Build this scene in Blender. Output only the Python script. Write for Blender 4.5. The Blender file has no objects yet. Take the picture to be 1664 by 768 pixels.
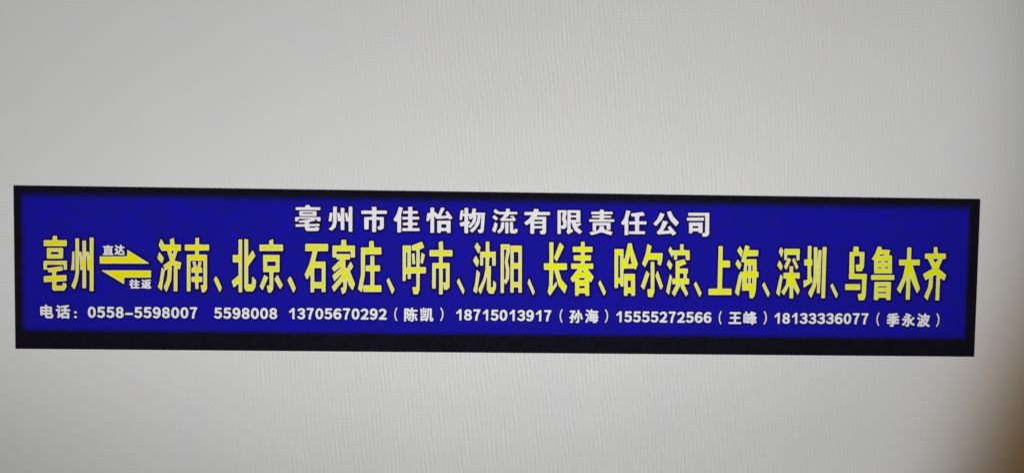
import bpy, math
import numpy as np
from mathutils import Vector, Matrix

S = bpy.context.scene
COL = S.collection

# ------------------------------------------------------------------ camera
# world: X right, Z up, the screen surface is the plane Y = 0, the camera stands on the -Y side
def _rot(a, b, c):
    ca, sa, cb, sb, cc, sc = math.cos(a), math.sin(a), math.cos(b), math.sin(b), math.cos(c), math.sin(c)
    rx = np.array([[1, 0, 0], [0, ca, -sa], [0, sa, ca]])
    ry = np.array([[cb, 0, sb], [0, 1, 0], [-sb, 0, cb]])
    rz = np.array([[cc, -sc, 0], [sc, cc, 0], [0, 0, 1]])
    return rz @ ry @ rx
R = _rot(0.049387, -0.034115, 0.012579)
T = np.array([-0.012407, 0.059563, 1.505215])
pos = -R.T @ T                                            # in (right, down, into the wall)
ax = [R[0], -R[1], -R[2]]                                 # camera x, y, z axes in that frame
tow = lambda v: Vector((v[0], v[2], -v[1]))
cam = bpy.data.cameras.new('camera')
cam.sensor_width = 36
cam.lens = 36 * 1500 / 1664
cam.clip_start, cam.clip_end = 0.01, 50
camo = bpy.data.objects.new('camera', cam)
COL.objects.link(camo)
X, Y, Z = [tow(v) for v in ax]
camo.matrix_world = Matrix(((X.x, Y.x, Z.x, tow(pos).x), (X.y, Y.y, Z.y, tow(pos).y), (X.z, Y.z, Z.z, tow(pos).z), (0, 0, 0, 1)))
S.camera = camo
cam.dof.use_dof = True
cam.dof.focus_distance = 1.37
cam.dof.aperture_fstop = 3.6

# ------------------------------------------------------------------ world and lamps
W = bpy.data.worlds.new('World')
S.world = W
W.use_nodes = True
W.node_tree.nodes['Background'].inputs[0].default_value = (1.0, 1.0, 1.0, 1)
W.node_tree.nodes['Background'].inputs[1].default_value = 0.006

def spot(name, loc, aim, energy, color, angle, blend, wide, size=0.06):
    l = bpy.data.lights.new(name, 'SPOT')
    l.energy, l.color, l.spot_size, l.spot_blend, l.shadow_soft_size = energy, color, math.radians(angle), blend, size
    o = bpy.data.objects.new(name, l)
    COL.objects.link(o)
    o.location = loc
    o.rotation_euler = (Vector(aim) - Vector(loc)).to_track_quat('-Z', 'Y').to_euler()
    o.scale = (wide, 1, 1)                                # an oval beam
    return o
spot('added_key_lamp', (0.160, -1.670, -0.666), (-0.423, 0, 0.056), 89.85, (1.000, 1.000, 0.997), 81.93, 0.289, 1.048)  # unseen lamp added for the grey falloff; its cone edge darkens lower right
spot('added_fill_lamp', (-0.118, -2.054, -0.380), (-0.371, 0, 0.711), 78.52, (1.000, 1.000, 0.997), 59.07, 0.752, 2.014)  # second unseen lamp, added to shape the falloff with an oval beam
spot('added_warm_lamp', (0.950, -0.855, -0.237), (1.226, 0, -0.315), 4.52, (1.000, 0.53, 0.13), 85.65, 0.600, 0.861)  # unseen lamp added only to turn the lower right corner brown

S.view_settings.view_transform = 'Standard'
S.view_settings.look = 'None'
S.view_settings.exposure = 0
S.view_settings.gamma = 1

# ------------------------------------------------------------------ materials
def lin(c):
    c = c / 255
    return c / 12.92 if c <= 0.04045 else ((c + 0.055) / 1.055) ** 2.4
def col(r, g, b): return (lin(r), lin(g), lin(b), 1)

class NT:
    def __init__(s, m):
        s.t = m.node_tree
        s.p = s.t.nodes['Principled BSDF']
    def n(s, kind, **kw):
        x = s.t.nodes.new(kind)
        for k, v in kw.items(): setattr(x, k, v)
        return x
    def l(s, a, b): s.t.links.new(a, b)
    def val(s, sock, v):
        if hasattr(v, 'is_linked'): s.l(v, sock)
        else: sock.default_value = v
    def math(s, op, a, b=0.0, c=0.0, clamp=False):
        x = s.n('ShaderNodeMath', operation=op, use_clamp=clamp)
        for i, v in enumerate((a, b, c)): s.val(x.inputs[i], v)
        return x.outputs[0]
    def ramp(s, v, a, b, lo=0.0, hi=1.0):
        x = s.n('ShaderNodeMapRange', interpolation_type='SMOOTHSTEP')
        for i, u in enumerate((v, a, b, lo, hi)): s.val(x.inputs[i], u)
        return x.outputs[0]
    def mix(s, f, a, b, blend='MIX'):
        x = s.n('ShaderNodeMix', data_type='RGBA', blend_type=blend)
        s.val(x.inputs[0], f); s.val(x.inputs[6], a); s.val(x.inputs[7], b)
        return x.outputs[2]
    def noise(s, vec, scale, detail=2, rough=0.5):
        x = s.n('ShaderNodeTexNoise')
        s.l(vec, x.inputs['Vector'])
        x.inputs['Scale'].default_value = scale
        x.inputs['Detail'].default_value = detail
        x.inputs['Roughness'].default_value = rough
        return x.outputs[0]
    def coord(s):
        g = s.n('ShaderNodeNewGeometry')
        return g.outputs['Position']
    def xyz(s, v):
        x = s.n('ShaderNodeSeparateXYZ'); s.l(v, x.inputs[0]); return x.outputs
    def scaled(s, v, k):
        x = s.n('ShaderNodeVectorMath', operation='MULTIPLY'); s.l(v, x.inputs[0]); x.inputs[1].default_value = k
        return x.outputs[0]

def mat(name, rough=0.7, spec=0.0):
    m = bpy.data.materials.new(name)
    m.use_nodes = True
    n = NT(m)
    n.p.inputs['Roughness'].default_value = rough
    n.p.inputs['Specular IOR Level'].default_value = spec
    return m, n

def plain(name, c, amount=0.06, scale=220.0, tint=None):
    m, n = mat(name)
    v = n.coord()
    k = n.noise(v, scale, 3, 0.6)
    a = tuple(x * (1 - amount) for x in c[:3]) + (1,)
    b = tuple(min(1, x * (1 + amount)) for x in c[:3]) + (1,)
    out = n.mix(n.ramp(k, 0.3, 0.7), a, b)
    if tint:                                               # uneven ink: broad patches of a second colour
        k2 = n.noise(v, 28.0, 1, 0.5)
        out = n.mix(n.math('MULTIPLY', n.ramp(k2, 0.45, 0.7), 0.5), out, tint)
    n.l(out, n.p.inputs['Base Color'])
    return m

M = {}
# screen face: pale grey with a fine moire of vertical pixel columns, a few specks
m, n = mat('pale_screen', 0.8)
v = n.coord()
x, y, z = n.xyz(v)
warp = n.math('MULTIPLY', n.noise(v, 2.6, 2), 0.045)
ph = n.math('ADD', n.math('ADD', x, n.math('MULTIPLY', z, 0.09)), warp)
st1 = n.math('SINE', n.math('MULTIPLY', ph, 2 * math.pi / 0.0071))
st2 = n.math('SINE', n.math('MULTIPLY', n.math('ADD', ph, n.math('MULTIPLY', z, 0.06)), 2 * math.pi / 0.0082))
st3 = n.math('SINE', n.math('MULTIPLY', n.math('ADD', z, warp), 2 * math.pi / 0.0061))
reach = n.math('MULTIPLY', n.ramp(n.math('ADD', x, n.math('MULTIPLY', z, -0.35)), -0.62, -0.12), n.ramp(x, 0.12, 0.75, 1.0, 0.25))
mask = n.math('MULTIPLY', reach, n.ramp(n.noise(n.scaled(v, (1.0, 1.0, 0.6)), 3.1, 2), 0.28, 0.60, 0.25, 1.0))
mask2 = n.ramp(n.noise(n.scaled(v, (0.7, 1.0, 1.3)), 4.4, 1), 0.5, 0.7)
brk = n.ramp(n.noise(n.scaled(v, (150.0, 1.0, 55.0)), 1.0, 0), 0.25, 0.75, 0.2, 1.0)
rip = n.math('MULTIPLY', n.math('MULTIPLY', n.math('ADD', st1, n.math('MULTIPLY', st2, 0.45)), mask), brk)
rip = n.math('ADD', rip, n.math('MULTIPLY', n.math('MULTIPLY', st3, mask2), 0.2))
blot = n.math('MULTIPLY', n.math('SUBTRACT', n.noise(v, 5.0, 3), 0.5), 0.05)
grain = n.math('MULTIPLY', n.math('SUBTRACT', n.noise(v, 420.0, 2, 0.7), 0.5), 0.055)
g = n.math('ADD', n.math('ADD', n.math('MULTIPLY', rip, 0.066), grain), n.math('ADD', blot, 1.0))
hue = n.ramp(n.noise(n.scaled(v, (1.0, 1.0, 1.0)), 9.0, 1), 0.5, 0.72)
hue2 = n.ramp(n.noise(n.scaled(v, (-1.0, 1.0, 1.0)), 7.0, 1), 0.5, 0.72)
base = n.mix(n.math('MULTIPLY', hue, 0.5), (0.600, 0.600, 0.598, 1), (0.600, 0.603, 0.575, 1))
base = n.mix(n.math('MULTIPLY', hue2, 0.35), base, (0.615, 0.592, 0.598, 1))
vor = n.n('ShaderNodeTexVoronoi', feature='F1')
n.l(n.scaled(v, (1.0, 1.0, 1.0)), vor.inputs['Vector']); vor.inputs['Scale'].default_value = 5.2
speck = n.ramp(vor.outputs['Distance'], 0.008, 0.017, 0.90, 1.0)
cmb = n.n('ShaderNodeCombineColor')
f = n.math('MULTIPLY', g, speck)
for i in range(3): n.l(f, cmb.inputs[i])
n.l(n.mix(1.0, base, cmb.outputs[0], 'MULTIPLY'), n.p.inputs['Base Color'])
M['screen'] = m

M['frame'] = plain('black_frame', col(20, 18, 25), 0.12, 60, col(20, 19, 32))

# sign panel: blue print that blurs to black at its border
PX0, PX1, PZ0, PZ1 = -0.7750, 0.7690, -0.1035, 0.1225
m, n = mat('blue_print', 0.75)
v = n.coord()
x, y, z = n.xyz(v)
wob = n.math('MULTIPLY', n.math('SUBTRACT', n.noise(v, 60.0, 2), 0.5), 0.004)
eL = n.ramp(n.math('ADD', n.math('SUBTRACT', x, PX0), wob), -0.001, 0.011)
eR = n.ramp(n.math('ADD', n.math('SUBTRACT', PX1, x), wob), -0.001, 0.008)
eT = n.ramp(n.math('ADD', n.math('SUBTRACT', PZ1, z), wob), -0.002, 0.015)
eB = n.ramp(n.math('ADD', n.math('SUBTRACT', z, PZ0), wob), -0.002, 0.010)
edge = n.math('MULTIPLY', n.math('MULTIPLY', eL, eR), n.math('MULTIPLY', eT, eB))
edge = n.math('POWER', edge, 1.3)
k = n.ramp(n.noise(n.scaled(v, (1.0, 1.0, 1.6)), 24.0, 2, 0.5), 0.38, 0.66)
k2 = n.ramp(n.noise(n.scaled(v, (-1.2, 1.0, 1.0)), 40.0, 1), 0.5, 0.75)
blue = n.mix(k, col(24, 21, 141), col(24, 19, 152))
blue = n.mix(n.math('MULTIPLY', k2, 0.45), blue, col(31, 21, 132))
fine = n.ramp(n.noise(v, 380.0, 2, 0.6), 0.3, 0.7)
blue = n.mix(n.math('MULTIPLY', fine, 0.18), blue, col(22, 22, 125))
n.l(n.mix(edge, col(20, 19, 30), blue), n.p.inputs['Base Color'])
M['panel'] = m

M['halo_soft'] = plain('navy_shadow_outline', col(23, 18, 98), 0.15, 90)  # dark tones of the lettering's printed drop shadow, wide to narrow
M['halo_text'] = plain('deep_navy_shadow_outline', col(23, 18, 84), 0.15, 90)
M['halo_dark'] = plain('near_black_shadow_outline', col(25, 17, 46), 0.25, 90, col(44, 18, 44))
M['cream'] = plain('cream_edge', col(217, 212, 176), 0.04, 300, col(222, 204, 178))
M['mid'] = [plain('pale_yellow_' + k, c, 0.05, 300) for k, c in (('warm', col(216, 208, 92)), ('soft', col(210, 211, 122)), ('bright', col(214, 218, 84)))]
M['core'] = [plain('yellow_' + k, c, 0.05, 200, t) for k, c, t in (
    ('warm', col(226, 220, 6), col(230, 206, 6)), ('soft', col(216, 218, 48), col(222, 220, 24)), ('bright', col(222, 228, 8), col(216, 222, 24)))]
M['white'] = plain('white_print', col(222, 218, 226), 0.05, 260, col(217, 218, 214))
M['white_small'] = plain('small_white_print', col(219, 218, 226), 0.05, 260)

# ------------------------------------------------------------------ mesh helpers
def link(name, me, parent=None):
    o = bpy.data.objects.new(name, me)
    COL.objects.link(o)
    o.parent = parent
    return o

def box_mesh(name, x0, x1, y0, y1, z0, z1, m, bevel=0.0):
    import bmesh
    bm = bmesh.new()
    bmesh.ops.create_cube(bm, size=1)
    for w in bm.verts:
        w.co = Vector(((x0 + x1) / 2 + w.co.x * (x1 - x0), (y0 + y1) / 2 + w.co.y * (y1 - y0), (z0 + z1) / 2 + w.co.z * (z1 - z0)))
    if bevel: bmesh.ops.bevel(bm, geom=bm.edges[:], offset=bevel, segments=2, affect='EDGES')
    me = bpy.data.meshes.new(name)
    bm.to_mesh(me); bm.free()
    me.materials.append(m)
    return me

def parse(s):
    """layers '/', loops '|', points as deltas in tenths of a millimetre"""
    out = []
    for lay in s.split('/'):
        loops = []
        for lp in lay.split('|'):
            a = [int(q) for q in lp.split()]
            if not a: continue
            px = py = 0; L = []
            for i in range(0, len(a), 2):
                px += a[i]; py += a[i + 1]; L.append((px * 1e-4, py * 1e-4))
            loops.append(L)
        out.append(loops)
    return out

def loop_area(L):
    return sum(L[i][0] * L[(i + 1) % len(L)][1] - L[(i + 1) % len(L)][0] * L[i][1] for i in range(len(L))) / 2

def inside(p, L):
    r = False
    for i in range(len(L)):
        (x1, y1), (x2, y2) = L[i - 1], L[i]
        if (y1 > p[1]) != (y2 > p[1]) and p[0] < (x2 - x1) * (p[1] - y1) / (y2 - y1) + x1: r = not r
    return r

def fill(loops):
    """triangles (indices into the joined loops) of outlines with holes, one outline at a time by ear clipping"""
    off, o = [], 0
    for L in loops: off.append(o); o += len(L)
    ar = [loop_area(L) for L in loops]
    sgn = 1 if ar[max(range(len(ar)), key=lambda i: abs(ar[i]))] > 0 else -1
    outer = [i for i in range(len(loops)) if ar[i] * sgn > 0]
    groups = {i: [] for i in outer}
    for i in range(len(loops)):
        if i in groups: continue
        host = [k for k in outer if inside(loops[i][0], loops[k]) and abs(ar[k]) > abs(ar[i])]
        if host: groups[min(host, key=lambda k: abs(ar[k]))].append(i)
    tris = []
    for k, holes in groups.items():
        def ids(i, ccw):
            q = [(loops[i][j], off[i] + j) for j in range(len(loops[i]))]
            return q if (ar[i] > 0) == ccw else q[::-1]
        P = ids(k, True)
        def crosses(a, b, ring):
            for i in range(len(ring)):
                c, d = ring[i - 1][0], ring[i][0]
                if a in (c, d) or b in (c, d): continue
                o1 = (b[0]-a[0])*(c[1]-a[1])-(b[1]-a[1])*(c[0]-a[0]); o2 = (b[0]-a[0])*(d[1]-a[1])-(b[1]-a[1])*(d[0]-a[0])
                o3 = (d[0]-c[0])*(a[1]-c[1])-(d[1]-c[1])*(a[0]-c[0]); o4 = (d[0]-c[0])*(b[1]-c[1])-(d[1]-c[1])*(b[0]-c[0])
                if o1 * o2 <= 0 and o3 * o4 <= 0: return True
            return False
        rest = sorted((ids(h, False) for h in holes), key=lambda q: -max(v[0][0] for v in q))
        while rest:                                        # bridge each hole into the ring
            H = rest.pop(0)
            cand = sorted((((P[a][0][0] - H[b][0][0]) ** 2 + (P[a][0][1] - H[b][0][1]) ** 2, a, b) for a in range(len(P)) for b in range(len(H))))
            for _, a, b in cand:
                if not crosses(P[a][0], H[b][0], P) and not crosses(P[a][0], H[b][0], H) and not any(crosses(P[a][0], H[b][0], q) for q in rest): break
            P = P[:a + 1] + H[b:] + H[:b + 1] + P[a:]
        stuck = 0
        i = 0
        while len(P) > 3 and stuck < len(P) + 2:
            n = len(P); i %= n
            a, b, c = P[i - 1][0], P[i][0], P[(i + 1) % n][0]
            cr = (b[0] - a[0]) * (c[1] - a[1]) - (b[1] - a[1]) * (c[0] - a[0])
            ok = cr > 0
            if ok:
                for q, _ in P:
                    if q in (a, b, c): continue
                    if ((b[0]-a[0])*(q[1]-a[1])-(b[1]-a[1])*(q[0]-a[0]) >= 0 and (c[0]-b[0])*(q[1]-b[1])-(c[1]-b[1])*(q[0]-b[0]) >= 0
                            and (a[0]-c[0])*(q[1]-c[1])-(a[1]-c[1])*(q[0]-c[0]) >= 0):
                        ok = False; break
            if ok or cr == 0:
                if ok: tris.append((P[i - 1][1], P[i][1], P[(i + 1) % n][1]))
                P.pop(i); stuck = 0
                i -= 1
            else:
                i += 1; stuck += 1
        if len(P) == 3: tris.append(tuple(v[1] for v in P))
    return tris

def relief(name, layers, mats, shift=(0, 0)):
    """layers: (loops, y_front, y_back, material index); caps towards -Y with side walls"""
    V, F, MI = [], [], []
    for loops, yf, yb, mi in layers:
        if not loops: continue
        b = len(V)
        flat = [p for L in loops for p in L]
        V += [(p[0] + shift[0], yf, p[1] + shift[1]) for p in flat]
        for t in fill(loops):
            c0, c1, c2 = (flat[i] for i in t)
            cr = (c1[0] - c0[0]) * (c2[1] - c0[1]) - (c1[1] - c0[1]) * (c2[0] - c0[0])
            t = tuple(b + i for i in t)
            F.append(t if cr > 0 else t[::-1]); MI.append(mi)     # normal to -Y
        k = len(V)
        V += [(p[0] + shift[0], yb, p[1] + shift[1]) for p in flat]
        s = 0
        for L in loops:
            q = len(L)
            for i in range(q):
                j = (i + 1) % q
                F.append((b + s + i, b + s + j, k + s + j, k + s + i)); MI.append(mi)
            s += q
    me = bpy.data.meshes.new(name)
    me.from_pydata(V, [], F)
    for m in mats: me.materials.append(m)
    me.polygons.foreach_set('material_index', MI)
    me.update()
    return me

# ------------------------------------------------------------------ the setting
o = link('display_screen', box_mesh('display_screen', -2.2, 2.2, 0.0, 0.03, -1.4, 1.4, M['screen']))
o['kind'] = 'structure'

# ------------------------------------------------------------------ the sign
SX, SZ = 1.566 / 2, 0.26026 / 2
TH = 0.004                                                # front face of the sign at Y = -TH
sign = bpy.data.objects.new('company_sign', None)
COL.objects.link(sign)
sign.location = (0, 0, -SZ)
sign['label'] = 'wide blue sign in a black frame with yellow and white Chinese lettering on pale grey'
sign['category'] = 'sign'
def part(name, me, parent=sign, loc=(0, 0, 0), label=None):
    p = link(name, me, parent)
    p.location = Vector(loc) - (sign.location if parent is sign else Vector((0, 0, 0)))
    if label: p['label'] = label
    return p
def bar(x0, x1, z0, z1, label=None):
    part('frame_bar', box_mesh('frame_bar', x0, x1, -TH - 0.0004, -0.0001, z0, z1, M['frame'], 0.0003), label=label)
bar(-SX, SX, PZ1, SZ)
bar(-SX, SX, -SZ, PZ0, 'broad black lower frame bar')
bar(-SX, PX0, PZ0 , PZ1)
bar(PX1, SX, PZ0, PZ1)
part('blue_panel', box_mesh('blue_panel', PX0, PX1, -TH, -0.0001, PZ0, PZ1, M['panel']))

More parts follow.
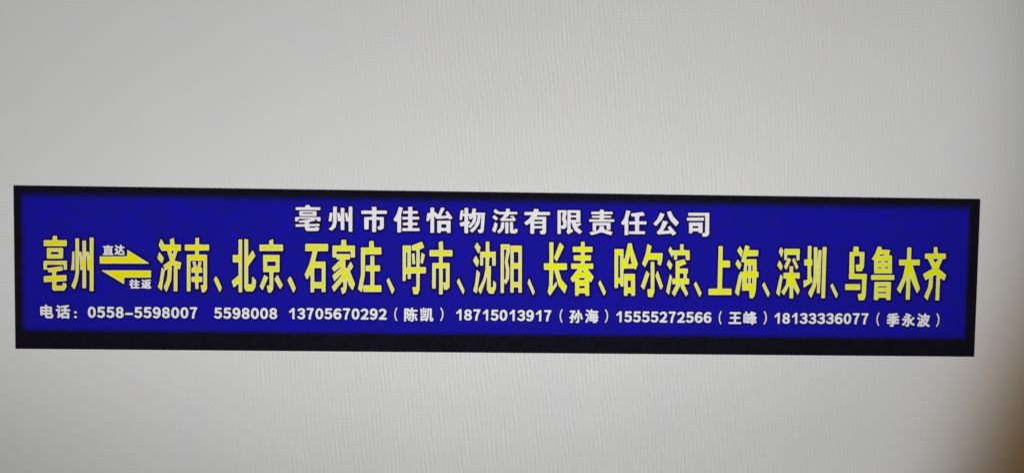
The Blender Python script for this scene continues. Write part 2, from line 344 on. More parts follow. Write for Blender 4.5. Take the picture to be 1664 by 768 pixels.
SHAPES = {
    '亳0': '-24 477 -18 -7 -24 -23 -7 -14 -5 -25 -106 -5 -19 -10 -10 -18 0 -114 13 -18 29 -10 4 -6 0 -140 -4 -10 -21 -3 -14 -7 -13 -20 -3 -156 5 -14 11 -12 18 -7 38 0 11 -21 -5 -5 -52 -7 -20 -17 -5 -19 1 -98 10 -21 20 -11 98 2 6 -90 27 -34 15 -11 28 -4 160 7 16 6 12 12 36 62 5 14 -7 68 7 30 0 82 -4 22 -8 16 -15 11 -41 3 7 6 30 0 18 6 14 12 6 16 1 156 -7 14 -12 10 -39 8 -2 44 3 107 4 3 34 7 10 9 7 14 3 110 -10 21 -20 11 -117 0 -4 6 -3 36 -14 18 -18 7/-20 458 -16 -9 -16 -17 -3 -39 -4 -6 -109 -1 -18 -5 -8 -12 0 -102 12 -12 30 -2 5 -4 0 -170 4 -18 -7 -5 -38 -1 -12 -12 -2 -150 6 -10 8 -4 52 -1 22 -39 12 -5 30 2 5 -9 -2 -8 -5 -3 -100 -6 -20 -7 -7 -16 0 -92 7 -12 12 -5 110 4 3 -9 1 -92 5 -10 27 -27 18 -2 158 6 10 5 7 8 36 64 -6 56 -8 16 11 12 3 10 0 82 -3 20 -8 10 -12 3 -132 -10 -6 5 -1 18 7 9 86 15 18 11 45 1 13 12 2 152 -14 12 -44 1 -7 5 4 16 2 172 5 4 39 2 12 10 4 46 0 58 -7 12 -12 5 -129 -1 -4 8 0 42 -7 12 -12 5|-112 -53 1 8 5 3 63 -3 -59 -13 -8 1|34 -313 6 5 54 3 4 -6 -4 -24 -8 -3 -48 1 -5 6/-176 361 -1 -80 2 -6 3 -2 344 3 9 3 4 42 -2 48 -9 3 -30 -2 -107 1 -4 8 0 52 -5 6 -42 3 -17 -11 -6 -10 0 -44 -5 -6 -118 -1 -12 -3|123 245 -7 3 -24 0 -18 -2 -146 0 -54 -4 -3 -11 0 -144 2 -10 7 -3 24 0 18 2 150 0 48 4 3 7 2 68 0 82|-67 175 3 5 6 2 108 0 4 -2 3 -5 -1 -26 -2 -3 -6 -2 -108 0 -4 2 -3 5|-180 36 -3 -9 -2 -90 2 -38 9 -3 34 2 12 6 6 -7 17 -38 5 -6 48 4 3 -8 0 -34 -2 -12 -7 -3 -110 -8 -12 -4 -3 -11 2 -78 5 -3 10 0 104 8 8 -2 3 -9 0 -104 4 -8 20 -20 161 5 10 9 30 52 -3 38 -5 15 -38 8 -8 0 -4 -7 -4 -32 -6 -5 -82 0 -7 3 -2 6 0 46 5 8 146 11 6 2 2 3 1 74 -5 17 -26 0 -122 -9 -6 1 -2 3 -1 52 3 8 94 18 9 4 0 10 -11 51 -10 3 -224 -35 -5 7 0 40 2 6 7 3 248 2 5 -3 2 -4 2 -68 7 -3 36 1 3 2 2 6 0 96 2 20 -2 14 -9 3 -130 0 -20 -2 -152 0/-164 349 0 -56 2 -6 4 -2 316 4 10 2 4 34 0 26 -2 6 -6 2 -135 0 -5 4 -3 6 -1 50 -2 4 -4 2 -26 1 -10 -7 -2 -8 -1 -44 -3 -6 -5 -4 -121 -2 -8 -2|110 233 -12 2 -22 -1 -144 -1 -46 -4 -2 -12 0 -118 2 -10 12 -2 22 1 148 1 40 4 2 6 2 60 0 66|-78 185 4 6 10 3 124 -1 6 -4 3 -8 -1 -40 -4 -6 -10 -3 -124 1 -6 4 -3 8|171 25 -3 4 -6 0 -114 0 -22 -1 -150 -1 -42 -2 -4 -4 0 -6 -1 -102 7 -3 16 1 4 4 1 60 3 8 6 4 160 3 102 0 10 -2 5 -5 2 -6 1 -60 6 -4 14 0 4 4 0 6|94 -60 -156 -23 -46 -9 0 -11 11 -24 5 -6 42 5 6 -2 5 -5 3 -14 -1 -46 -2 -10 -6 -6 -13 -3 -104 -7 -6 -2 -2 -4 0 -56 4 -7 106 6 12 -1 6 -4 3 -12 1 -104 4 -9 14 -12 148 5 7 6 25 44 0 12 -4 26 -6 4 -14 2 -6 -1 -2 -3 -5 -30 -9 -7 -98 0 -8 3 -5 8 0 62 2 8 5 5 16 4 128 9 8 4 0 56 -4 9 -10 1 -130 -9 -10 2 -6 7 -1 64 3 12 12 7 86 16 2 5 -1 12 -4 18/-154 337 1 -36 2 -4 5 -2 294 4 10 3 4 29 0 10 -4 5 -122 1 -16 5 -6 7 -3 8 -2 42 -2 4 -5 2 -10 -1 -5 -3 -2 -48 -5 -9 -8 -6 -14 -3 -104 0 -6 -3|101 221 -7 4 -160 -2 -36 -3 -3 -3 -1 -8 0 -100 2 -9 6 -3 164 2 30 3 4 7 2 50|-88 189 8 11 12 5 132 -2 10 -7 5 -11 1 -40 -4 -12 -8 -8 -12 -4 -130 2 -10 7 -5 11|160 11 -2 6 -10 2 -270 -2 -30 -2 -5 -2 -2 -4 0 -24 3 -6 12 15 14 5 132 0 22 2 110 0 10 -4 12 -10 3 6|-158 -55 -3 -14 3 -6 3 8|86 -72 -178 -28 -2 -7 8 -14 40 3 10 -4 6 -7 4 -16 0 -52 -3 -12 -7 -9 -10 -4 -106 -9 -5 -2 -2 -4 -1 -34 4 -7 16 -1 86 6 12 -3 8 -6 6 -15 0 -104 4 -8 8 -5 42 -1 96 5 8 7 19 34 -2 24 -5 5 -4 -3 -3 -18 -4 -8 -7 -6 -10 -4 -102 1 -13 7 -6 12 -1 68 4 10 7 8 21 6 112 6 10 2 5 4 1 36 -4 9 -132 -9 -15 4 -9 12 -2 70 5 16 7 6 10 5 76 14 4 7 -2 9',
    '州1': '193 465 -24 3 -64 -6 -17 -15 -7 -30 -4 -3 -84 1 -17 26 -25 9 -66 -2 -16 -8 -10 -15 -3 -16 0 -162 -4 -6 -19 -3 -12 -7 -14 -22 -7 -164 -18 -138 5 -20 12 -14 16 -6 30 -1 5 -5 -13 -80 -50 -116 -3 -16 4 -16 13 -19 43 -47 17 -11 24 0 20 15 48 125 6 8 3 -23 -1 -70 6 -16 12 -11 20 -6 74 3 12 -34 11 -10 15 -5 72 4 16 8 10 15 3 18 6 850 -7 24/185 447 -66 -1 -10 -5 -6 -8 -3 -204 -2 -6 -5 -3 -11 1 -4 6 2 148 -7 16 -12 5 -52 0 -10 -2 -8 -8 -5 -53 0 -106 -3 -7 -8 -2 -5 3 -2 8 0 190 -15 11 -54 0 -14 -3 -8 -10 -1 -188 -7 -7 -32 -4 -10 -13 -7 -162 -18 -134 3 -14 10 -8 54 0 5 -6 -17 -104 -53 -126 2 -10 11 -14 50 -52 14 1 9 9 50 134 25 164 6 5 10 -1 3 -8 -3 -268 8 -10 12 -3 54 0 14 9 5 48 0 222 3 8 6 1 12 -2 3 -7 -1 -312 9 -10 15 -3 56 3 14 12 7 856 -3 15/175 429 -48 -1 -5 -3 -2 -4 -2 -254 -3 -30 -12 62 -8 3 -30 0 -4 5 -1 168 -7 3 -36 0 -7 -1 -3 -3 -3 -47 0 -188 -3 -31 -4 9 -10 79 -6 4 -26 0 -5 7 1 200 -4 4 -12 1 -34 0 -6 -5 -3 -540 -17 -96 -51 -120 9 -15 38 -38 4 2 4 9 44 120 23 142 0 116 2 18 1 120 2 10 4 -6 2 -34 11 -180 5 -7 24 2 5 -7 -3 -282 4 -4 12 -1 32 0 6 5 3 38 2 462 5 24 4 -12 3 -24 14 -198 2 -4 5 -3 20 1 5 -8 -2 -320 3 -5 4 -1 46 1 6 5 5 728 2 22 0 94|-127 202 -24 -1 -5 -6 -6 -158 -17 -126 2 -5 6 -2 38 2 5 3 2 4 4 274 -1 12/153 415 -16 0 -4 -8 -4 -320 -4 -6 -6 -3 -8 2 -5 5 -13 98 -4 5 -8 1 -4 -4 0 -6 20 -255 4 -5 14 -1 8 -3 5 -12 -1 -312 4 -6 18 0 10 2 2 8 5 714 1 22 0 78 -4 6|-69 399 -20 0 -4 -4 0 -6 -3 -526 -17 -96 -48 -112 5 -12 19 -19 4 -2 6 9 38 102 22 144 6 508 -2 12|35 365 -12 0 -4 -8 -2 -36 -1 -216 -3 -30 -4 -6 -6 -3 -8 2 -5 5 -14 106 -3 6 -4 1 -3 -3 -1 -6 16 -249 4 -5 22 -1 5 -5 2 -6 -1 -272 2 -8 12 -2 10 0 4 4 2 30 4 690 -2 10|-139 187 -4 -4 -2 -12 -4 -136 -15 -106 1 -10 8 -2 13 2 3 8 4 240 -1 16/151 404 -6 -2 -2 -7 -3 -308 -4 -10 -9 -7 -12 -3 -16 5 -2 -5 9 -130 3 -6 14 -4 8 -5 8 -15 -2 -300 1 -8 5 -3 6 2 2 9 4 704 2 24 0 62 -2 5|-77 388 -5 -3 -1 -8 1 -306 -2 -58 0 -130 3 -11 3 11 2 252 2 20 0 126 3 22 0 78 -2 5|33 351 -2 -2 -3 -28 0 -214 -3 -30 -3 -10 -8 -8 -11 -4 -16 3 -4 -9 9 -110 3 -3 12 -2 9 -5 7 -8 2 -10 -1 -246 0 -18 3 -4 2 2 3 20 0 218 3 48 -1 192 2 24 0 174 0 26|-95 -210 -7 -27 -46 -104 0 -8 9 -8 4 0 4 7 30 83',
    '济2': '76 476 -22 -3 -71 -37 -11 -20 3 -44 -7 -7 -24 3 -37 68 -11 12 -22 9 -23 -5 -16 -18 -42 -114 3 -20 28 -56 -22 -30 -30 -98 0 -18 8 -17 76 -89 -16 -30 -34 -222 -27 -80 -1 -22 6 -14 17 -20 53 -52 26 -7 30 12 19 -23 21 -9 22 5 16 14 32 79 8 12 5 -67 7 -14 11 -10 19 -5 62 1 16 6 12 14 5 20 2 302 3 6 22 11 10 15 26 120 -3 22 -15 18 -70 21 -6 7 26 86 40 7 12 8 8 13 3 18 -2 106 -10 16 -17 9 -72 4 -17 85 -11 14|-88 187 16 2 8 -3 14 -53 -8 5 -29 38 -3 6|-44 111 9 -25 -17 -12 -2 8/72 456 -10 -1 -46 -22 -20 -13 -5 -12 6 -56 -7 -7 -56 1 -46 82 -12 8 -14 -1 -10 -11 -39 -106 3 -14 40 -80 -20 0 -13 -12 -27 -87 -4 -23 12 -18 58 -67 24 -15 3 -20 -3 -5 -18 -5 -8 -13 -35 -225 -27 -78 -1 -12 20 -28 49 -48 12 -2 12 6 10 31 4 3 34 -52 14 -8 12 2 9 10 77 192 3 -24 0 -156 9 -9 16 -2 50 0 15 11 5 338 4 5 20 -3 11 10 25 116 -2 13 -10 10 -80 21 -8 8 37 120 44 4 13 12 0 110 -6 8 -10 5 -82 2 -16 95 -6 8|-54 209 8 -9 35 -122 -7 -8 -74 -47 -1 9 24 70 1 12 -61 90|-48 -106 2 -8 -10 -110 -22 -49 0 25 20 132 3 8/66 435 -46 -21 -8 -6 -1 -14 7 -58 -3 -8 -81 -3 -12 2 -44 82 -6 5 -8 -11 -31 -87 17 -36 30 -55 8 -2 18 4 50 0 10 -5 45 -148 -1 -6 -4 -4 -99 -68 0 -8 19 -56 0 -9 -10 5 -30 25 -6 1 -2 -3 -35 -225 -27 -76 3 -8 45 -47 8 -7 5 2 49 315 4 8 10 0 26 19 8 3 2 -5 -1 -20 -13 -140 -52 -128 2 -8 28 -48 8 -13 6 -5 8 14 66 172 11 188 0 28 -9 8 8 10 12 7 26 -13 10 -10 -12 -5 -3 -7 -2 -376 3 -5 6 -2 40 0 8 4 3 359 5 5 26 -13 7 2 22 100 -1 6 -6 4 -90 23 -7 5 1 9 44 143 8 5 40 0 6 5 1 86 -2 6 -7 3 -80 -2 -8 2 -3 7 -13 89 -2 7|68 228 4 -4 -2 -8 -14 -40 -6 -5 -8 17 -10 30 0 6 6 3|-158 202 -7 -12 -24 -84 52 -62 13 -14 6 -3 4 3 7 18 20 62 -61 83/56 415 -26 -10 -5 -5 6 -68 -2 -10 -5 -5 -8 -2 -78 -2 -23 1 -6 6 -26 52 -9 10 -4 -3 -4 -9 -19 -54 32 -64 9 -13 74 0 8 -2 6 -5 49 -162 -2 -8 -5 -6 -90 -60 -6 -6 1 -10 17 -45 6 -1 20 14 10 3 10 -5 3 -14 -14 -166 -48 -116 -2 -12 21 -36 4 -4 4 2 61 154 3 22 8 174 -2 9 -14 7 -3 10 5 8 26 20 10 5 8 -1 44 -26 7 -10 -3 -10 -18 -8 -2 -6 -1 -246 -1 -22 0 -84 6 -6 18 0 6 2 2 8 3 348 3 8 8 5 8 -1 16 -8 5 2 16 74 -7 6 -84 22 -9 8 -2 10 49 159 10 8 36 1 6 4 0 62 -2 6 -4 2 -74 -1 -14 4 -5 9 -12 80|78 240 8 -8 -1 -12 -21 -59 -6 -7 -8 -3 -8 3 -5 8 -19 56 0 12 4 6 8 3|-154 173 -4 -6 -9 -27 -7 -24 0 -8 44 -52 8 -4 4 5 11 31 5 20 -42 58 -6 6|-108 -71 -4 -2 -2 -6 -31 -199 -23 -70 2 -6 9 -12 21 -19 4 3 4 14 41 272 -3 11/48 399 -8 -2 -4 -5 6 -66 -5 -12 -9 -7 -10 -3 -78 -2 -28 2 -11 8 -11 24 -14 21 -6 -7 -11 -30 3 -12 31 -56 7 -2 66 0 10 -4 9 -8 50 -166 -1 -12 -7 -10 -86 -58 -6 -8 11 -32 6 0 18 9 14 -1 12 -8 4 -16 -15 -172 -49 -120 3 -10 9 -11 4 1 6 12 43 112 7 26 8 170 -3 6 -11 8 -4 6 -2 12 4 10 34 28 10 5 10 1 10 -4 42 -25 14 -19 28 -3 4 7 9 40 -1 6 -5 4 -79 21 -9 7 -6 10 1 18 39 138 11 20 8 8 8 3 26 1 6 3 2 41 -2 7 -4 2 -68 -1 -16 6 -9 14 -10 66|80 251 8 -4 6 -7 5 -20 -26 -66 -9 -9 -10 -4 -14 2 -12 11 -21 62 0 16 7 11 10 6 40 3|-150 150 -7 -14 -5 -26 28 -33 8 -4 9 17 3 16 -28 39|100 -54 -4 -3 -2 -7 1 -234 -3 -24 0 -70 2 -5 4 -2 4 2 2 7 -1 196 3 24 0 108 -2 6|-102 -93 -4 -11 -27 -172 -23 -68 3 -10 11 -9 4 6 4 19 34 239',
    '南3': '-27 472 -19 -8 -12 -18 -7 -79 -134 -5 -19 -10 -11 -20 1 -110 11 -19 27 -15 -8 -28 -1 -590 8 -19 18 -12 74 -1 16 8 10 11 8 41 16 -14 14 -6 68 -1 13 -33 19 -16 60 -2 14 5 12 10 37 49 8 20 2 552 -8 30 27 15 11 19 1 110 -10 21 -20 11 -123 0 -4 8 -1 66 -10 21 -24 12/-23 453 -12 -7 -6 -14 -1 -76 -3 -9 -148 -4 -10 -5 -7 -12 0 -92 7 -16 16 -5 134 1 5 -2 2 -8 -1 -16 -4 -4 -108 -1 -12 -6 -6 -11 -3 -592 7 -12 12 -5 54 0 14 7 5 14 3 124 6 6 24 1 6 -2 3 -5 0 -86 7 -14 14 -5 52 1 11 10 5 23 16 -69 6 -10 14 -7 42 0 16 11 33 44 6 14 2 552 -5 12 -12 7 -108 1 -4 4 -1 18 3 5 6 2 132 2 14 5 7 16 0 94 -7 12 -12 5 -135 -1 -4 8 0 80 -5 12 -16 7|-83 -4 6 -12 -2 -7 -6 4|-48 -144 2 -16 -4 -8 -13 -3 -20 2 -3 11 3 13 28 3|41 -145 8 4 31 -1 4 -6 -2 -18 -7 -3 -31 1 -4 6|40 -300 3 7 12 2 24 -1 4 -8 -4 -4 -34 -5/-15 435 -6 -3 -2 -8 -1 -76 -5 -19 -8 -2 -120 0 -30 -3 -5 -6 0 -76 3 -9 8 -2 106 0 38 2 6 -2 3 -7 0 -50 -5 -8 -118 -1 -6 -2 -3 -5 -2 -576 4 -6 13 -1 32 0 5 3 2 4 2 84 1 397 4 3 14 3 116 -1 62 3 7 -3 2 -8 0 -372 -5 -9 -34 -3 -3 -2 -1 -6 18 -100 8 -5 30 0 6 3 14 18 20 26 3 10 2 540 -3 5 -6 2 -117 1 -4 8 0 46 3 8 6 3 150 4 3 9 0 78 -3 5 -6 2 -32 -2 -114 1 -4 6 0 97 -8 4|-33 60 -34 -7 -6 -5 22 -86 -4 -4 -26 -1 -6 -4 -1 -67 2 -8 5 -3 42 2 9 -3 2 -54 -2 -4 -5 -3 -44 -2 -7 -3 -2 -8 0 -66 5 -7 46 0 7 -3 3 -105 8 -4 34 0 5 3 2 6 1 99 8 4 44 0 5 3 2 4 0 68 -2 8 -7 3 -46 1 -4 3 -1 7 2 50 7 3 44 0 5 3 2 4 -1 70 -4 4 -18 2 -3 6 17 82 -2 4 -6 3 -30 6 -6 -1 -4 -8 -16 -76 -4 -6 -6 0 -6 6 -18 78 -4 6/7 424 -14 -2 -4 -6 -1 -74 -3 -18 -6 -7 -10 -2 -122 -1 -22 -2 -4 -6 0 -54 4 -8 146 1 10 -5 3 -12 0 -60 -7 -12 -12 -3 -104 -1 -6 -2 -2 -4 -2 -552 4 -6 18 0 6 2 2 6 2 74 1 390 2 12 7 6 18 3 188 2 12 -5 3 -12 0 -384 -2 -8 -5 -5 -30 -6 -3 -7 15 -76 5 -4 13 0 6 2 10 12 20 26 2 8 2 524 -2 4 -6 2 -104 1 -10 2 -5 5 -2 6 0 58 5 14 10 5 142 3 4 8 0 56 -2 4 -4 2 -134 -1 -14 3 -5 12 1 86 -4 6|45 45 -6 -1 -3 -4 -16 -74 -7 -7 -10 -2 -13 1 -8 8 -19 76 -6 2 -12 -3 -2 -9 21 -76 -7 -9 -28 -3 -4 -8 0 -38 2 -8 48 -2 7 -6 2 -14 0 -50 -2 -10 -9 -7 -40 -3 -6 -2 -2 -8 0 -42 6 -6 42 -1 9 -7 2 -10 1 -88 4 -6 12 0 6 2 2 6 1 86 2 10 5 5 6 2 40 1 4 2 2 6 0 42 -2 8 -6 2 -42 2 -6 4 -3 10 0 58 3 10 10 5 40 1 4 2 2 4 0 46 -4 4 -16 3 -7 9 15 78 -2 6/5 412 -4 -3 -2 -5 0 -62 -3 -18 -4 -10 -6 -6 -15 -4 -124 0 -12 -3 -4 -5 0 -34 4 -7 140 0 8 -3 7 -6 5 -16 0 -64 -4 -10 -8 -9 -16 -5 -96 0 -5 -2 -2 -4 -2 -530 3 -6 5 4 3 66 -1 390 3 16 12 11 22 5 192 2 10 -3 9 -7 4 -8 2 -12 -1 -384 -2 -10 -7 -8 -7 -4 -20 -6 -2 -4 9 -54 3 -5 4 -2 6 3 6 6 17 24 3 8 -1 438 2 72 -2 4 -5 2 -96 0 -16 5 -6 7 -4 10 0 60 7 20 7 6 8 3 136 4 4 7 0 32 -2 6 -6 2 -126 0 -16 5 -6 7 -4 10 2 76 -2 6|59 -70 -4 5 -15 7 -11 13 -22 -9 -16 1 -14 4 -16 -14 -24 -6 -2 -7 1 -20 7 -4 36 -2 8 -5 10 -11 10 11 8 5 41 4 3 6|-64 -218 -1 -24 3 -6 41 -4 8 -5 10 -11 10 11 8 5 36 2 6 3 2 25 -3 10 -41 4 -8 5 -10 11 -17 -16 -39 -5',
    '、4': '-42 165 -19 -11 -33 -48 -8 -18 1 -18 100 -218 17 -15 24 -3 16 8 12 14 32 74 2 26 -70 162 -40 42 -16 6/-36 146 -12 -8 -28 -41 -6 -21 96 -210 9 -10 13 -2 10 5 6 9 29 68 1 16 -65 152 -35 38/-32 126 -29 -40 -1 -10 86 -188 8 -11 6 6 8 19 16 38 1 10 -61 142 -24 29/-30 105 -16 -21 -2 -10 72 -156 8 -9 5 5 11 26 1 10 -57 134 -14 17/-28 88 -7 -8 0 -8 57 -124 6 -10 4 -2 5 8 -2 10 -52 124 -5 7',
    '北5': '72 460 -66 7 -26 -9 -70 0 -21 -10 -8 -12 -4 -16 -1 -207 -6 -4 -60 -3 -16 -12 -8 -18 -1 -122 5 -20 10 -12 14 -7 54 0 8 -5 1 -140 -5 -12 -95 -84 -8 -16 -1 -18 38 -118 13 -12 17 -5 16 3 22 11 7 -63 13 -16 18 -7 68 2 14 7 16 15 28 -8 94 0 24 5 21 18 37 57 8 23 11 102 -5 24 -69 82 -23 9 -28 -6 -3 15 1 104 107 154 7 16 0 18 -34 78 -18 29 -12 8 -14 4 -16 -3 -16 -9 -4 3 -2 150 -11 20/68 441 -60 6 -10 -3 -12 -11 -16 6 -48 0 -12 -1 -8 -6 -5 -16 -1 -222 -8 -5 -68 -1 -10 -6 -5 -10 0 -116 3 -14 14 -9 66 2 8 -5 1 -170 -2 -8 -9 -9 -91 -79 -7 -10 0 -10 30 -102 8 -12 10 -4 10 1 40 36 9 1 2 -94 7 -12 12 -5 54 0 12 5 7 12 3 48 28 -40 11 -8 97 -1 20 3 8 6 14 20 26 40 6 16 10 112 -68 80 -16 2 -12 -13 -7 -109 -4 -4 -11 -1 -6 2 -3 5 1 260 108 155 7 19 -39 88 -14 17 -10 1 -10 -4 -34 -48 -7 -4 -2 210 -5 12/12 427 -4 -3 -1 -10 0 -774 21 -40 10 -12 92 -1 10 3 5 4 38 60 11 104 -6 10 -38 45 -14 11 -3 -6 -4 -90 -4 -22 -5 -3 -40 -2 -8 1 -4 3 -1 285 5 12 106 150 3 10 -32 74 -9 10 -8 -7 -56 -85 -4 -4 -3 0 -2 18 0 248 -2 4 -5 3|-76 421 -6 -2 -3 -7 -1 -236 -2 -3 -6 -2 -76 0 -5 -3 -2 -8 0 -98 2 -8 9 -3 72 2 6 -2 2 -3 1 -200 -5 -9 -98 -84 -5 -11 22 -74 9 -22 10 3 56 54 8 3 3 -10 1 -122 6 -5 40 0 7 3 2 10 0 828 -2 6 -5 3/26 413 -5 -3 -1 -10 0 -756 18 -36 8 -8 78 0 8 2 5 4 33 52 10 96 -4 8 -13 16 -15 13 -4 -7 -3 -62 -5 -26 -10 -5 -50 -3 -12 2 -7 6 -2 12 0 286 5 14 103 146 3 10 -20 46 -8 9 -8 -7 -51 -78 -7 -4 -6 -1 -9 7 -2 12 -1 256 -6 7|-58 408 -12 -2 -2 -6 -2 -232 -4 -6 -8 -3 -72 -1 -4 -2 -2 -8 0 -72 2 -10 76 -1 8 -3 4 -6 1 -214 -7 -11 -85 -73 -11 -11 -2 -5 18 -64 6 -8 6 3 52 49 12 3 8 -5 3 -12 1 -118 4 -6 14 0 10 2 2 10 0 798 -2 12/36 401 -5 -3 -1 -8 0 -742 16 -32 6 -5 70 -1 10 7 28 45 10 88 -6 10 -6 3 -2 -1 -4 -16 -3 -48 -5 -9 -8 -6 -10 -3 -60 -2 -12 5 -7 9 -3 16 0 288 6 16 99 140 5 12 -12 28 -6 6 -6 -6 -39 -60 -9 -9 -10 -4 -10 0 -9 5 -6 8 -3 14 0 246 -2 7|-58 396 -3 -8 0 -210 -2 -14 -8 -10 -11 -5 -68 -2 -3 -5 -1 -8 0 -48 3 -8 7 -2 62 -1 12 -6 7 -11 1 -216 -3 -10 -7 -8 -86 -74 -8 -12 12 -42 6 -6 18 14 24 24 10 6 16 1 13 -9 6 -16 0 -108 1 -4 4 -2 3 10 1 542 -1 240 -1 6',
    '京6': '29 469 -24 -5 -63 -30 -12 -18 -2 -30 -4 -6 -121 -3 -20 -12 -9 -23 0 -102 3 -16 18 -20 38 -6 3 -4 -4 -24 2 -270 4 -16 13 -20 -72 -184 -2 -22 6 -14 52 -70 18 -8 18 1 15 9 17 21 18 -51 13 -12 17 -5 50 1 24 15 42 65 6 51 46 -67 22 -9 22 6 12 11 40 64 9 22 -4 22 -76 150 19 20 7 20 0 274 -5 26 38 8 12 9 8 13 3 50 -4 74 -10 18 -19 10 -122 1 -4 41 -6 24 -12 14/203 350 -8 10 -10 3 -133 -1 -4 6 0 50 -4 20 -11 10 -16 -1 -64 -31 -5 -10 1 -40 -4 -6 -130 -1 -16 -7 -5 -14 0 -96 7 -18 12 -5 30 0 346 5 12 8 5 12|136 194 -263 -1 -12 -3 -8 -11 2 -285 6 -8 10 -5 79 -1 4 -6 0 -28 -3 -6 -4 0 -50 33 -10 0 -10 -7 -80 -202 46 -70 16 -9 10 3 8 8 28 62 6 4 23 -98 7 -10 10 -5 40 0 12 3 10 10 34 52 3 12 0 94 3 16 12 -15 62 -107 10 -8 10 0 10 6 46 74 -3 18 -87 166 -10 6 -12 -3 -34 -45 -4 -2 -2 6 -1 42 3 7 80 2 10 5 6 10 1 276 -3 12|-47 48 8 5 88 -1 5 -6 -1 -26 -8 -5 -88 1 -5 6|-47 -239 2 -56 -10 -5 -17 0 -2 4 4 12/185 340 -3 4 -7 1 -139 -1 -3 4 -3 10 -1 60 -4 10 -6 0 -52 -26 1 -52 -5 -8 -148 -3 -3 -11 0 -80 2 -8 5 -3 22 0 20 2 320 3 6 4 1 6|127 176 -246 -1 -7 -1 -3 -4 2 -266 2 -3 6 -2 84 0 5 -3 2 -4 2 -202 -5 -6 -35 -4 -4 -6 20 -98 3 -6 6 -3 28 0 8 3 36 56 2 271 8 4 82 0 6 2 2 3 1 260 -1 7|71 69 1 -63 -4 -8 -123 -1 -9 3 -2 62 4 8 123 3 7 -1|99 -147 -8 -8 -34 -53 -4 -12 82 -142 8 -9 10 11 29 46 2 8 -77 151 -4 6|-105 -148 -4 -1 -5 -7 -69 -174 4 -12 30 -43 8 -7 5 4 7 16 79 182 -5 8/173 326 -2 4 -8 2 -122 -2 -14 3 -5 5 -3 8 -2 58 -2 4 -4 1 -31 -15 -1 -8 1 -44 -3 -6 -8 -6 -12 -1 -122 -1 -8 -2 -2 -12 0 -54 2 -8 12 -2 20 1 310 3 4 2 2 6|113 164 -220 -2 -8 -2 -2 -4 2 -240 8 -4 80 -1 8 -5 3 -8 2 -214 -2 -6 -5 -5 -28 -5 -4 -2 -1 -4 15 -73 3 -7 5 -2 14 0 6 4 30 48 2 273 4 5 8 3 78 1 6 2 2 4 0 234 -2 8|82 78 2 -10 0 -68 -2 -8 -5 -5 -12 -2 -126 0 -8 1 -6 4 -3 12 0 66 2 8 5 5 10 2 128 2 10 -2|-99 -168 -6 -3 -7 -15 -56 -142 3 -12 16 -22 6 -4 9 14 67 156 -1 6 -4 4|97 -173 -26 -37 -3 -10 67 -116 6 -8 4 -1 21 31 2 10 -63 124 -4 6/162 316 -2 4 -7 2 -114 -2 -16 3 -8 6 -5 9 -3 16 -1 34 -1 4 -4 1 -8 -3 -3 -6 -1 -48 -5 -8 -9 -7 -14 -3 -114 0 -9 -2 -3 -10 2 -43 6 -2 316 4 4 2 2 5|103 153 -200 -1 -7 -2 -2 -4 2 -220 9 -4 72 -1 12 -8 6 -13 2 -218 -4 -10 -6 -7 -8 -4 -16 -2 -4 -5 11 -56 3 -6 4 -1 10 8 19 29 3 10 0 256 2 14 7 10 11 5 72 1 5 2 2 4 1 212 -1 8|91 84 4 -14 0 -72 -4 -12 -8 -8 -14 -4 -132 0 -12 3 -9 7 -5 14 0 72 4 12 8 8 14 4 132 2 14 -4|-93 -185 -6 -1 -4 -6 -53 -132 0 -10 9 -10 4 1 4 7 58 134 0 9|95 -195 -12 -17 -1 -10 55 -96 4 -6 4 -1 10 13 0 10 -52 102 -4 5',
    '、7': '-40 170 -20 -11 -16 -25 -25 -48 -1 -28 97 -208 19 -16 24 -2 16 8 10 12 38 76 2 24 -78 182 -40 32/-36 150 -14 -10 -24 -44 -8 -18 0 -16 92 -198 10 -11 14 -1 8 4 7 10 33 66 2 16 -73 172 -33 28/-32 129 -6 -6 -23 -41 -3 -8 0 -8 86 -184 4 -7 4 -1 6 7 27 53 2 12 -69 162 -6 8 -16 11/-28 110 -6 -6 -14 -26 -2 -12 70 -150 6 -10 4 -2 6 6 12 24 2 12 -64 154 -6 7/-26 91 -11 -15 -1 -10 55 -118 9 -17 4 -3 8 10 0 10 -56 133 -4 8',
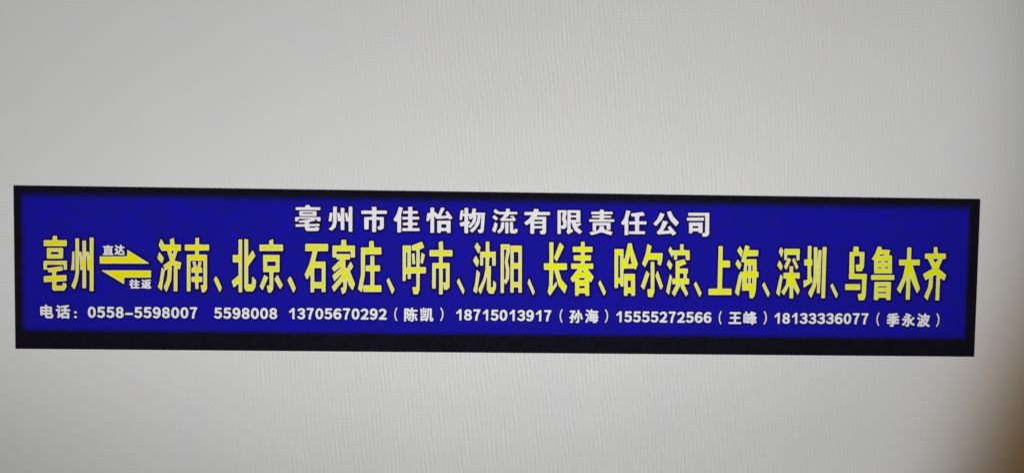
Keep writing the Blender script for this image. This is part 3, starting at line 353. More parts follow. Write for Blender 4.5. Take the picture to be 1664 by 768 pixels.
    '石8': '197 430 -376 -4 -22 -9 -13 -18 -2 -124 6 -22 11 -12 14 -6 68 1 6 -2 1 -5 -36 -146 -77 -178 -2 -20 45 -98 19 -13 28 0 4 -3 2 -170 8 -19 18 -12 68 0 18 6 15 17 5 38 6 5 36 -2 9 -41 11 -12 14 -6 78 3 17 9 10 16 2 136 -4 376 -10 18 -19 10 -116 -1 -8 2 -2 5 17 80 5 8 130 2 24 6 15 14 6 22 -3 118 -8 19|9 -37 34 1 6 -5 1 -134 -5 -10 -34 -1 -6 5 -1 134/191 411 -330 -3 -42 -3 -14 -12 -1 -116 5 -16 14 -7 84 2 9 -5 -43 -174 -79 -186 24 -56 21 -38 10 -4 10 1 24 31 4 2 2 -4 3 -24 0 -192 3 -10 10 -8 60 1 12 5 7 12 1 44 8 5 74 -2 4 -47 14 -12 66 1 10 5 6 8 -2 502 -8 10 -10 3 -132 -2 -8 1 -3 6 25 118 6 10 140 1 18 3 10 8 3 16 -2 108 -3 10|-12 -17 71 1 10 -4 1 -173 -5 -11 -70 -2 -10 4 -1 175/181 392 -314 -2 -38 -2 -6 -5 -1 -100 3 -9 10 -2 96 2 6 -1 3 -4 -49 -198 -77 -180 22 -50 11 -22 4 -4 8 8 40 66 6 4 2 -3 3 -85 0 -186 1 -8 4 -3 42 0 7 3 2 56 3 5 6 2 108 -1 5 -6 0 -44 2 -8 51 -1 6 2 2 3 -2 482 -3 4 -7 1 -148 -2 -6 2 -2 5 34 156 4 7 150 2 17 5 2 62 -2 42|-30 1 107 1 9 -5 2 -12 0 -194 -1 -8 -3 -4 -29 -3 -76 0 -8 1 -4 3 -1 211 1 7/169 379 -298 -2 -30 -2 -6 -4 0 -74 2 -10 104 -1 10 -5 3 -8 -51 -206 -74 -176 17 -42 7 -6 6 5 38 62 12 4 6 -3 4 -6 3 -98 1 -176 2 -8 4 -2 16 0 6 2 2 6 1 46 5 8 10 3 122 -1 6 -4 3 -6 3 -46 6 -2 20 0 8 4 -2 458 -4 4 -8 0 -142 -1 -10 5 -3 12 34 162 5 12 6 4 8 1 150 2 4 7 0 40 -2 36|-39 12 10 2 112 0 8 -2 6 -6 3 -17 0 -206 -2 -10 -5 -5 -34 -4 -88 0 -10 2 -5 5 -2 12 0 214 2 10/157 368 -284 -1 -22 -2 -5 -6 -1 -52 3 -8 7 -2 90 -1 13 -7 7 -14 -2 -14 -49 -196 -74 -174 7 -18 4 -6 4 -1 31 47 9 8 10 4 10 -2 8 -5 6 -9 5 -100 0 -168 3 -8 5 4 1 36 2 10 9 10 13 4 128 -2 8 -5 6 -9 3 -40 3 -3 6 0 5 5 -2 436 -3 3 -8 1 -136 -1 -8 3 -7 6 -4 8 -1 10 35 166 6 14 9 7 10 3 144 1 4 7 0 30 -3 26|-45 21 14 4 116 0 13 -4 8 -10 5 -20 0 -210 -4 -14 -10 -9 -36 -5 -94 0 -13 4 -9 10 -3 16 1 216 4 14',
    '家9': '41 479 -52 0 -44 -7 -12 -10 -7 -14 -5 -61 -108 -4 -20 -12 -9 -23 2 -204 8 -14 13 -9 44 -6 12 -21 -77 -82 -9 -18 2 -26 31 -60 -23 -28 -4 -26 37 -104 -2 -8 -37 -46 -4 -14 1 -16 33 -80 16 -18 20 -7 22 6 54 57 29 -84 14 -14 19 -5 20 6 55 37 8 14 19 59 8 -5 24 -33 12 -8 22 -3 19 8 11 16 41 110 -3 26 -72 180 41 60 6 22 -4 18 -44 90 51 8 14 12 6 16 1 164 -4 42 -10 18 -19 10 -104 1 -9 67 -13 16/37 459 -74 -2 -12 -5 -7 -12 0 -64 -4 -8 -15 -3 -104 0 -12 -7 -5 -14 1 -194 14 -12 50 -2 8 -24 21 -12 -95 -99 -6 -11 3 -20 36 -64 -31 -34 -2 -16 32 -88 12 -18 -46 -60 -4 -18 34 -80 10 -9 12 -1 15 10 97 121 12 9 3 -30 -35 -21 -5 -19 27 -98 8 -10 10 -3 12 4 50 35 30 108 8 -6 50 -70 12 -5 12 5 9 16 36 98 -2 16 -76 186 3 10 43 58 4 14 -39 82 -17 22 3 22 3 4 57 1 10 5 6 8 1 162 -3 38 -6 10 -12 5 -116 0 -6 76 -8 11|95 105 1 -5 -10 -20 -27 -49 -8 -8 -3 15 1 64 8 5/31 441 -34 0 -28 -2 -5 -3 -2 -78 -4 -8 -29 -3 -98 0 -6 -2 -3 -7 0 -170 2 -10 7 -3 26 0 22 3 8 5 3 -33 3 -5 54 -5 -127 -128 -4 -6 1 -8 24 -44 8 -7 12 7 94 70 6 1 2 -5 -4 -9 -134 -125 -3 -6 1 -6 26 -71 4 -7 4 -2 102 105 8 3 4 -8 -3 -10 -150 -182 -1 -10 28 -65 4 -4 4 1 130 160 10 8 2 -6 3 -34 1 -50 -5 -6 -31 -16 -4 -8 22 -80 6 -9 38 23 9 12 19 72 5 90 5 29 6 -12 18 -65 50 -72 8 -8 4 1 3 5 34 90 -2 8 -79 196 2 8 49 68 -2 8 -33 66 -6 6 -6 -4 -54 -100 -14 -3 -5 9 -5 20 -2 108 4 4 14 3 48 0 7 3 2 36 -1 45 -10 4 -106 0 -88 -2 -12 -6 -2 6 -1 33 2 4 5 3 16 2 200 2 5 -3 2 -6 0 -76 2 -8 5 -3 10 0 42 0 7 3 2 10 0 140 -3 35 -3 3 -7 1 -80 -2 -44 2 -3 7 -2 76 -3 5/-165 330 0 -152 0 -6 4 -4 16 0 14 4 2 8 2 74 8 8 24 3 212 1 6 -4 3 -8 1 -78 8 -4 32 2 2 10 0 124 -2 26 -4 4 -6 0 -108 -1 -14 3 -5 10 -3 70 -4 8 -24 0 -22 -4 -2 -8 -1 -66 -2 -6 -5 -5 -34 -4 -90 -1|85 200 -94 0 -78 -2 -8 -2 -2 -10 0 -40 2 -8 6 -2 48 -2 8 -8 0 -12 -6 -7 -12 -4 -6 -4 -69 -69 -40 -42 -3 -6 16 -32 4 -4 4 1 100 73 12 2 8 -8 1 -18 -5 -11 -110 -102 -23 -25 0 -8 17 -44 6 -8 12 9 86 89 10 3 8 -5 5 -10 2 -12 -5 -14 -140 -172 -8 -14 17 -40 5 -4 4 2 124 152 10 7 10 -2 5 -5 2 -6 4 -98 -7 -10 -26 -14 -5 -8 15 -55 6 -7 18 9 8 8 19 69 3 26 5 108 5 12 12 2 9 -8 24 -90 41 -59 4 -2 6 7 23 60 -2 10 -80 196 4 12 47 64 -1 8 -19 38 -6 6 -6 -4 -43 -82 -17 -21 -10 -1 -7 6 -14 48 -1 120 4 6 6 3 56 3 6 2 2 8 0 44 -2 6/-154 320 -1 -130 1 -8 3 -3 8 1 4 6 0 64 4 12 12 10 26 4 144 0 26 2 48 -2 10 -7 5 -11 2 -72 7 -4 11 2 3 10 0 112 -3 18 -9 4 -100 -2 -17 4 -7 7 -3 9 -1 46 -3 20 -3 5 -16 0 -11 -5 -2 -66 -4 -10 -7 -6 -10 -4 -28 -2 -82 0|73 190 -80 0 -77 -4 -3 -10 2 -27 6 -3 36 0 10 -4 10 -12 0 -20 -8 -11 -22 -11 -64 -64 -36 -38 -3 -6 7 -15 4 -3 4 1 88 65 10 5 16 -2 7 -5 5 -7 2 -25 -6 -14 -114 -106 -14 -14 -3 -8 11 -31 6 -3 82 84 16 8 14 -4 10 -10 6 -18 -2 -18 -6 -10 -140 -170 -3 -8 7 -20 4 -4 4 1 116 143 14 7 16 -2 9 -7 4 -10 6 -98 -1 -10 -6 -8 -30 -20 8 -34 6 -9 8 3 4 6 16 64 6 64 2 70 4 10 6 7 8 4 10 0 10 -4 6 -7 6 -12 20 -80 30 -43 4 -1 4 5 15 39 -1 10 -79 194 0 10 4 8 44 60 0 8 -7 14 -6 8 -4 -2 -25 -44 -11 -25 -15 -19 -11 -7 -14 1 -12 9 -15 53 -3 114 2 12 6 9 10 6 55 5 3 6 0 26 -3 6',
    '庄10': '62 456 -84 -10 -19 -10 -11 -22 2 -62 -4 -6 -100 -3 -18 -10 -10 -19 1 -440 -46 -242 5 -17 14 -16 52 -43 20 -10 36 5 292 2 22 10 12 21 -1 116 -7 20 -12 11 -14 5 -76 2 -5 12 1 134 6 5 54 2 22 15 7 20 0 88 -5 24 -16 16 -14 5 -48 0 -7 3 -2 90 7 7 78 4 12 5 10 10 7 24 -3 116 -10 19 -18 10 -90 2 -12 83 -11 16|-36 156 4 -4 3 -36 0 -50 -5 -8 -5 2 -2 8 1 80|-34 -114 5 -8 2 -136 -5 -6 -22 -1 -7 3 -1 8 19 134 3 5/58 436 -74 -9 -12 -7 -5 -12 4 -62 -3 -17 -24 -4 -90 0 -10 -5 -6 -10 1 -440 -46 -236 3 -10 10 -11 50 -41 12 -6 22 6 298 1 12 5 6 10 1 72 -2 40 -5 10 -16 7 -86 -2 -5 3 -2 10 1 176 8 5 64 0 12 7 5 14 0 84 -3 16 -11 8 -69 -1 -7 3 -1 134 8 5 88 2 12 7 5 16 -2 108 -7 12 -10 5 -100 0 -12 93 -6 10|-56 176 36 3 9 -5 2 -126 -2 -8 -5 -3 -38 0 -6 5 -1 124|-58 -94 40 1 8 -5 3 -174 -5 -12 -68 -2 -5 4 22 144 0 38/50 417 -50 -7 -12 -4 -1 -36 3 -54 -4 -6 -38 -3 -84 0 -6 -2 -3 -5 2 -434 -44 -228 4 -10 51 -41 4 1 2 4 19 98 0 18 26 160 3 323 6 4 40 2 208 2 6 2 2 3 -3 104 -9 3 -62 -2 -42 2 -5 11 -7 84 -2 8|12 172 -4 -4 -1 -6 2 -40 -1 -99 -8 -4 -60 -1 -8 -4 -1 -8 0 -70 2 -8 7 -3 62 0 6 -5 3 -96 0 -120 -2 -4 -5 -3 -68 0 -32 -2 -7 -3 -2 -4 3 -94 3 -4 9 -1 274 3 4 3 1 9 0 52 -4 40 -11 3 -92 -2 -7 3 -2 6 -1 216 2 3 6 2 74 0 7 3 2 10 -1 76 -2 3 -6 2 -70 -2 -11 3 -2 8 -1 139 -8 4/39 402 -32 -4 -6 -4 -1 -20 3 -62 -5 -12 -8 -3 -36 -2 -78 -1 -6 -2 -2 -4 1 -426 -42 -220 6 -10 27 -21 4 3 2 8 40 250 3 316 2 12 5 5 8 2 42 2 150 1 48 2 6 5 0 69 -2 10 -12 2 -86 -1 -12 3 -4 6 -3 12 -7 78|26 160 -4 -2 -2 -8 2 -122 -3 -14 -5 -5 -6 -2 -58 -1 -6 -4 0 -10 0 -44 2 -8 8 -2 56 -1 8 -5 3 -6 2 -100 0 -130 -5 -8 -8 -3 -70 -1 -28 -4 -2 -8 0 -64 4 -6 8 0 248 2 6 4 0 8 0 36 -4 32 -12 2 -86 -1 -8 3 -5 8 -1 234 4 6 8 3 68 1 8 2 2 8 0 50 -2 6 -4 2 -70 -1 -12 5 -3 12 -1 130 -6 6/30 390 -15 -2 -5 -6 4 -72 -3 -10 -7 -9 -14 -5 -104 -2 -5 -2 -2 -4 1 -416 -41 -214 2 -8 11 -8 4 1 3 11 37 230 2 316 3 14 8 10 13 4 42 2 150 0 40 3 5 5 1 50 -4 9 -90 -1 -10 3 -8 6 -7 17 -5 64 -3 10|36 149 -5 -5 1 -120 -3 -14 -7 -9 -10 -4 -54 -2 -3 -5 -1 -8 0 -26 3 -6 57 -3 10 -6 7 -11 3 -102 -1 -134 -6 -12 -13 -7 -72 -1 -19 -4 -3 -8 1 -44 3 -5 8 -1 228 3 5 3 1 8 0 26 -5 22 -11 2 -80 -1 -12 6 -7 11 -2 240 7 11 12 6 68 2 4 7 0 30 -2 7 -4 2 -64 -1 -10 4 -8 7 -4 15 0 120 -3 6',
    '、11': '-41 172 -22 -13 -33 -51 -6 -16 1 -20 94 -225 18 -16 24 -3 16 8 12 14 38 78 2 22 -101 204 -19 16/-37 152 -12 -8 -30 -46 -2 -22 91 -218 9 -9 12 -1 16 14 34 70 2 14 -97 196 -9 9/-33 131 -28 -39 -2 -12 84 -200 4 -7 4 -1 12 19 21 45 2 8 -89 179 -4 6/-35 104 -12 -16 -1 -10 66 -158 7 -14 4 -3 6 7 13 26 1 10 -76 152 -4 5/-33 80 4 -18 40 -98 14 -32 6 -3 6 10 -1 9 -53 105',
    '呼12': '126 464 -24 -2 -150 -63 -126 0 -24 -4 -19 -11 -9 -20 5 -588 9 -17 16 -10 62 0 22 9 18 22 56 7 12 8 8 13 4 60 4 4 7 -2 1 -138 -4 -4 -30 -5 -14 -7 -11 -14 -4 -18 20 -124 13 -18 20 -9 82 3 14 6 13 14 32 94 -1 220 6 5 68 3 16 12 8 18 -1 118 -15 20 -32 8 -3 4 33 138 0 24 -10 19 -49 43 40 26 8 14 1 18 -44 105 -12 13/122 445 -16 -3 -150 -63 -134 0 -20 -5 -9 -14 5 -578 6 -10 10 -5 52 2 14 9 6 24 68 3 11 15 2 70 15 3 35 -3 1 -176 -8 -6 -44 -5 -8 -7 -3 -10 19 -118 6 -10 10 -5 76 3 11 6 6 12 26 80 0 238 7 3 76 1 10 6 5 10 0 100 -5 14 -16 7 -74 -2 -7 7 3 15 26 -10 10 3 8 10 37 150 -5 18 -52 42 -8 4 -16 -2 -4 3 2 15 62 30 10 16 -39 98 -7 10|-38 251 1 7 5 4 19 -2 -17 -11|16 38 -6 -6 -18 2 18 9/118 425 -22 -7 -124 -53 -11 -5 -4 -6 0 -62 2 -10 67 -1 5 -3 2 -4 2 -248 -1 -9 -4 -3 -74 -3 -7 1 -3 4 -3 332 -2 10 -9 3 -102 0 -15 -3 -4 -6 5 -562 2 -3 6 -2 34 2 6 4 1 99 4 8 21 1 6 -4 1 -69 3 -5 8 -2 32 2 6 4 1 77 3 7 76 2 9 -3 2 -8 1 -204 -6 -5 -52 -4 -6 -6 17 -101 2 -6 5 -2 56 1 8 2 4 7 24 70 0 257 8 4 84 0 5 3 2 4 0 84 -2 8 -9 3 -82 -2 -6 2 -3 7 0 198 -2 60 -5 12 7 6 65 31 6 7 -34 82|-124 257 10 -2 3 -9 2 -232 -2 -8 -7 -3 -12 1 -3 10 -2 234 3 7|122 248 -5 -6 -18 -150 5 -8 28 -20 4 3 2 7 32 134 -7 10|-4 238 -31 -12 -6 -8 12 -146 3 -15 4 -3 30 8 5 4 2 4 -12 148 -3 17/110 408 -132 -54 -8 -9 0 -41 2 -8 8 -2 54 -1 8 -5 3 -6 2 -264 -3 -12 -8 -5 -88 -2 -10 3 -4 6 -3 150 -1 178 -2 10 -8 2 -86 0 -8 -2 -2 -6 4 -535 2 -3 6 -2 10 0 6 4 1 92 2 8 5 5 34 2 12 -5 3 -10 1 -57 4 -5 10 0 8 2 2 4 1 68 5 12 12 3 80 0 8 -1 6 -4 3 -12 2 -216 -3 -6 -6 -4 -46 -4 -5 -2 -2 -4 13 -78 2 -4 6 -2 36 0 8 3 24 69 -1 248 2 12 5 5 6 2 78 1 6 2 2 4 0 60 -2 8 -84 1 -11 5 -4 10 -1 198 -2 54 -2 7 -10 7 -3 8 3 8 6 5 70 33 5 4 -1 8 -22 52|-114 269 10 -3 5 -12 2 -248 -2 -8 -5 -5 -26 -4 -10 3 -5 12 -2 250 2 8 5 5|132 224 -4 -4 -2 -12 -13 -106 3 -10 8 -5 6 8 26 107 -4 8|-16 219 -10 -5 -2 -8 12 -128 2 -6 4 -1 9 3 3 8 -12 130 -2 6/110 390 -4 4 -6 0 -116 -50 -4 -8 2 -29 6 -3 42 0 16 -2 16 11 62 29 3 4 0 6|-163 336 -3 -8 0 -50 4 -32 7 22 7 7 10 4 34 -1 9 -6 7 -10 1 -122 2 -20 0 -108 -2 -14 -5 -9 -8 -6 -30 -5 -14 4 -14 16 -2 -2 -2 -30 2 -56 2 -2 18 13 32 1 14 -3 14 -11 13 20 9 5 10 1 88 -1 12 -6 10 -14 12 16 10 6 72 1 7 2 3 8 0 36 -2 5 -4 3 -76 1 -12 7 -10 15 -13 -17 -13 -6 -90 -2 -10 3 -9 7 -5 8 -1 10 -2 316 -2 4 -7 2 -66 0|60 226 -3 -16 0 -54 3 -12 3 16 0 54|140 202 -4 -10 2 -9 5 13|-160 94 -3 -16 0 -58 3 -12 3 16 0 58|64 -204 -3 -16 0 -62 3 -12 3 16 0 62|64 -312 -8 -12 -9 -6 -39 -4 -6 -3 8 -57 4 -8 26 -2 8 6 19 58 0 18',
    '市13': '24 470 -72 -17 -22 -16 -7 -22 3 -89 -120 -6 -20 -13 -9 -24 0 -96 6 -18 9 -13 22 -10 112 0 6 -5 1 -18 -4 -6 -79 -5 -17 -11 -9 -18 1 -408 7 -32 18 -17 18 -4 68 1 7 -72 13 -16 22 -7 60 2 18 7 15 22 3 46 36 1 16 6 30 28 24 31 3 66 -6 352 -9 17 -18 10 -79 3 -3 4 -1 16 2 6 5 3 122 4 20 15 7 22 0 84 -4 24 -5 12 -12 11 -16 6 -112 2 -13 115 -15 20/22 450 -64 -16 -13 -11 -2 -22 6 -78 -3 -17 -132 -4 -12 -7 -5 -14 0 -90 9 -20 16 -5 122 2 8 -5 1 -56 -3 -9 -90 -4 -10 -5 -6 -10 1 -400 4 -26 13 -10 60 -1 10 5 6 8 -1 310 4 8 11 -1 3 -9 4 -394 5 -14 14 -7 56 2 12 5 7 14 0 56 7 3 42 -2 13 3 42 42 6 14 -5 398 -6 10 -10 5 -92 0 -4 65 8 5 132 2 12 7 5 14 0 78 -5 28 -16 9 -126 2 -5 19 -9 108 -6 10|56 -26 6 -2 3 -7 2 -120 0 -58 -3 -5 -6 -2 -7 3 -2 10 -1 174 2 5/18 431 -50 -14 -6 -5 7 -113 -3 -11 -142 -4 -6 -2 -3 -7 0 -78 5 -12 90 -1 50 2 7 -1 3 -4 1 -90 -2 -10 -7 -3 -94 -2 -4 -2 -3 -5 2 -384 3 -20 4 -4 42 -1 6 2 2 3 -1 320 3 5 6 2 42 -2 3 -9 4 -402 1 -8 6 -3 42 0 8 5 1 184 -4 18 0 172 -2 20 0 18 3 5 44 2 5 -3 2 -6 2 -214 -5 -6 -34 -1 -5 -3 -2 -4 15 -102 2 -4 6 -3 30 -2 14 1 35 36 4 10 -5 384 -2 3 -6 2 -76 -2 -24 2 -3 7 -1 94 2 3 6 2 140 2 6 2 3 7 0 68 -5 21 -10 2 -126 -1 -6 3 -3 9 -8 118 -3 10/8 414 -26 -7 -6 -6 5 -102 0 -14 -5 -8 -12 -3 -130 -3 -6 -4 0 -10 0 -52 4 -8 136 1 10 -3 5 -8 0 -104 -3 -12 -12 -5 -88 -3 -4 -2 -2 -4 2 -370 2 -10 6 -4 20 0 4 8 0 314 4 6 10 3 48 0 10 -3 4 -6 1 -8 5 -398 4 -8 12 0 12 2 2 8 0 160 -1 20 -2 214 1 10 4 6 10 3 50 0 10 -5 3 -8 2 -226 -2 -8 -5 -5 -29 -3 -5 -4 10 -82 6 -4 22 -2 8 2 27 28 3 12 -4 362 -2 4 -6 2 -86 -1 -8 1 -6 4 -3 12 -2 104 5 8 10 3 136 3 6 4 0 10 0 48 -2 8 -4 4 -104 0 -22 -1 -12 5 -5 16 -9 114 -2 4/-2 400 -9 -3 -3 -6 6 -98 -1 -12 -6 -10 -7 -5 -10 -3 -72 0 -54 -3 -4 -7 0 -34 2 -9 6 -3 128 1 12 -6 7 -11 1 -110 -5 -16 -7 -6 -8 -3 -66 -1 -20 -3 -3 -5 1 -352 1 -8 5 -3 4 2 2 7 0 92 -3 22 2 190 8 12 13 6 54 0 15 -6 7 -8 3 -12 1 -330 3 -60 1 -4 4 -2 3 8 1 148 -3 22 1 168 -3 48 2 10 6 10 15 8 54 0 14 -5 8 -11 4 -144 0 -94 -4 -10 -6 -7 -8 -4 -20 -2 -3 -7 8 -56 5 -5 10 -2 10 3 20 23 2 31 -2 30 -3 296 -2 4 -7 2 -80 -2 -8 3 -8 6 -4 7 -2 10 -2 108 8 13 14 7 132 3 4 7 0 34 -2 9 -6 3 -114 -2 -10 2 -8 5 -5 7 -4 12 -7 96 -3 12',
    '、14': '-43 171 -16 -8 -11 -15 -30 -66 0 -24 109 -212 18 -14 24 -1 16 8 12 17 22 66 -1 22 -100 210 -19 16/-37 152 -8 -4 -7 -10 -28 -60 -1 -16 105 -202 9 -9 12 -1 10 5 7 11 19 60 0 14 -97 202 -9 9/-33 128 -4 -3 -16 -33 -8 -18 -1 -8 87 -168 12 -22 4 -3 7 11 14 44 0 8 -68 144 -21 41/-33 98 -10 -14 -4 -12 0 -7 78 -151 4 -6 4 -1 9 19 -1 12 -72 150/-33 72 0 -8 30 -55 -2 10 -22 47',
    '沈15': '77 467 -70 -2 -14 -6 -11 -12 -6 -20 -1 -121 -8 3 4 26 -8 22 -62 87 -22 13 -22 -2 -16 -12 -46 -96 3 -24 46 -78 -19 -15 -14 -25 -37 -72 -3 -22 6 -16 64 -96 -9 -36 -16 -182 -33 -138 0 -22 5 -14 10 -12 60 -44 21 -5 26 8 16 -14 16 -6 20 4 16 13 28 70 6 8 38 -62 16 -14 80 -11 22 3 13 8 9 12 38 90 7 96 -3 16 -55 64 -29 13 -3 11 1 145 6 4 36 0 14 5 14 12 6 16 -2 236 -8 19 -18 12 -75 5 -4 32 -1 96 -11 20|-77 1 44 1 9 -3 1 -20 -12 -44 -48 48 0 8/73 448 -60 -2 -15 -11 0 -140 -4 -10 -43 -1 -9 3 8 40 -2 16 -60 84 -11 10 -12 0 -10 -8 -41 -86 4 -16 68 -106 20 -16 4 -30 -2 -12 -3 -2 -35 56 -11 6 -12 -1 -10 -11 -46 -90 2 -14 77 -112 -11 -10 -5 -10 -19 -198 -32 -136 -1 -16 11 -16 56 -41 10 -1 10 4 12 25 26 -35 12 -6 12 2 10 12 52 147 8 14 4 -87 36 -64 12 -10 72 -7 14 3 10 12 35 82 4 102 -55 59 -16 0 -14 -15 -3 22 1 192 6 5 57 1 9 6 5 10 -2 228 -5 10 -10 6 -80 1 -7 3 -4 142 -7 12|99 155 4 -8 1 -84 -2 -8 -7 -3 -7 3 -1 6 6 74 2 16|-7 34 5 -9 0 -44 -32 -150 -29 -65 -14 -20 23 173 -6 12 -44 44 -9 14 12 13 12 27 18 -7 42 0 11 3/65 430 -44 -2 -6 -5 1 -142 -2 -12 -7 -3 -74 0 -5 -3 -2 -4 2 -208 2 -8 7 -3 28 0 6 2 2 3 1 118 2 8 7 3 24 0 5 -3 2 -8 2 -186 -31 -146 -6 -20 -72 -150 -7 -18 31 -54 10 -11 8 13 28 78 40 114 18 69 6 10 3 -35 -2 -174 34 -62 9 -5 64 -4 11 21 26 62 4 88 -16 20 -25 24 -4 -2 -1 -6 -3 -97 -6 -4 -22 0 -7 1 -3 4 -1 332 -4 8 -27 2 -4 6 10 126 5 6 19 3 16 -2 4 -11 3 -118 7 -3 38 0 7 1 3 3 -1 215 -3 5 -6 2 -86 -2 -7 3 -4 64 0 88 -2 6|-129 414 -6 -7 -29 -60 -2 -8 60 -96 9 -9 6 9 22 90 -52 75|-145 200 -12 -17 -32 -66 62 -92 6 -7 4 -1 6 14 20 80 -46 82|-125 -34 -5 -11 -16 -182 -33 -142 4 -8 48 -34 4 2 2 8 47 314 -4 10 -39 39/33 415 -4 -2 -2 -8 1 -130 -2 -14 -5 -5 -6 -2 -68 -1 -6 -2 -2 -4 2 -184 2 -8 12 -2 6 6 1 110 3 12 10 5 36 0 10 -3 4 -6 3 -200 -34 -166 -75 -154 -4 -14 18 -32 6 -3 4 5 61 174 27 100 6 7 8 2 8 -5 3 -12 -1 -224 32 -55 50 -5 5 2 4 6 26 62 5 81 -12 17 -4 2 -3 -2 -3 -30 -1 -44 -5 -10 -10 -3 -34 0 -8 2 -6 6 -2 329 -4 8 -18 1 -8 3 -4 6 -1 10 10 128 5 12 10 5 38 2 12 -5 5 -22 1 -102 4 -4 12 -1 12 1 4 4 -2 190 -2 4 -6 2 -78 -1 -8 1 -6 4 -3 12 -3 138 -5 6|-127 388 -6 -7 -16 -32 -2 -10 40 -64 10 -9 6 13 12 52 -34 49 -6 7|-145 174 -8 -11 -19 -38 -2 -8 43 -64 8 -6 6 11 12 51 -30 55 -6 8|-113 -62 -4 -2 -2 -7 -15 -160 -31 -132 4 -8 24 -16 4 1 2 5 44 288 -3 10/41 403 -4 -8 3 -68 -1 -58 -3 -12 -7 -9 -10 -4 -60 -1 -7 -2 -3 -10 2 -38 4 -4 18 8 42 0 11 -4 7 -8 4 -12 1 -116 3 -8 5 30 7 90 6 16 7 8 11 4 40 2 15 -4 9 -10 4 -18 0 -94 3 -6 5 0 3 2 1 8 -3 164 -9 4 -72 -2 -10 4 -7 6 -5 16 -2 128 -3 6|-125 368 -12 -19 -2 -10 26 -41 8 -5 7 18 3 18 -22 34|-145 151 -14 -24 -2 -10 24 -36 10 -9 6 12 5 25 -21 37 -4 5|43 25 -4 -10 -1 -46 -11 -60 2 -4 16 2 10 -4 7 -6 5 -10 -1 -228 27 -48 14 -4 24 -1 8 7 21 54 -3 2 -16 -4 -42 1 -11 5 -7 10 -2 14 0 308 -4 7 -18 4|-105 -85 -4 -3 -2 -7 -6 -84 0 -23 18 103 0 8|-127 -258 -26 -99 1 -6 7 -5 4 1 3 10 10 68 3 28|-33 -274 -40 -77 1 -10 7 -6 6 7 14 39 12 38',
    '阳16': '-192 430 -17 -15 -6 -24 10 -776 6 -28 13 -16 18 -7 58 3 20 9 8 11 5 14 1 100 26 17 6 -111 6 -16 12 -11 18 -6 58 1 16 6 18 18 16 -16 14 -6 72 1 22 15 7 24 -10 718 -6 58 -11 14 -16 8 -160 -1 -23 17 -15 5 -150 -2/-184 412 -11 -15 0 -46 10 -734 4 -22 9 -9 12 -2 46 2 12 7 5 14 1 115 26 9 28 51 10 11 5 -30 0 -126 3 -28 6 -10 18 -5 44 0 12 5 7 14 -1 65 6 4 22 0 12 -5 1 -62 7 -14 14 -5 56 1 12 9 3 17 -10 710 -4 52 -8 8 -11 3 -166 -2 -6 3 -8 14 -12 5|58 257 30 1 6 -5 3 -126 -5 -12 -30 -1 -6 5 -3 126|64 -16 28 0 7 -7 2 -162 -2 -8 -5 -3 -28 0 -7 7 -2 162 2 8/-34 397 -134 -1 -6 -2 -3 -5 10 -768 3 -14 4 -4 38 1 6 5 1 170 3 2 4 -4 20 -29 6 0 50 95 -1 170 -27 104 33 158 -2 114 -2 6|158 378 -168 -2 -6 -2 -3 -5 4 -178 0 -124 2 -18 0 -122 2 -18 0 -124 2 -18 0 -122 3 -28 6 -5 36 0 7 3 0 78 3 5 6 2 66 -2 3 -7 2 -74 7 -3 38 0 6 2 3 5 -10 708 -2 42 -2 4|-90 314 8 -3 1 -10 -25 -200 21 -114 -2 -114 -3 -32 -16 -22 -8 -6 -3 10 -2 74 -4 408 2 6 3 2|40 275 64 1 6 -2 2 -3 3 -162 -1 -9 -4 -3 -64 -1 -6 2 -2 3 -3 162 1 9|44 1 64 1 6 -2 2 -3 3 -198 -1 -9 -4 -3 -64 -1 -6 2 -2 3 -3 198 1 9/-48 383 -108 0 -6 -2 -2 -4 10 -750 2 -8 14 -2 8 2 2 12 0 98 -2 22 2 48 -3 94 -3 270 -1 20 0 130 2 6 5 5 14 2 38 -1 6 -4 3 -8 -26 -210 20 -114 -2 -120 -3 -33 -23 -33 -2 -6 11 -20 4 -4 4 0 22 38 18 40 -2 158 -27 108 33 162 -2 96 -2 6|146 365 -144 -2 -6 -2 -2 -4 6 -426 1 -20 1 -122 1 -20 1 -120 2 -20 8 -4 10 0 6 4 1 72 5 8 10 3 70 0 12 -3 5 -12 1 -66 6 -4 16 0 6 2 2 4 -10 692 -2 34 -2 4|31 287 79 1 8 -2 6 -6 3 -179 -2 -10 -6 -6 -79 -1 -8 2 -6 6 -3 95 0 84 2 10|36 13 78 1 10 -3 4 -6 3 -214 -2 -10 -7 -6 -78 -1 -10 3 -4 6 -3 214 2 10/-153 369 1 -40 4 -12 13 16 17 4 44 -1 12 -7 8 -12 2 2 0 46 -4 7 -88 1|12 353 -5 -2 -1 -6 0 -52 4 -14 10 13 12 6 72 1 20 -4 7 -6 5 -10 3 -176 -4 -18 -9 -8 -10 -4 -78 0 -14 5 -12 15 -4 -20 2 -56 4 -12 12 15 14 5 78 0 10 -4 9 -8 4 -14 0 -100 2 -22 0 -84 -2 -12 -4 -8 -7 -6 -10 -4 -76 0 -12 3 -16 10 -2 -19 2 -50 2 -4 11 14 13 6 76 0 12 -3 9 -7 5 -10 1 -58 1 -4 4 -2 3 6 -2 22 1 102 -3 32 -1 250 -3 46 0 90 -2 22 1 114 -3 26 -2 4 -7 2|-54 307 -7 -38 -1 -20 2 -3 9 35 -1 20|-66 35 2 -26 4 -14 3 14|-60 -61 -3 -10 -3 -76 2 -12 2 -1 6 8 2 7 -1 40 -3 40|-78 -188 -10 -11 0 -6 6 4',
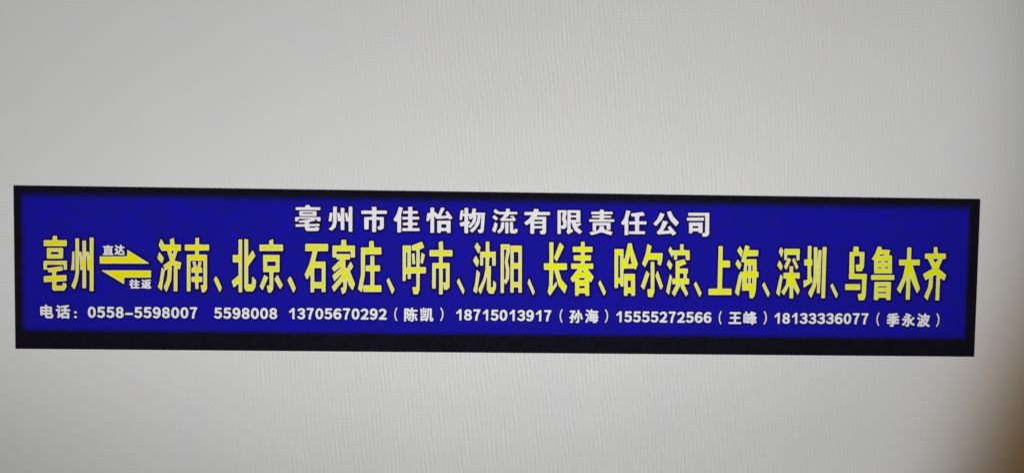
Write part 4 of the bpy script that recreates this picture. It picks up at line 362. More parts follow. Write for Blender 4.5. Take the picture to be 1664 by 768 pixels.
    '、17': '-46 175 -16 -8 -10 -15 -26 -78 1 -22 98 -212 19 -16 24 -1 14 7 10 12 29 62 0 24 -98 228 -19 17/-40 156 -8 -4 -7 -10 -22 -70 -1 -14 94 -204 9 -10 13 -2 13 10 26 56 1 14 -95 222 -11 11/-36 131 -5 -7 -12 -36 -6 -28 77 -167 12 -24 4 -2 12 19 12 26 1 8 -87 202 -4 7/-34 95 -8 -15 -3 -20 73 -157 6 -6 10 15 0 12 -70 161/',
    '长18': '69 474 -22 -3 -16 -13 -34 -74 -5 62 -7 14 -11 10 -19 5 -66 0 -16 -5 -12 -10 -7 -12 -2 -16 5 -296 -6 -5 -46 0 -14 -4 -14 -11 -8 -18 1 -110 6 -20 9 -10 12 -7 56 -2 7 -7 0 -194 -23 -112 1 -20 45 -79 14 -10 18 -4 16 5 12 10 96 143 89 -109 23 -9 22 6 16 19 42 126 -1 16 -6 14 -93 110 -28 88 0 6 6 3 82 3 22 14 9 24 -2 106 -9 23 -20 12 -114 0 -11 3 92 202 8 26 -4 18 -12 18 -59 63/-115 454 -10 -8 -3 -14 5 -316 -8 -5 -67 -1 -11 -8 -3 -12 2 -100 3 -12 14 -9 66 0 7 -7 0 -218 -23 -110 0 -14 42 -70 10 -6 12 1 12 13 98 152 8 5 100 -125 10 -6 10 0 13 14 38 112 1 14 -10 16 -88 104 -38 122 8 5 100 2 14 7 5 16 -3 104 -6 10 -12 5 -136 -2 -10 5 105 228 6 16 -1 10 -68 77 -12 5 -12 -2 -11 -14 -53 -144 -10 -17 -7 167 -7 8 -10 3|-21 130 8 -6 2 -9 -9 1|-21 -108 6 -8 17 -60 -25 -39 -3 47/-53 437 -50 0 -4 -2 -3 -5 6 -270 -1 -62 -2 -3 -6 -2 -74 0 -5 -3 -2 -6 4 -94 7 -3 74 0 5 -3 2 -4 0 -240 -22 -112 29 -53 8 -8 8 7 94 146 9 18 -7 54 -4 7 -8 -8 -44 -73 -6 -5 -2 4 7 193 0 68 1 6 4 4 6 0 5 -6 74 -246 93 -121 8 -7 6 6 35 104 -6 12 -89 104 -47 148 1 4 6 3 72 0 52 4 3 13 -3 86 -3 4 -7 1 -198 -2 -11 3 -4 32 -2 298 -2 6|65 433 -4 -1 -4 -7 -87 -237 3 -10 38 -52 4 0 6 9 105 227 -1 6 -5 8 -47 51/-67 424 -24 0 -5 -6 3 -236 1 -20 -1 -72 -4 -6 -8 -3 -70 -1 -4 -2 -2 -8 2 -62 2 -6 8 -2 66 -1 8 -3 5 -8 0 -252 -21 -104 2 -8 14 -24 8 -8 6 3 7 11 85 134 -3 18 -5 2 -42 -66 -12 -2 -6 4 -3 6 0 30 7 182 1 70 3 10 6 5 8 2 12 -1 10 -10 71 -240 9 -16 70 -91 10 -8 6 8 24 73 -3 8 -89 104 -49 158 3 10 10 5 78 1 42 4 2 6 0 22 -2 46 -4 4 -8 0 -192 -1 -8 1 -6 4 -3 8 -2 30 -3 290 -2 6|69 409 -6 -7 -78 -210 2 -12 22 -29 6 4 7 13 89 192 -3 10 -29 31/-75 414 -8 -3 -2 -9 2 -218 2 -20 -1 -76 -7 -11 -10 -6 -64 -1 -5 -2 -2 -4 1 -44 3 -8 69 -3 11 -7 6 -12 2 -256 -21 -100 6 -16 8 -6 24 33 18 31 -2 3 -16 6 -7 9 -4 38 9 184 0 72 6 13 11 9 13 2 14 -2 8 -5 7 -9 72 -242 6 -12 57 -74 12 -11 6 7 16 50 -2 6 -87 104 -47 144 -4 18 5 16 7 6 8 3 80 1 33 4 3 16 -3 38 -3 3 -8 1 -186 -2 -10 3 -9 7 -4 10 -3 32 -2 280 -2 7|73 389 -4 -2 -3 -7 -69 -186 0 -10 10 -11 4 0 4 5 84 180 -2 8',
    '春19': '36 479 -66 -1 -16 -5 -12 -9 -7 -13 -5 -53 -102 -4 -19 -11 -9 -20 2 -98 5 -14 14 -18 0 -104 -3 -6 -24 -11 -11 -17 -2 -100 6 -16 13 -13 14 -5 29 -2 3 -4 -67 -90 -6 -14 -2 -14 5 -16 36 -66 13 -12 21 -6 4 -4 4 -180 11 -22 23 -11 72 4 18 12 12 24 24 3 7 -2 13 -27 20 -11 72 2 22 11 8 13 3 14 -4 174 22 16 9 12 42 98 0 14 -5 14 -54 68 3 4 18 3 14 8 9 13 4 14 -2 98 -11 17 -24 11 -3 6 -2 102 18 20 6 18 -2 100 -11 17 -18 9 -96 1 -7 57 -11 14/32 460 -60 -2 -12 -5 -7 -12 0 -56 -4 -8 -113 -1 -12 -7 -4 -10 1 -88 7 -14 16 -5 104 2 6 -3 1 -6 -5 -7 -92 -2 -12 -5 -7 -14 0 -60 3 -28 10 -11 100 -3 5 -2 -1 -7 -138 -4 -12 -7 -5 -12 0 -82 5 -14 12 -7 69 -3 -7 -14 -84 -108 -5 -14 38 -76 15 -7 20 8 4 -3 5 -204 5 -12 12 -7 64 3 11 10 5 27 46 4 22 -2 7 -29 13 -10 44 -1 22 3 10 6 5 18 -3 190 2 4 20 1 10 9 41 94 -5 16 -75 94 5 4 48 4 12 9 3 11 0 76 -3 16 -16 9 -116 -2 -6 7 2 5 6 2 76 0 15 11 2 88 -5 16 -14 7 -80 0 -5 9 7 7 98 0 14 5 7 16 -1 90 -8 10 -10 3 -106 0 -5 21 -1 44 -6 10/24 442 -44 -2 -7 -3 -2 -72 -3 -6 -120 -1 -6 -1 -3 -6 0 -72 3 -7 12 -2 24 2 88 0 6 -5 3 -24 0 -16 -5 -6 -68 -1 -42 -4 -3 -7 0 -48 3 -22 4 -4 110 -3 3 -9 -2 -34 -9 -3 -138 -2 -6 -2 -3 -5 0 -68 3 -9 8 -2 86 0 9 -3 -3 -8 -108 -139 -3 -7 31 -60 8 0 30 17 4 0 2 -3 5 -228 2 -6 5 -3 48 4 3 5 0 28 4 4 59 3 44 -2 3 -5 2 -28 5 -6 32 -1 21 5 2 34 -4 128 1 72 2 3 4 0 22 -17 6 0 37 82 -2 8 -97 120 2 4 4 1 74 2 7 3 2 14 -2 66 -11 3 -120 -2 -6 2 -3 7 0 34 4 6 89 1 7 3 2 70 -1 9 -6 4 -82 -2 -12 2 -3 7 1 41 8 4 106 0 8 2 3 9 -1 72 -6 4 -106 -1 -12 2 -3 7 -2 66 -3 5|10 -19 11 -24 1 -12 -6 -3 -24 1 -3 4 3 8 12 22|-48 -153 2 3 6 2 78 -1 5 -6 -1 -20 -2 -3 -6 -2 -76 -1 -5 6|44 -283 3 -24 -2 -6 -3 -2 -76 -3 -7 1 -3 3 -1 27 5 6 74 3 7 -1/-10 427 -4 -2 -2 -6 1 -62 -7 -9 -10 -2 -108 -1 -6 -2 -2 -4 0 -48 4 -8 114 1 8 -2 5 -5 4 -34 0 -22 -3 -8 -12 -5 -64 -1 -34 -2 -4 -8 0 -34 2 -12 6 -4 94 -1 10 -2 5 -5 2 -6 0 -44 -3 -10 -10 -5 -134 -3 -8 -2 -2 -8 0 -38 2 -10 8 -2 86 -1 10 -5 3 -10 -5 -11 -100 -129 -9 -16 21 -40 6 0 28 15 10 -2 6 -7 3 -62 3 -160 2 -10 20 0 8 2 2 6 0 22 4 6 6 3 104 2 12 -1 7 -6 5 -32 6 -2 16 0 10 3 2 9 -3 140 0 84 5 8 8 3 8 -3 16 -12 6 2 25 60 -5 10 -90 109 -5 15 5 8 8 3 46 1 32 4 2 8 0 42 -2 6 -6 2 -116 -1 -8 1 -6 4 -4 16 1 38 3 10 12 5 82 1 4 8 0 42 -2 8 -4 2 -80 -1 -12 3 -5 12 0 48 3 10 10 5 108 1 4 8 0 46 -2 4 -6 2 -102 1 -10 2 -5 5 -2 6 -3 62 -6 4|16 -2 7 -7 12 -36 2 -10 -2 -8 -5 -5 -6 -2 -42 1 -6 4 -3 8 10 24 17 29 8 4|-60 -145 4 6 10 3 92 -1 6 -4 3 -8 -1 -35 -6 -6 -8 -2 -90 -1 -6 4 -3 6 -2 22|55 -273 4 -18 0 -22 -2 -8 -5 -5 -8 -2 -82 -2 -10 1 -6 4 -3 10 0 32 2 8 5 5 8 2 82 2 10 -2/0 416 -4 -2 -2 -5 1 -54 -3 -9 -7 -7 -15 -4 -100 0 -5 -2 -2 -4 -1 -26 4 -7 108 -1 11 -4 7 -8 4 -10 2 -48 -2 -12 -5 -8 -15 -8 -68 0 -24 -3 -4 -7 0 -20 2 -7 6 -3 86 0 15 -4 7 -7 3 -9 1 -48 -5 -16 -7 -6 -8 -3 -128 -3 -8 -3 -2 -27 4 -9 88 -2 13 -9 5 -16 -6 -16 -103 -132 -3 -10 12 -23 6 0 18 9 12 2 13 -6 8 -12 3 -64 0 -94 4 -63 4 -2 4 2 2 23 7 8 9 5 112 3 12 -2 10 -7 5 -9 2 -20 7 -3 6 2 2 7 -4 130 1 90 7 11 10 6 12 0 16 -8 4 2 17 41 -3 8 -89 108 -6 12 0 10 6 12 11 7 50 1 22 3 4 7 0 24 -3 6 -7 2 -110 -2 -10 4 -8 7 -4 13 0 44 1 10 5 9 8 6 8 3 76 1 4 7 0 22 -2 7 -6 3 -70 -2 -10 2 -7 4 -6 8 -3 8 0 54 6 15 14 8 102 2 4 7 0 24 -3 6 -5 2 -94 0 -15 4 -6 6 -4 8 -4 56 -2 4|2 9 14 1 11 -7 18 -42 3 -14 -2 -12 -5 -8 -9 -6 -50 -1 -11 5 -7 10 -1 14 12 26 15 25|-70 -141 8 11 12 5 100 -2 10 -7 5 -11 1 -34 -4 -13 -8 -7 -10 -4 -64 -2 -34 2 -9 6 -6 10 -3 24|65 -269 5 -22 0 -26 -5 -12 -9 -7 -12 -3 -86 -2 -12 3 -8 6 -6 13 0 40 5 12 9 7 12 3 86 2 13 -4',
    '、20': '-45 165 -20 -13 -26 -44 -10 -24 1 -24 100 -208 19 -16 26 -1 16 8 12 17 26 58 1 30 -101 202 -20 15/-39 146 -12 -8 -22 -40 -8 -18 0 -15 97 -201 9 -9 14 -1 13 10 24 50 6 16 -1 13 -97 193 -9 9/-35 124 -22 -36 -6 -12 0 -6 87 -182 7 -11 4 -1 24 46 4 16 -80 160 -12 22/-35 97 -12 -17 -1 -12 73 -152 6 -9 4 -1 13 22 0 12 -74 148 -5 7/-35 72 4 -14 34 -71 26 -52 6 -4 2 5 -4 9 -60 119 -4 7',
    '哈21': '21 465 -18 -8 -12 -14 -18 -73 -170 0 -20 -9 -13 -18 -2 -44 13 -608 12 -23 24 -10 66 3 14 6 16 16 22 -1 3 -7 3 -112 8 -17 16 -11 68 -3 34 15 28 -13 68 1 14 5 10 8 9 25 -6 356 -11 30 19 26 32 96 1 20 -91 254 -15 78 -6 15 -12 13 -16 6|1 -27 8 4 110 2 9 -8 -121 -4/25 446 -10 -5 -8 -12 -30 -143 -4 7 -2 46 -14 12 -150 -1 -10 -3 -8 -10 11 -642 5 -10 10 -6 58 1 10 2 8 7 6 25 18 -10 38 -1 5 -18 2 -116 5 -10 8 -6 52 -1 16 3 12 12 1 26 11 3 13 -3 3 -26 10 -11 68 -2 12 7 5 16 -7 358 -8 10 -12 3 -164 -1 -5 6 0 38 9 7 134 2 10 -3 20 -17 16 0 11 13 32 104 -92 254 -18 86 -7 8 -10 3|61 136 8 -23 -6 -6 -9 4|59 -196 8 -2 3 -7 2 -60 -2 -6 -5 -3 -10 4 -3 21 0 46/82 429 -35 1 -16 -3 -6 -4 -43 -222 -13 -34 -8 -13 -5 33 0 82 -3 60 -8 3 -128 0 -7 -1 -3 -4 11 -618 1 -7 4 -4 44 0 7 3 2 66 5 5 26 0 7 -3 2 -40 4 -6 39 1 7 5 -1 146 -2 16 -3 100 9 23 8 2 152 2 10 -2 18 -14 4 0 4 7 26 78 1 10 -89 248 -15 76|63 232 8 -28 20 -111 -8 -5 -54 1 -3 4 8 14 23 114|-123 230 18 -1 3 -2 2 -6 8 -344 -2 -12 -7 -3 -20 1 -3 2 -2 6 -6 346 2 10|-27 -74 -4 -5 0 -16 2 -16 0 -84 5 -116 0 -80 3 -35 8 -4 42 1 6 6 -1 28 3 7 46 2 9 -1 4 -4 2 -30 3 -5 8 -2 44 1 3 2 2 6 0 56 -7 289 -4 3 -8 1 -114 0|38 -179 43 2 6 -4 3 -100 -1 -7 -3 -3 -41 -1 -8 4 -3 37 0 60 1 8/71 417 -26 -1 -6 -2 -3 -5 -42 -212 -22 -60 -8 -8 -7 -1 -6 3 -5 10 -3 126 -4 50 -8 2 -100 0 -8 0 -4 -4 12 -594 0 -6 4 -4 22 0 6 4 -1 56 3 8 8 5 38 0 10 -2 7 -9 3 -36 12 -1 10 5 -5 252 2 12 9 18 12 5 124 1 20 1 22 0 16 -6 4 3 4 10 17 52 0 10 -84 230 -6 20 -11 60|67 257 6 -4 3 -6 26 -136 2 -24 -5 -8 -8 -3 -72 0 -8 5 -3 10 13 22 27 130 7 12|-131 242 34 -1 6 -4 3 -8 8 -360 -3 -14 -10 -5 -36 1 -6 4 -3 8 -6 362 3 12|-13 -85 -4 -8 6 -294 2 -26 8 -4 20 2 4 32 8 8 58 1 11 -1 6 -6 7 -32 8 -2 20 0 4 8 0 40 -6 280 -4 4 -8 0 -98 0|91 -165 6 -4 3 -10 1 -116 -4 -6 -8 -3 -54 0 -8 5 -3 8 -2 38 1 78 4 6 8 3/63 406 -12 0 -7 -7 -40 -206 -24 -62 -11 -11 -10 -3 -10 3 -9 7 -5 10 -3 48 1 80 -4 41 -8 3 -78 0 -8 -1 -4 -3 8 -500 2 -76 4 -6 5 0 2 4 -1 46 3 10 7 7 12 5 40 0 12 -3 12 -7 3 2 1 60 -3 42 0 80 -2 22 2 14 13 25 8 6 12 3 176 1 6 7 13 38 0 16 -82 224 -6 22 -10 52|59 268 16 -3 10 -12 27 -140 3 -20 -2 -12 -7 -10 -11 -5 -78 0 -13 7 -6 12 1 13 13 21 27 130 8 13|-133 253 32 0 10 -3 11 -9 3 -12 3 -44 -1 -80 2 -98 3 -20 2 -122 -2 -10 -6 -8 -7 -5 -10 -3 -40 2 -11 8 -5 12 -6 366 2 10 4 7 8 6|-1 -96 -4 -7 0 -84 2 -22 2 -176 4 -18 2 -2 4 2 4 24 5 8 7 5 12 3 52 0 12 -1 10 -6 6 -9 5 -22 3 -3 6 0 4 7 0 28 -7 272 -3 3 -8 1 -86 0|25 -158 10 3 54 2 12 -5 7 -9 3 -12 2 -112 -5 -14 -11 -8 -62 -2 -12 5 -7 9 -5 44 0 78 4 13',
    '尔22': '-90 473 -21 -9 -14 -20 -30 -170 -53 -158 1 -18 9 -18 65 -70 -85 -256 -3 -20 9 -21 57 -61 19 -8 26 0 12 -84 12 -21 12 -7 20 -4 70 -3 22 10 14 23 26 90 2 79 32 -64 16 -12 18 -4 14 4 13 9 38 54 8 18 -1 26 -96 258 -14 18 -14 6 -20 1 -3 9 1 10 4 3 42 -19 20 -3 18 7 12 14 26 90 9 138 -11 23 -22 11 -160 -2 -3 8 14 64 -7 24 -12 11 -68 39|-68 65 3 -25 -5 -8 -8 4 -3 6|-62 -248 3 -16 -5 -4 -4 1 -1 5/-88 453 -10 -5 -8 -11 -29 -167 -54 -164 9 -16 44 -49 10 -7 12 0 11 10 47 105 6 6 5 -1 -2 -32 3 -138 -2 -5 -4 1 -38 38 -12 0 -10 -8 -88 -258 -3 -16 6 -12 53 -56 12 -5 12 5 8 10 58 181 8 14 5 -47 2 -106 -5 -6 -39 -8 -12 -16 14 -124 5 -10 10 -6 78 -5 10 5 8 10 27 92 -4 168 3 18 10 -16 55 -138 9 -12 14 -4 12 6 42 64 -1 14 -96 258 -11 10 -14 -1 -8 -7 -14 -26 -5 18 -3 150 12 3 8 -4 1 -53 7 -12 50 -26 10 -1 10 5 7 12 21 76 9 132 -7 14 -12 5 -180 -3 -1 12 17 78 -1 12 -9 9 -64 37/-86 431 -6 -21 -25 -144 -51 -152 -1 -6 3 -6 36 -41 6 -5 4 0 6 10 45 100 5 7 10 2 132 0 6 -3 2 -6 2 -62 12 -9 26 -12 6 -1 5 6 20 72 8 110 -2 14 -5 3 -14 0 -182 -5 -3 8 21 104 -5 6 -47 27 -10 5|-10 143 -15 -3 -4 -10 10 -424 -3 -6 -4 -2 -44 -8 -4 -8 11 -100 4 -12 15 -5 52 0 4 1 4 6 25 88 -8 412 -4 68 -7 3|-92 -4 -4 -2 -4 -9 -81 -243 4 -10 45 -45 4 1 4 10 78 242 -3 10|86 -5 -4 -4 -6 -15 -20 -54 -2 -12 82 -209 4 -8 4 -3 8 7 26 37 3 12 -83 226 -7 18/-76 411 -4 -7 -24 -142 -49 -144 1 -12 22 -24 4 -2 4 2 42 92 5 8 7 4 152 3 10 -5 4 -10 3 -62 13 -9 10 -2 5 7 15 56 6 80 0 28 -6 2 -160 -5 -32 2 -6 7 -1 10 21 98 -6 8 -28 16|10 130 -20 0 -6 -6 9 -424 -3 -8 -6 -5 -38 -7 -6 -6 10 -88 4 -6 8 -2 34 0 8 3 24 81 -8 408 -2 54 -2 4|-86 -29 -4 -1 -4 -8 -72 -216 2 -9 26 -26 4 1 4 8 69 216 0 6 -3 6|86 -42 -5 -6 -12 -30 -1 -12 72 -183 4 -8 4 -1 17 22 1 10 -72 195/-68 395 -4 -9 -22 -128 -47 -136 0 -12 9 -10 6 0 40 84 10 10 14 4 146 2 10 -3 9 -7 5 -10 2 -12 1 -46 3 -5 4 -1 4 7 12 43 6 80 -2 14 -8 2 -50 0 -118 -4 -17 4 -8 10 -3 14 20 94 -6 8|2 119 -4 -2 -2 -5 0 -72 8 -340 -4 -12 -7 -8 -11 -5 -24 -4 -5 -5 7 -72 4 -5 6 -1 20 0 7 4 21 74 -8 400 -2 46 -2 5|-82 -50 -4 -1 -4 -9 -63 -188 0 -10 11 -11 4 2 4 9 61 190 -1 10|86 -73 -6 -9 0 -10 62 -157 4 -8 4 -3 4 4 0 8 -62 168',
    '滨23': '-146 429 -13 -7 -9 -11 -35 -77 3 -24 46 -92 -2 -4 -22 -8 -12 -14 -32 -78 -2 -24 6 -16 65 -102 -15 -30 -58 -278 1 -22 18 -26 49 -51 14 -5 14 0 28 16 34 -34 24 -7 17 5 13 12 50 99 8 7 70 -111 16 -11 20 -2 14 5 12 11 32 54 5 16 -4 22 -43 92 44 12 12 13 5 17 -4 104 -11 17 -23 11 -4 6 16 36 -3 90 -13 22 -28 12 14 26 0 30 37 10 10 10 6 14 -1 140 -4 38 -10 16 -15 9 -70 4 -6 71 -11 16 -17 8 -66 1 -22 -10 -13 -21 -2 -62 -7 -7 -54 2 -35 53 -17 8|-80 2 3 -32 -3 -25 -10 9 -11 18/-140 410 -10 -8 -19 -38 -13 -28 -1 -14 65 -126 10 -8 18 0 8 -26 20 -12 7 -258 -5 -8 -15 2 -6 20 -37 50 -14 2 -13 -10 -52 -242 -9 -58 59 -66 11 -2 12 6 12 34 51 -58 9 -6 10 0 13 10 63 126 8 7 85 -135 8 -8 11 -2 15 10 29 48 3 14 -59 128 58 6 10 6 5 12 -3 96 -10 11 -24 3 -5 6 0 36 13 14 3 10 -3 82 -6 10 -10 5 -92 -2 -22 3 11 8 88 36 6 18 -13 30 0 7 50 3 13 10 2 56 -5 116 -6 8 -10 5 -72 0 -8 3 -3 14 -1 66 -6 10 -8 4 -58 1 -16 -9 -5 -14 2 -70 -7 -7 -87 1 -35 56 -10 6|104 227 -2 -21 -90 -24 -11 0 -2 40 3 6 90 3|-158 193 -10 -5 -6 -8 -29 -72 -2 -14 63 -100 8 -7 12 -1 10 6 6 10 31 78 1 14 -66 92 -8 6|51 -66 17 1 7 -5 2 -34 -4 -10 -19 -1 -6 4 -1 39|-58 -246 3 -4 -3 -10 -50 -90 0 20 12 81 6 4/-138 384 -24 -50 -2 -10 48 -92 10 -16 4 2 2 5 10 48 4 -20 16 -9 1 -60 3 -7 36 -2 9 3 2 30 -2 32 4 8 127 3 9 -1 4 -6 0 -40 4 -28 9 -3 48 2 3 7 0 36 -2 84 -3 27 -8 4 -86 2 -3 5 -2 20 0 62 -3 7 -46 2 -8 -5 1 -86 -2 -6 -5 -3 -100 0 -12 -5 -6 6 -30 52 -6 5|94 184 -112 -30 -21 -6 -3 -4 5 -272 -2 -4 -5 -3 -42 -1 -4 -2 -2 -6 5 -80 7 -3 50 0 5 -5 -67 -136 2 -6 6 -8 36 -40 4 1 4 6 78 158 10 14 4 -11 3 -28 85 -139 4 -2 6 5 23 40 -2 10 -67 138 2 3 6 2 66 1 7 2 3 4 -2 82 -6 5 -27 -1 -3 4 -3 12 0 62 3 5 11 5 2 6 -3 66 -3 4 -7 1 -116 -2 -6 2 -3 5 0 22 4 8 97 38 6 4 0 6 -10 20 -22 43|-156 170 -22 -50 -7 -24 51 -80 8 -7 8 12 25 69 -4 8 -49 66 -6 6|30 -49 8 2 42 0 11 -3 4 -30 0 -44 -3 -7 -52 -2 -9 3 -4 68|-126 -66 -5 -4 -5 -22 -51 -250 1 -6 9 -12 31 -34 6 -3 5 9 39 276 -4 12|25 -228 21 2 4 -4 -2 -8/-74 312 0 -46 2 -5 10 -7 4 -8 2 -52 4 -8 14 0 6 4 -1 56 3 8 5 4 141 3 12 -2 6 -7 2 -48 4 -18 6 -2 24 0 4 6 0 20 -2 86 -2 18 -8 4 -72 1 -12 3 -5 10 -3 76 -4 8 -22 0 -6 -4 1 -80 -5 -12 -12 -3 -88 -1|-134 359 -7 -9 -8 -24 20 -42 17 -26 3 2 3 12 4 36 -26 47|84 169 -98 -27 -13 -6 -3 -4 5 -266 -3 -8 -6 -4 -36 -2 -6 -2 -2 -12 2 -44 2 -6 6 -2 44 -1 14 -3 18 5 40 0 10 -3 5 -10 5 -52 67 -112 9 -8 6 5 8 13 0 10 -66 132 -3 12 3 8 8 5 66 1 8 4 -1 60 -3 3 -20 0 -8 3 -4 6 -3 16 0 70 3 10 10 7 2 4 -2 45 -4 4 -6 0 -20 -1 -92 0 -8 3 -5 10 0 34 7 12 86 34 8 6 -1 8 -20 38 -4 4|-152 144 -10 -18 -9 -28 33 -52 6 -7 4 -1 16 35 4 17 -36 49|22 -38 10 3 56 0 8 -1 6 -4 3 -8 2 -26 1 -50 -2 -12 -4 -6 -10 -3 -58 0 -8 1 -6 4 -3 10 -2 76 2 10|-120 -98 -3 -2 -3 -8 -47 -228 4 -12 19 -19 4 2 2 7 34 238 -1 12|22 -245 -28 9 -6 -3 -62 -121 -2 -8 2 -6 18 -21 6 -4 8 9 66 134 1 8/-63 302 0 -30 17 -19 13 13 13 4 136 2 16 -3 9 -7 4 -10 2 -52 5 -5 8 0 3 5 1 8 -4 95 -8 5 -68 0 -14 7 -8 15 -3 26 1 42 -4 6 -5 0 -2 -4 1 -70 -3 -10 -6 -8 -13 -6 -82 0|-132 336 -4 -4 -1 -8 13 -26 6 -6 4 6 0 10 -12 22|82 156 -91 -24 -7 -3 -3 -5 5 -260 -5 -12 -9 -7 -32 -3 -6 -3 0 -35 4 -7 50 -2 18 3 46 0 12 -5 12 -13 11 12 9 5 60 1 7 4 0 38 -3 3 -16 2 -9 5 -8 10 -5 16 -10 -23 -8 -6 -8 -3 -70 1 -12 6 -7 11 -3 88 3 10 7 10 16 6 70 -2 8 -5 7 -9 5 -28 5 26 13 20 0 24 -4 6 -110 0 -12 5 -8 11 -2 44 8 16 10 6 79 32 -1 8 -11 22|-148 123 -8 -11 -2 -14 20 -33 4 -4 4 0 9 17 1 10 -20 28|78 -239 -2 -23 2 -12 60 -98 6 -4 2 4 -6 13 -50 101|7 -252 -9 2 -6 -4 -53 -104 -3 -10 10 -11 4 0 4 5 42 84 14 30 0 5|-148 -280 -13 -54 1 -6 4 -3 3 5 4 24 3 30',
    '、24': '-43 167 -19 -11 -34 -48 -7 -18 1 -20 102 -218 19 -16 24 -1 20 12 14 24 25 55 0 28 -103 198 -18 14/-37 148 -12 -8 -30 -42 -4 -22 98 -210 9 -10 13 -2 12 8 10 18 23 50 1 18 -99 190 -9 9/-35 125 -28 -37 -1 -10 91 -194 4 -6 4 -1 6 8 17 37 7 16 0 6 -92 175 -4 5/-37 100 -12 -16 0 -10 74 -156 6 -9 4 -1 14 26 1 12 -77 146 -6 7/-25 59 6 -21 34 -74 14 -28 6 -4 4 8 -1 6',
    '上25': '-52 436 -20 -13 -9 -24 1 -652 -4 -5 -12 -2 -100 -1 -23 -12 -7 -12 -3 -14 6 -112 13 -20 24 -9 386 6 20 12 9 21 -2 92 -4 24 -5 12 -12 11 -14 5 -114 -1 -7 3 -2 8 -1 258 8 5 86 1 14 6 10 10 7 26 -6 116 -9 17 -18 10 -84 0 -10 4 -1 195 -3 14 -7 12 -13 9 -14 4/30 419 -76 -2 -10 -6 -5 -10 1 -674 -4 -4 -28 -3 -98 0 -14 -7 -5 -16 2 -88 5 -20 12 -8 378 3 14 5 6 10 -1 90 -3 21 -6 9 -16 5 -124 -2 -8 5 -2 304 8 5 96 0 14 5 7 16 -2 90 -4 26 -11 10 -100 -1 -10 4 -1 215 -5 12/22 401 -58 -1 -5 -3 -2 -6 2 -106 -1 -576 -2 -3 -6 -2 -138 -4 -2 -5 1 -80 3 -13 6 -4 360 4 7 1 3 4 -1 76 -5 21 -64 2 -80 -2 -6 2 -3 5 -1 338 2 3 6 2 110 0 6 4 1 9 -2 78 -5 19 -26 2 -86 -2 -6 2 -2 3 -1 222 -1 7/10 389 -34 -2 -4 -2 -2 -6 2 -90 -1 -586 -5 -8 -8 -3 -124 -3 -8 -2 -2 -8 0 -58 2 -8 4 -2 336 4 8 2 2 3 0 59 -4 13 -48 2 -90 -2 -10 3 -5 8 -2 352 5 8 8 3 108 2 3 5 -1 66 -1 10 -7 4 -102 -1 -8 2 -5 5 -2 12 -1 208 0 6/-14 376 -5 -3 -1 -10 2 -72 -1 -590 -6 -12 -13 -7 -124 -4 -4 -7 1 -44 3 -4 4 -1 318 4 4 2 2 7 0 40 -4 7 -132 -1 -13 6 -8 12 -1 174 -2 22 1 164 7 11 12 6 100 2 4 7 0 48 -2 7 -6 3 -98 -1 -10 4 -6 7 -4 16 0 200 -4 7',
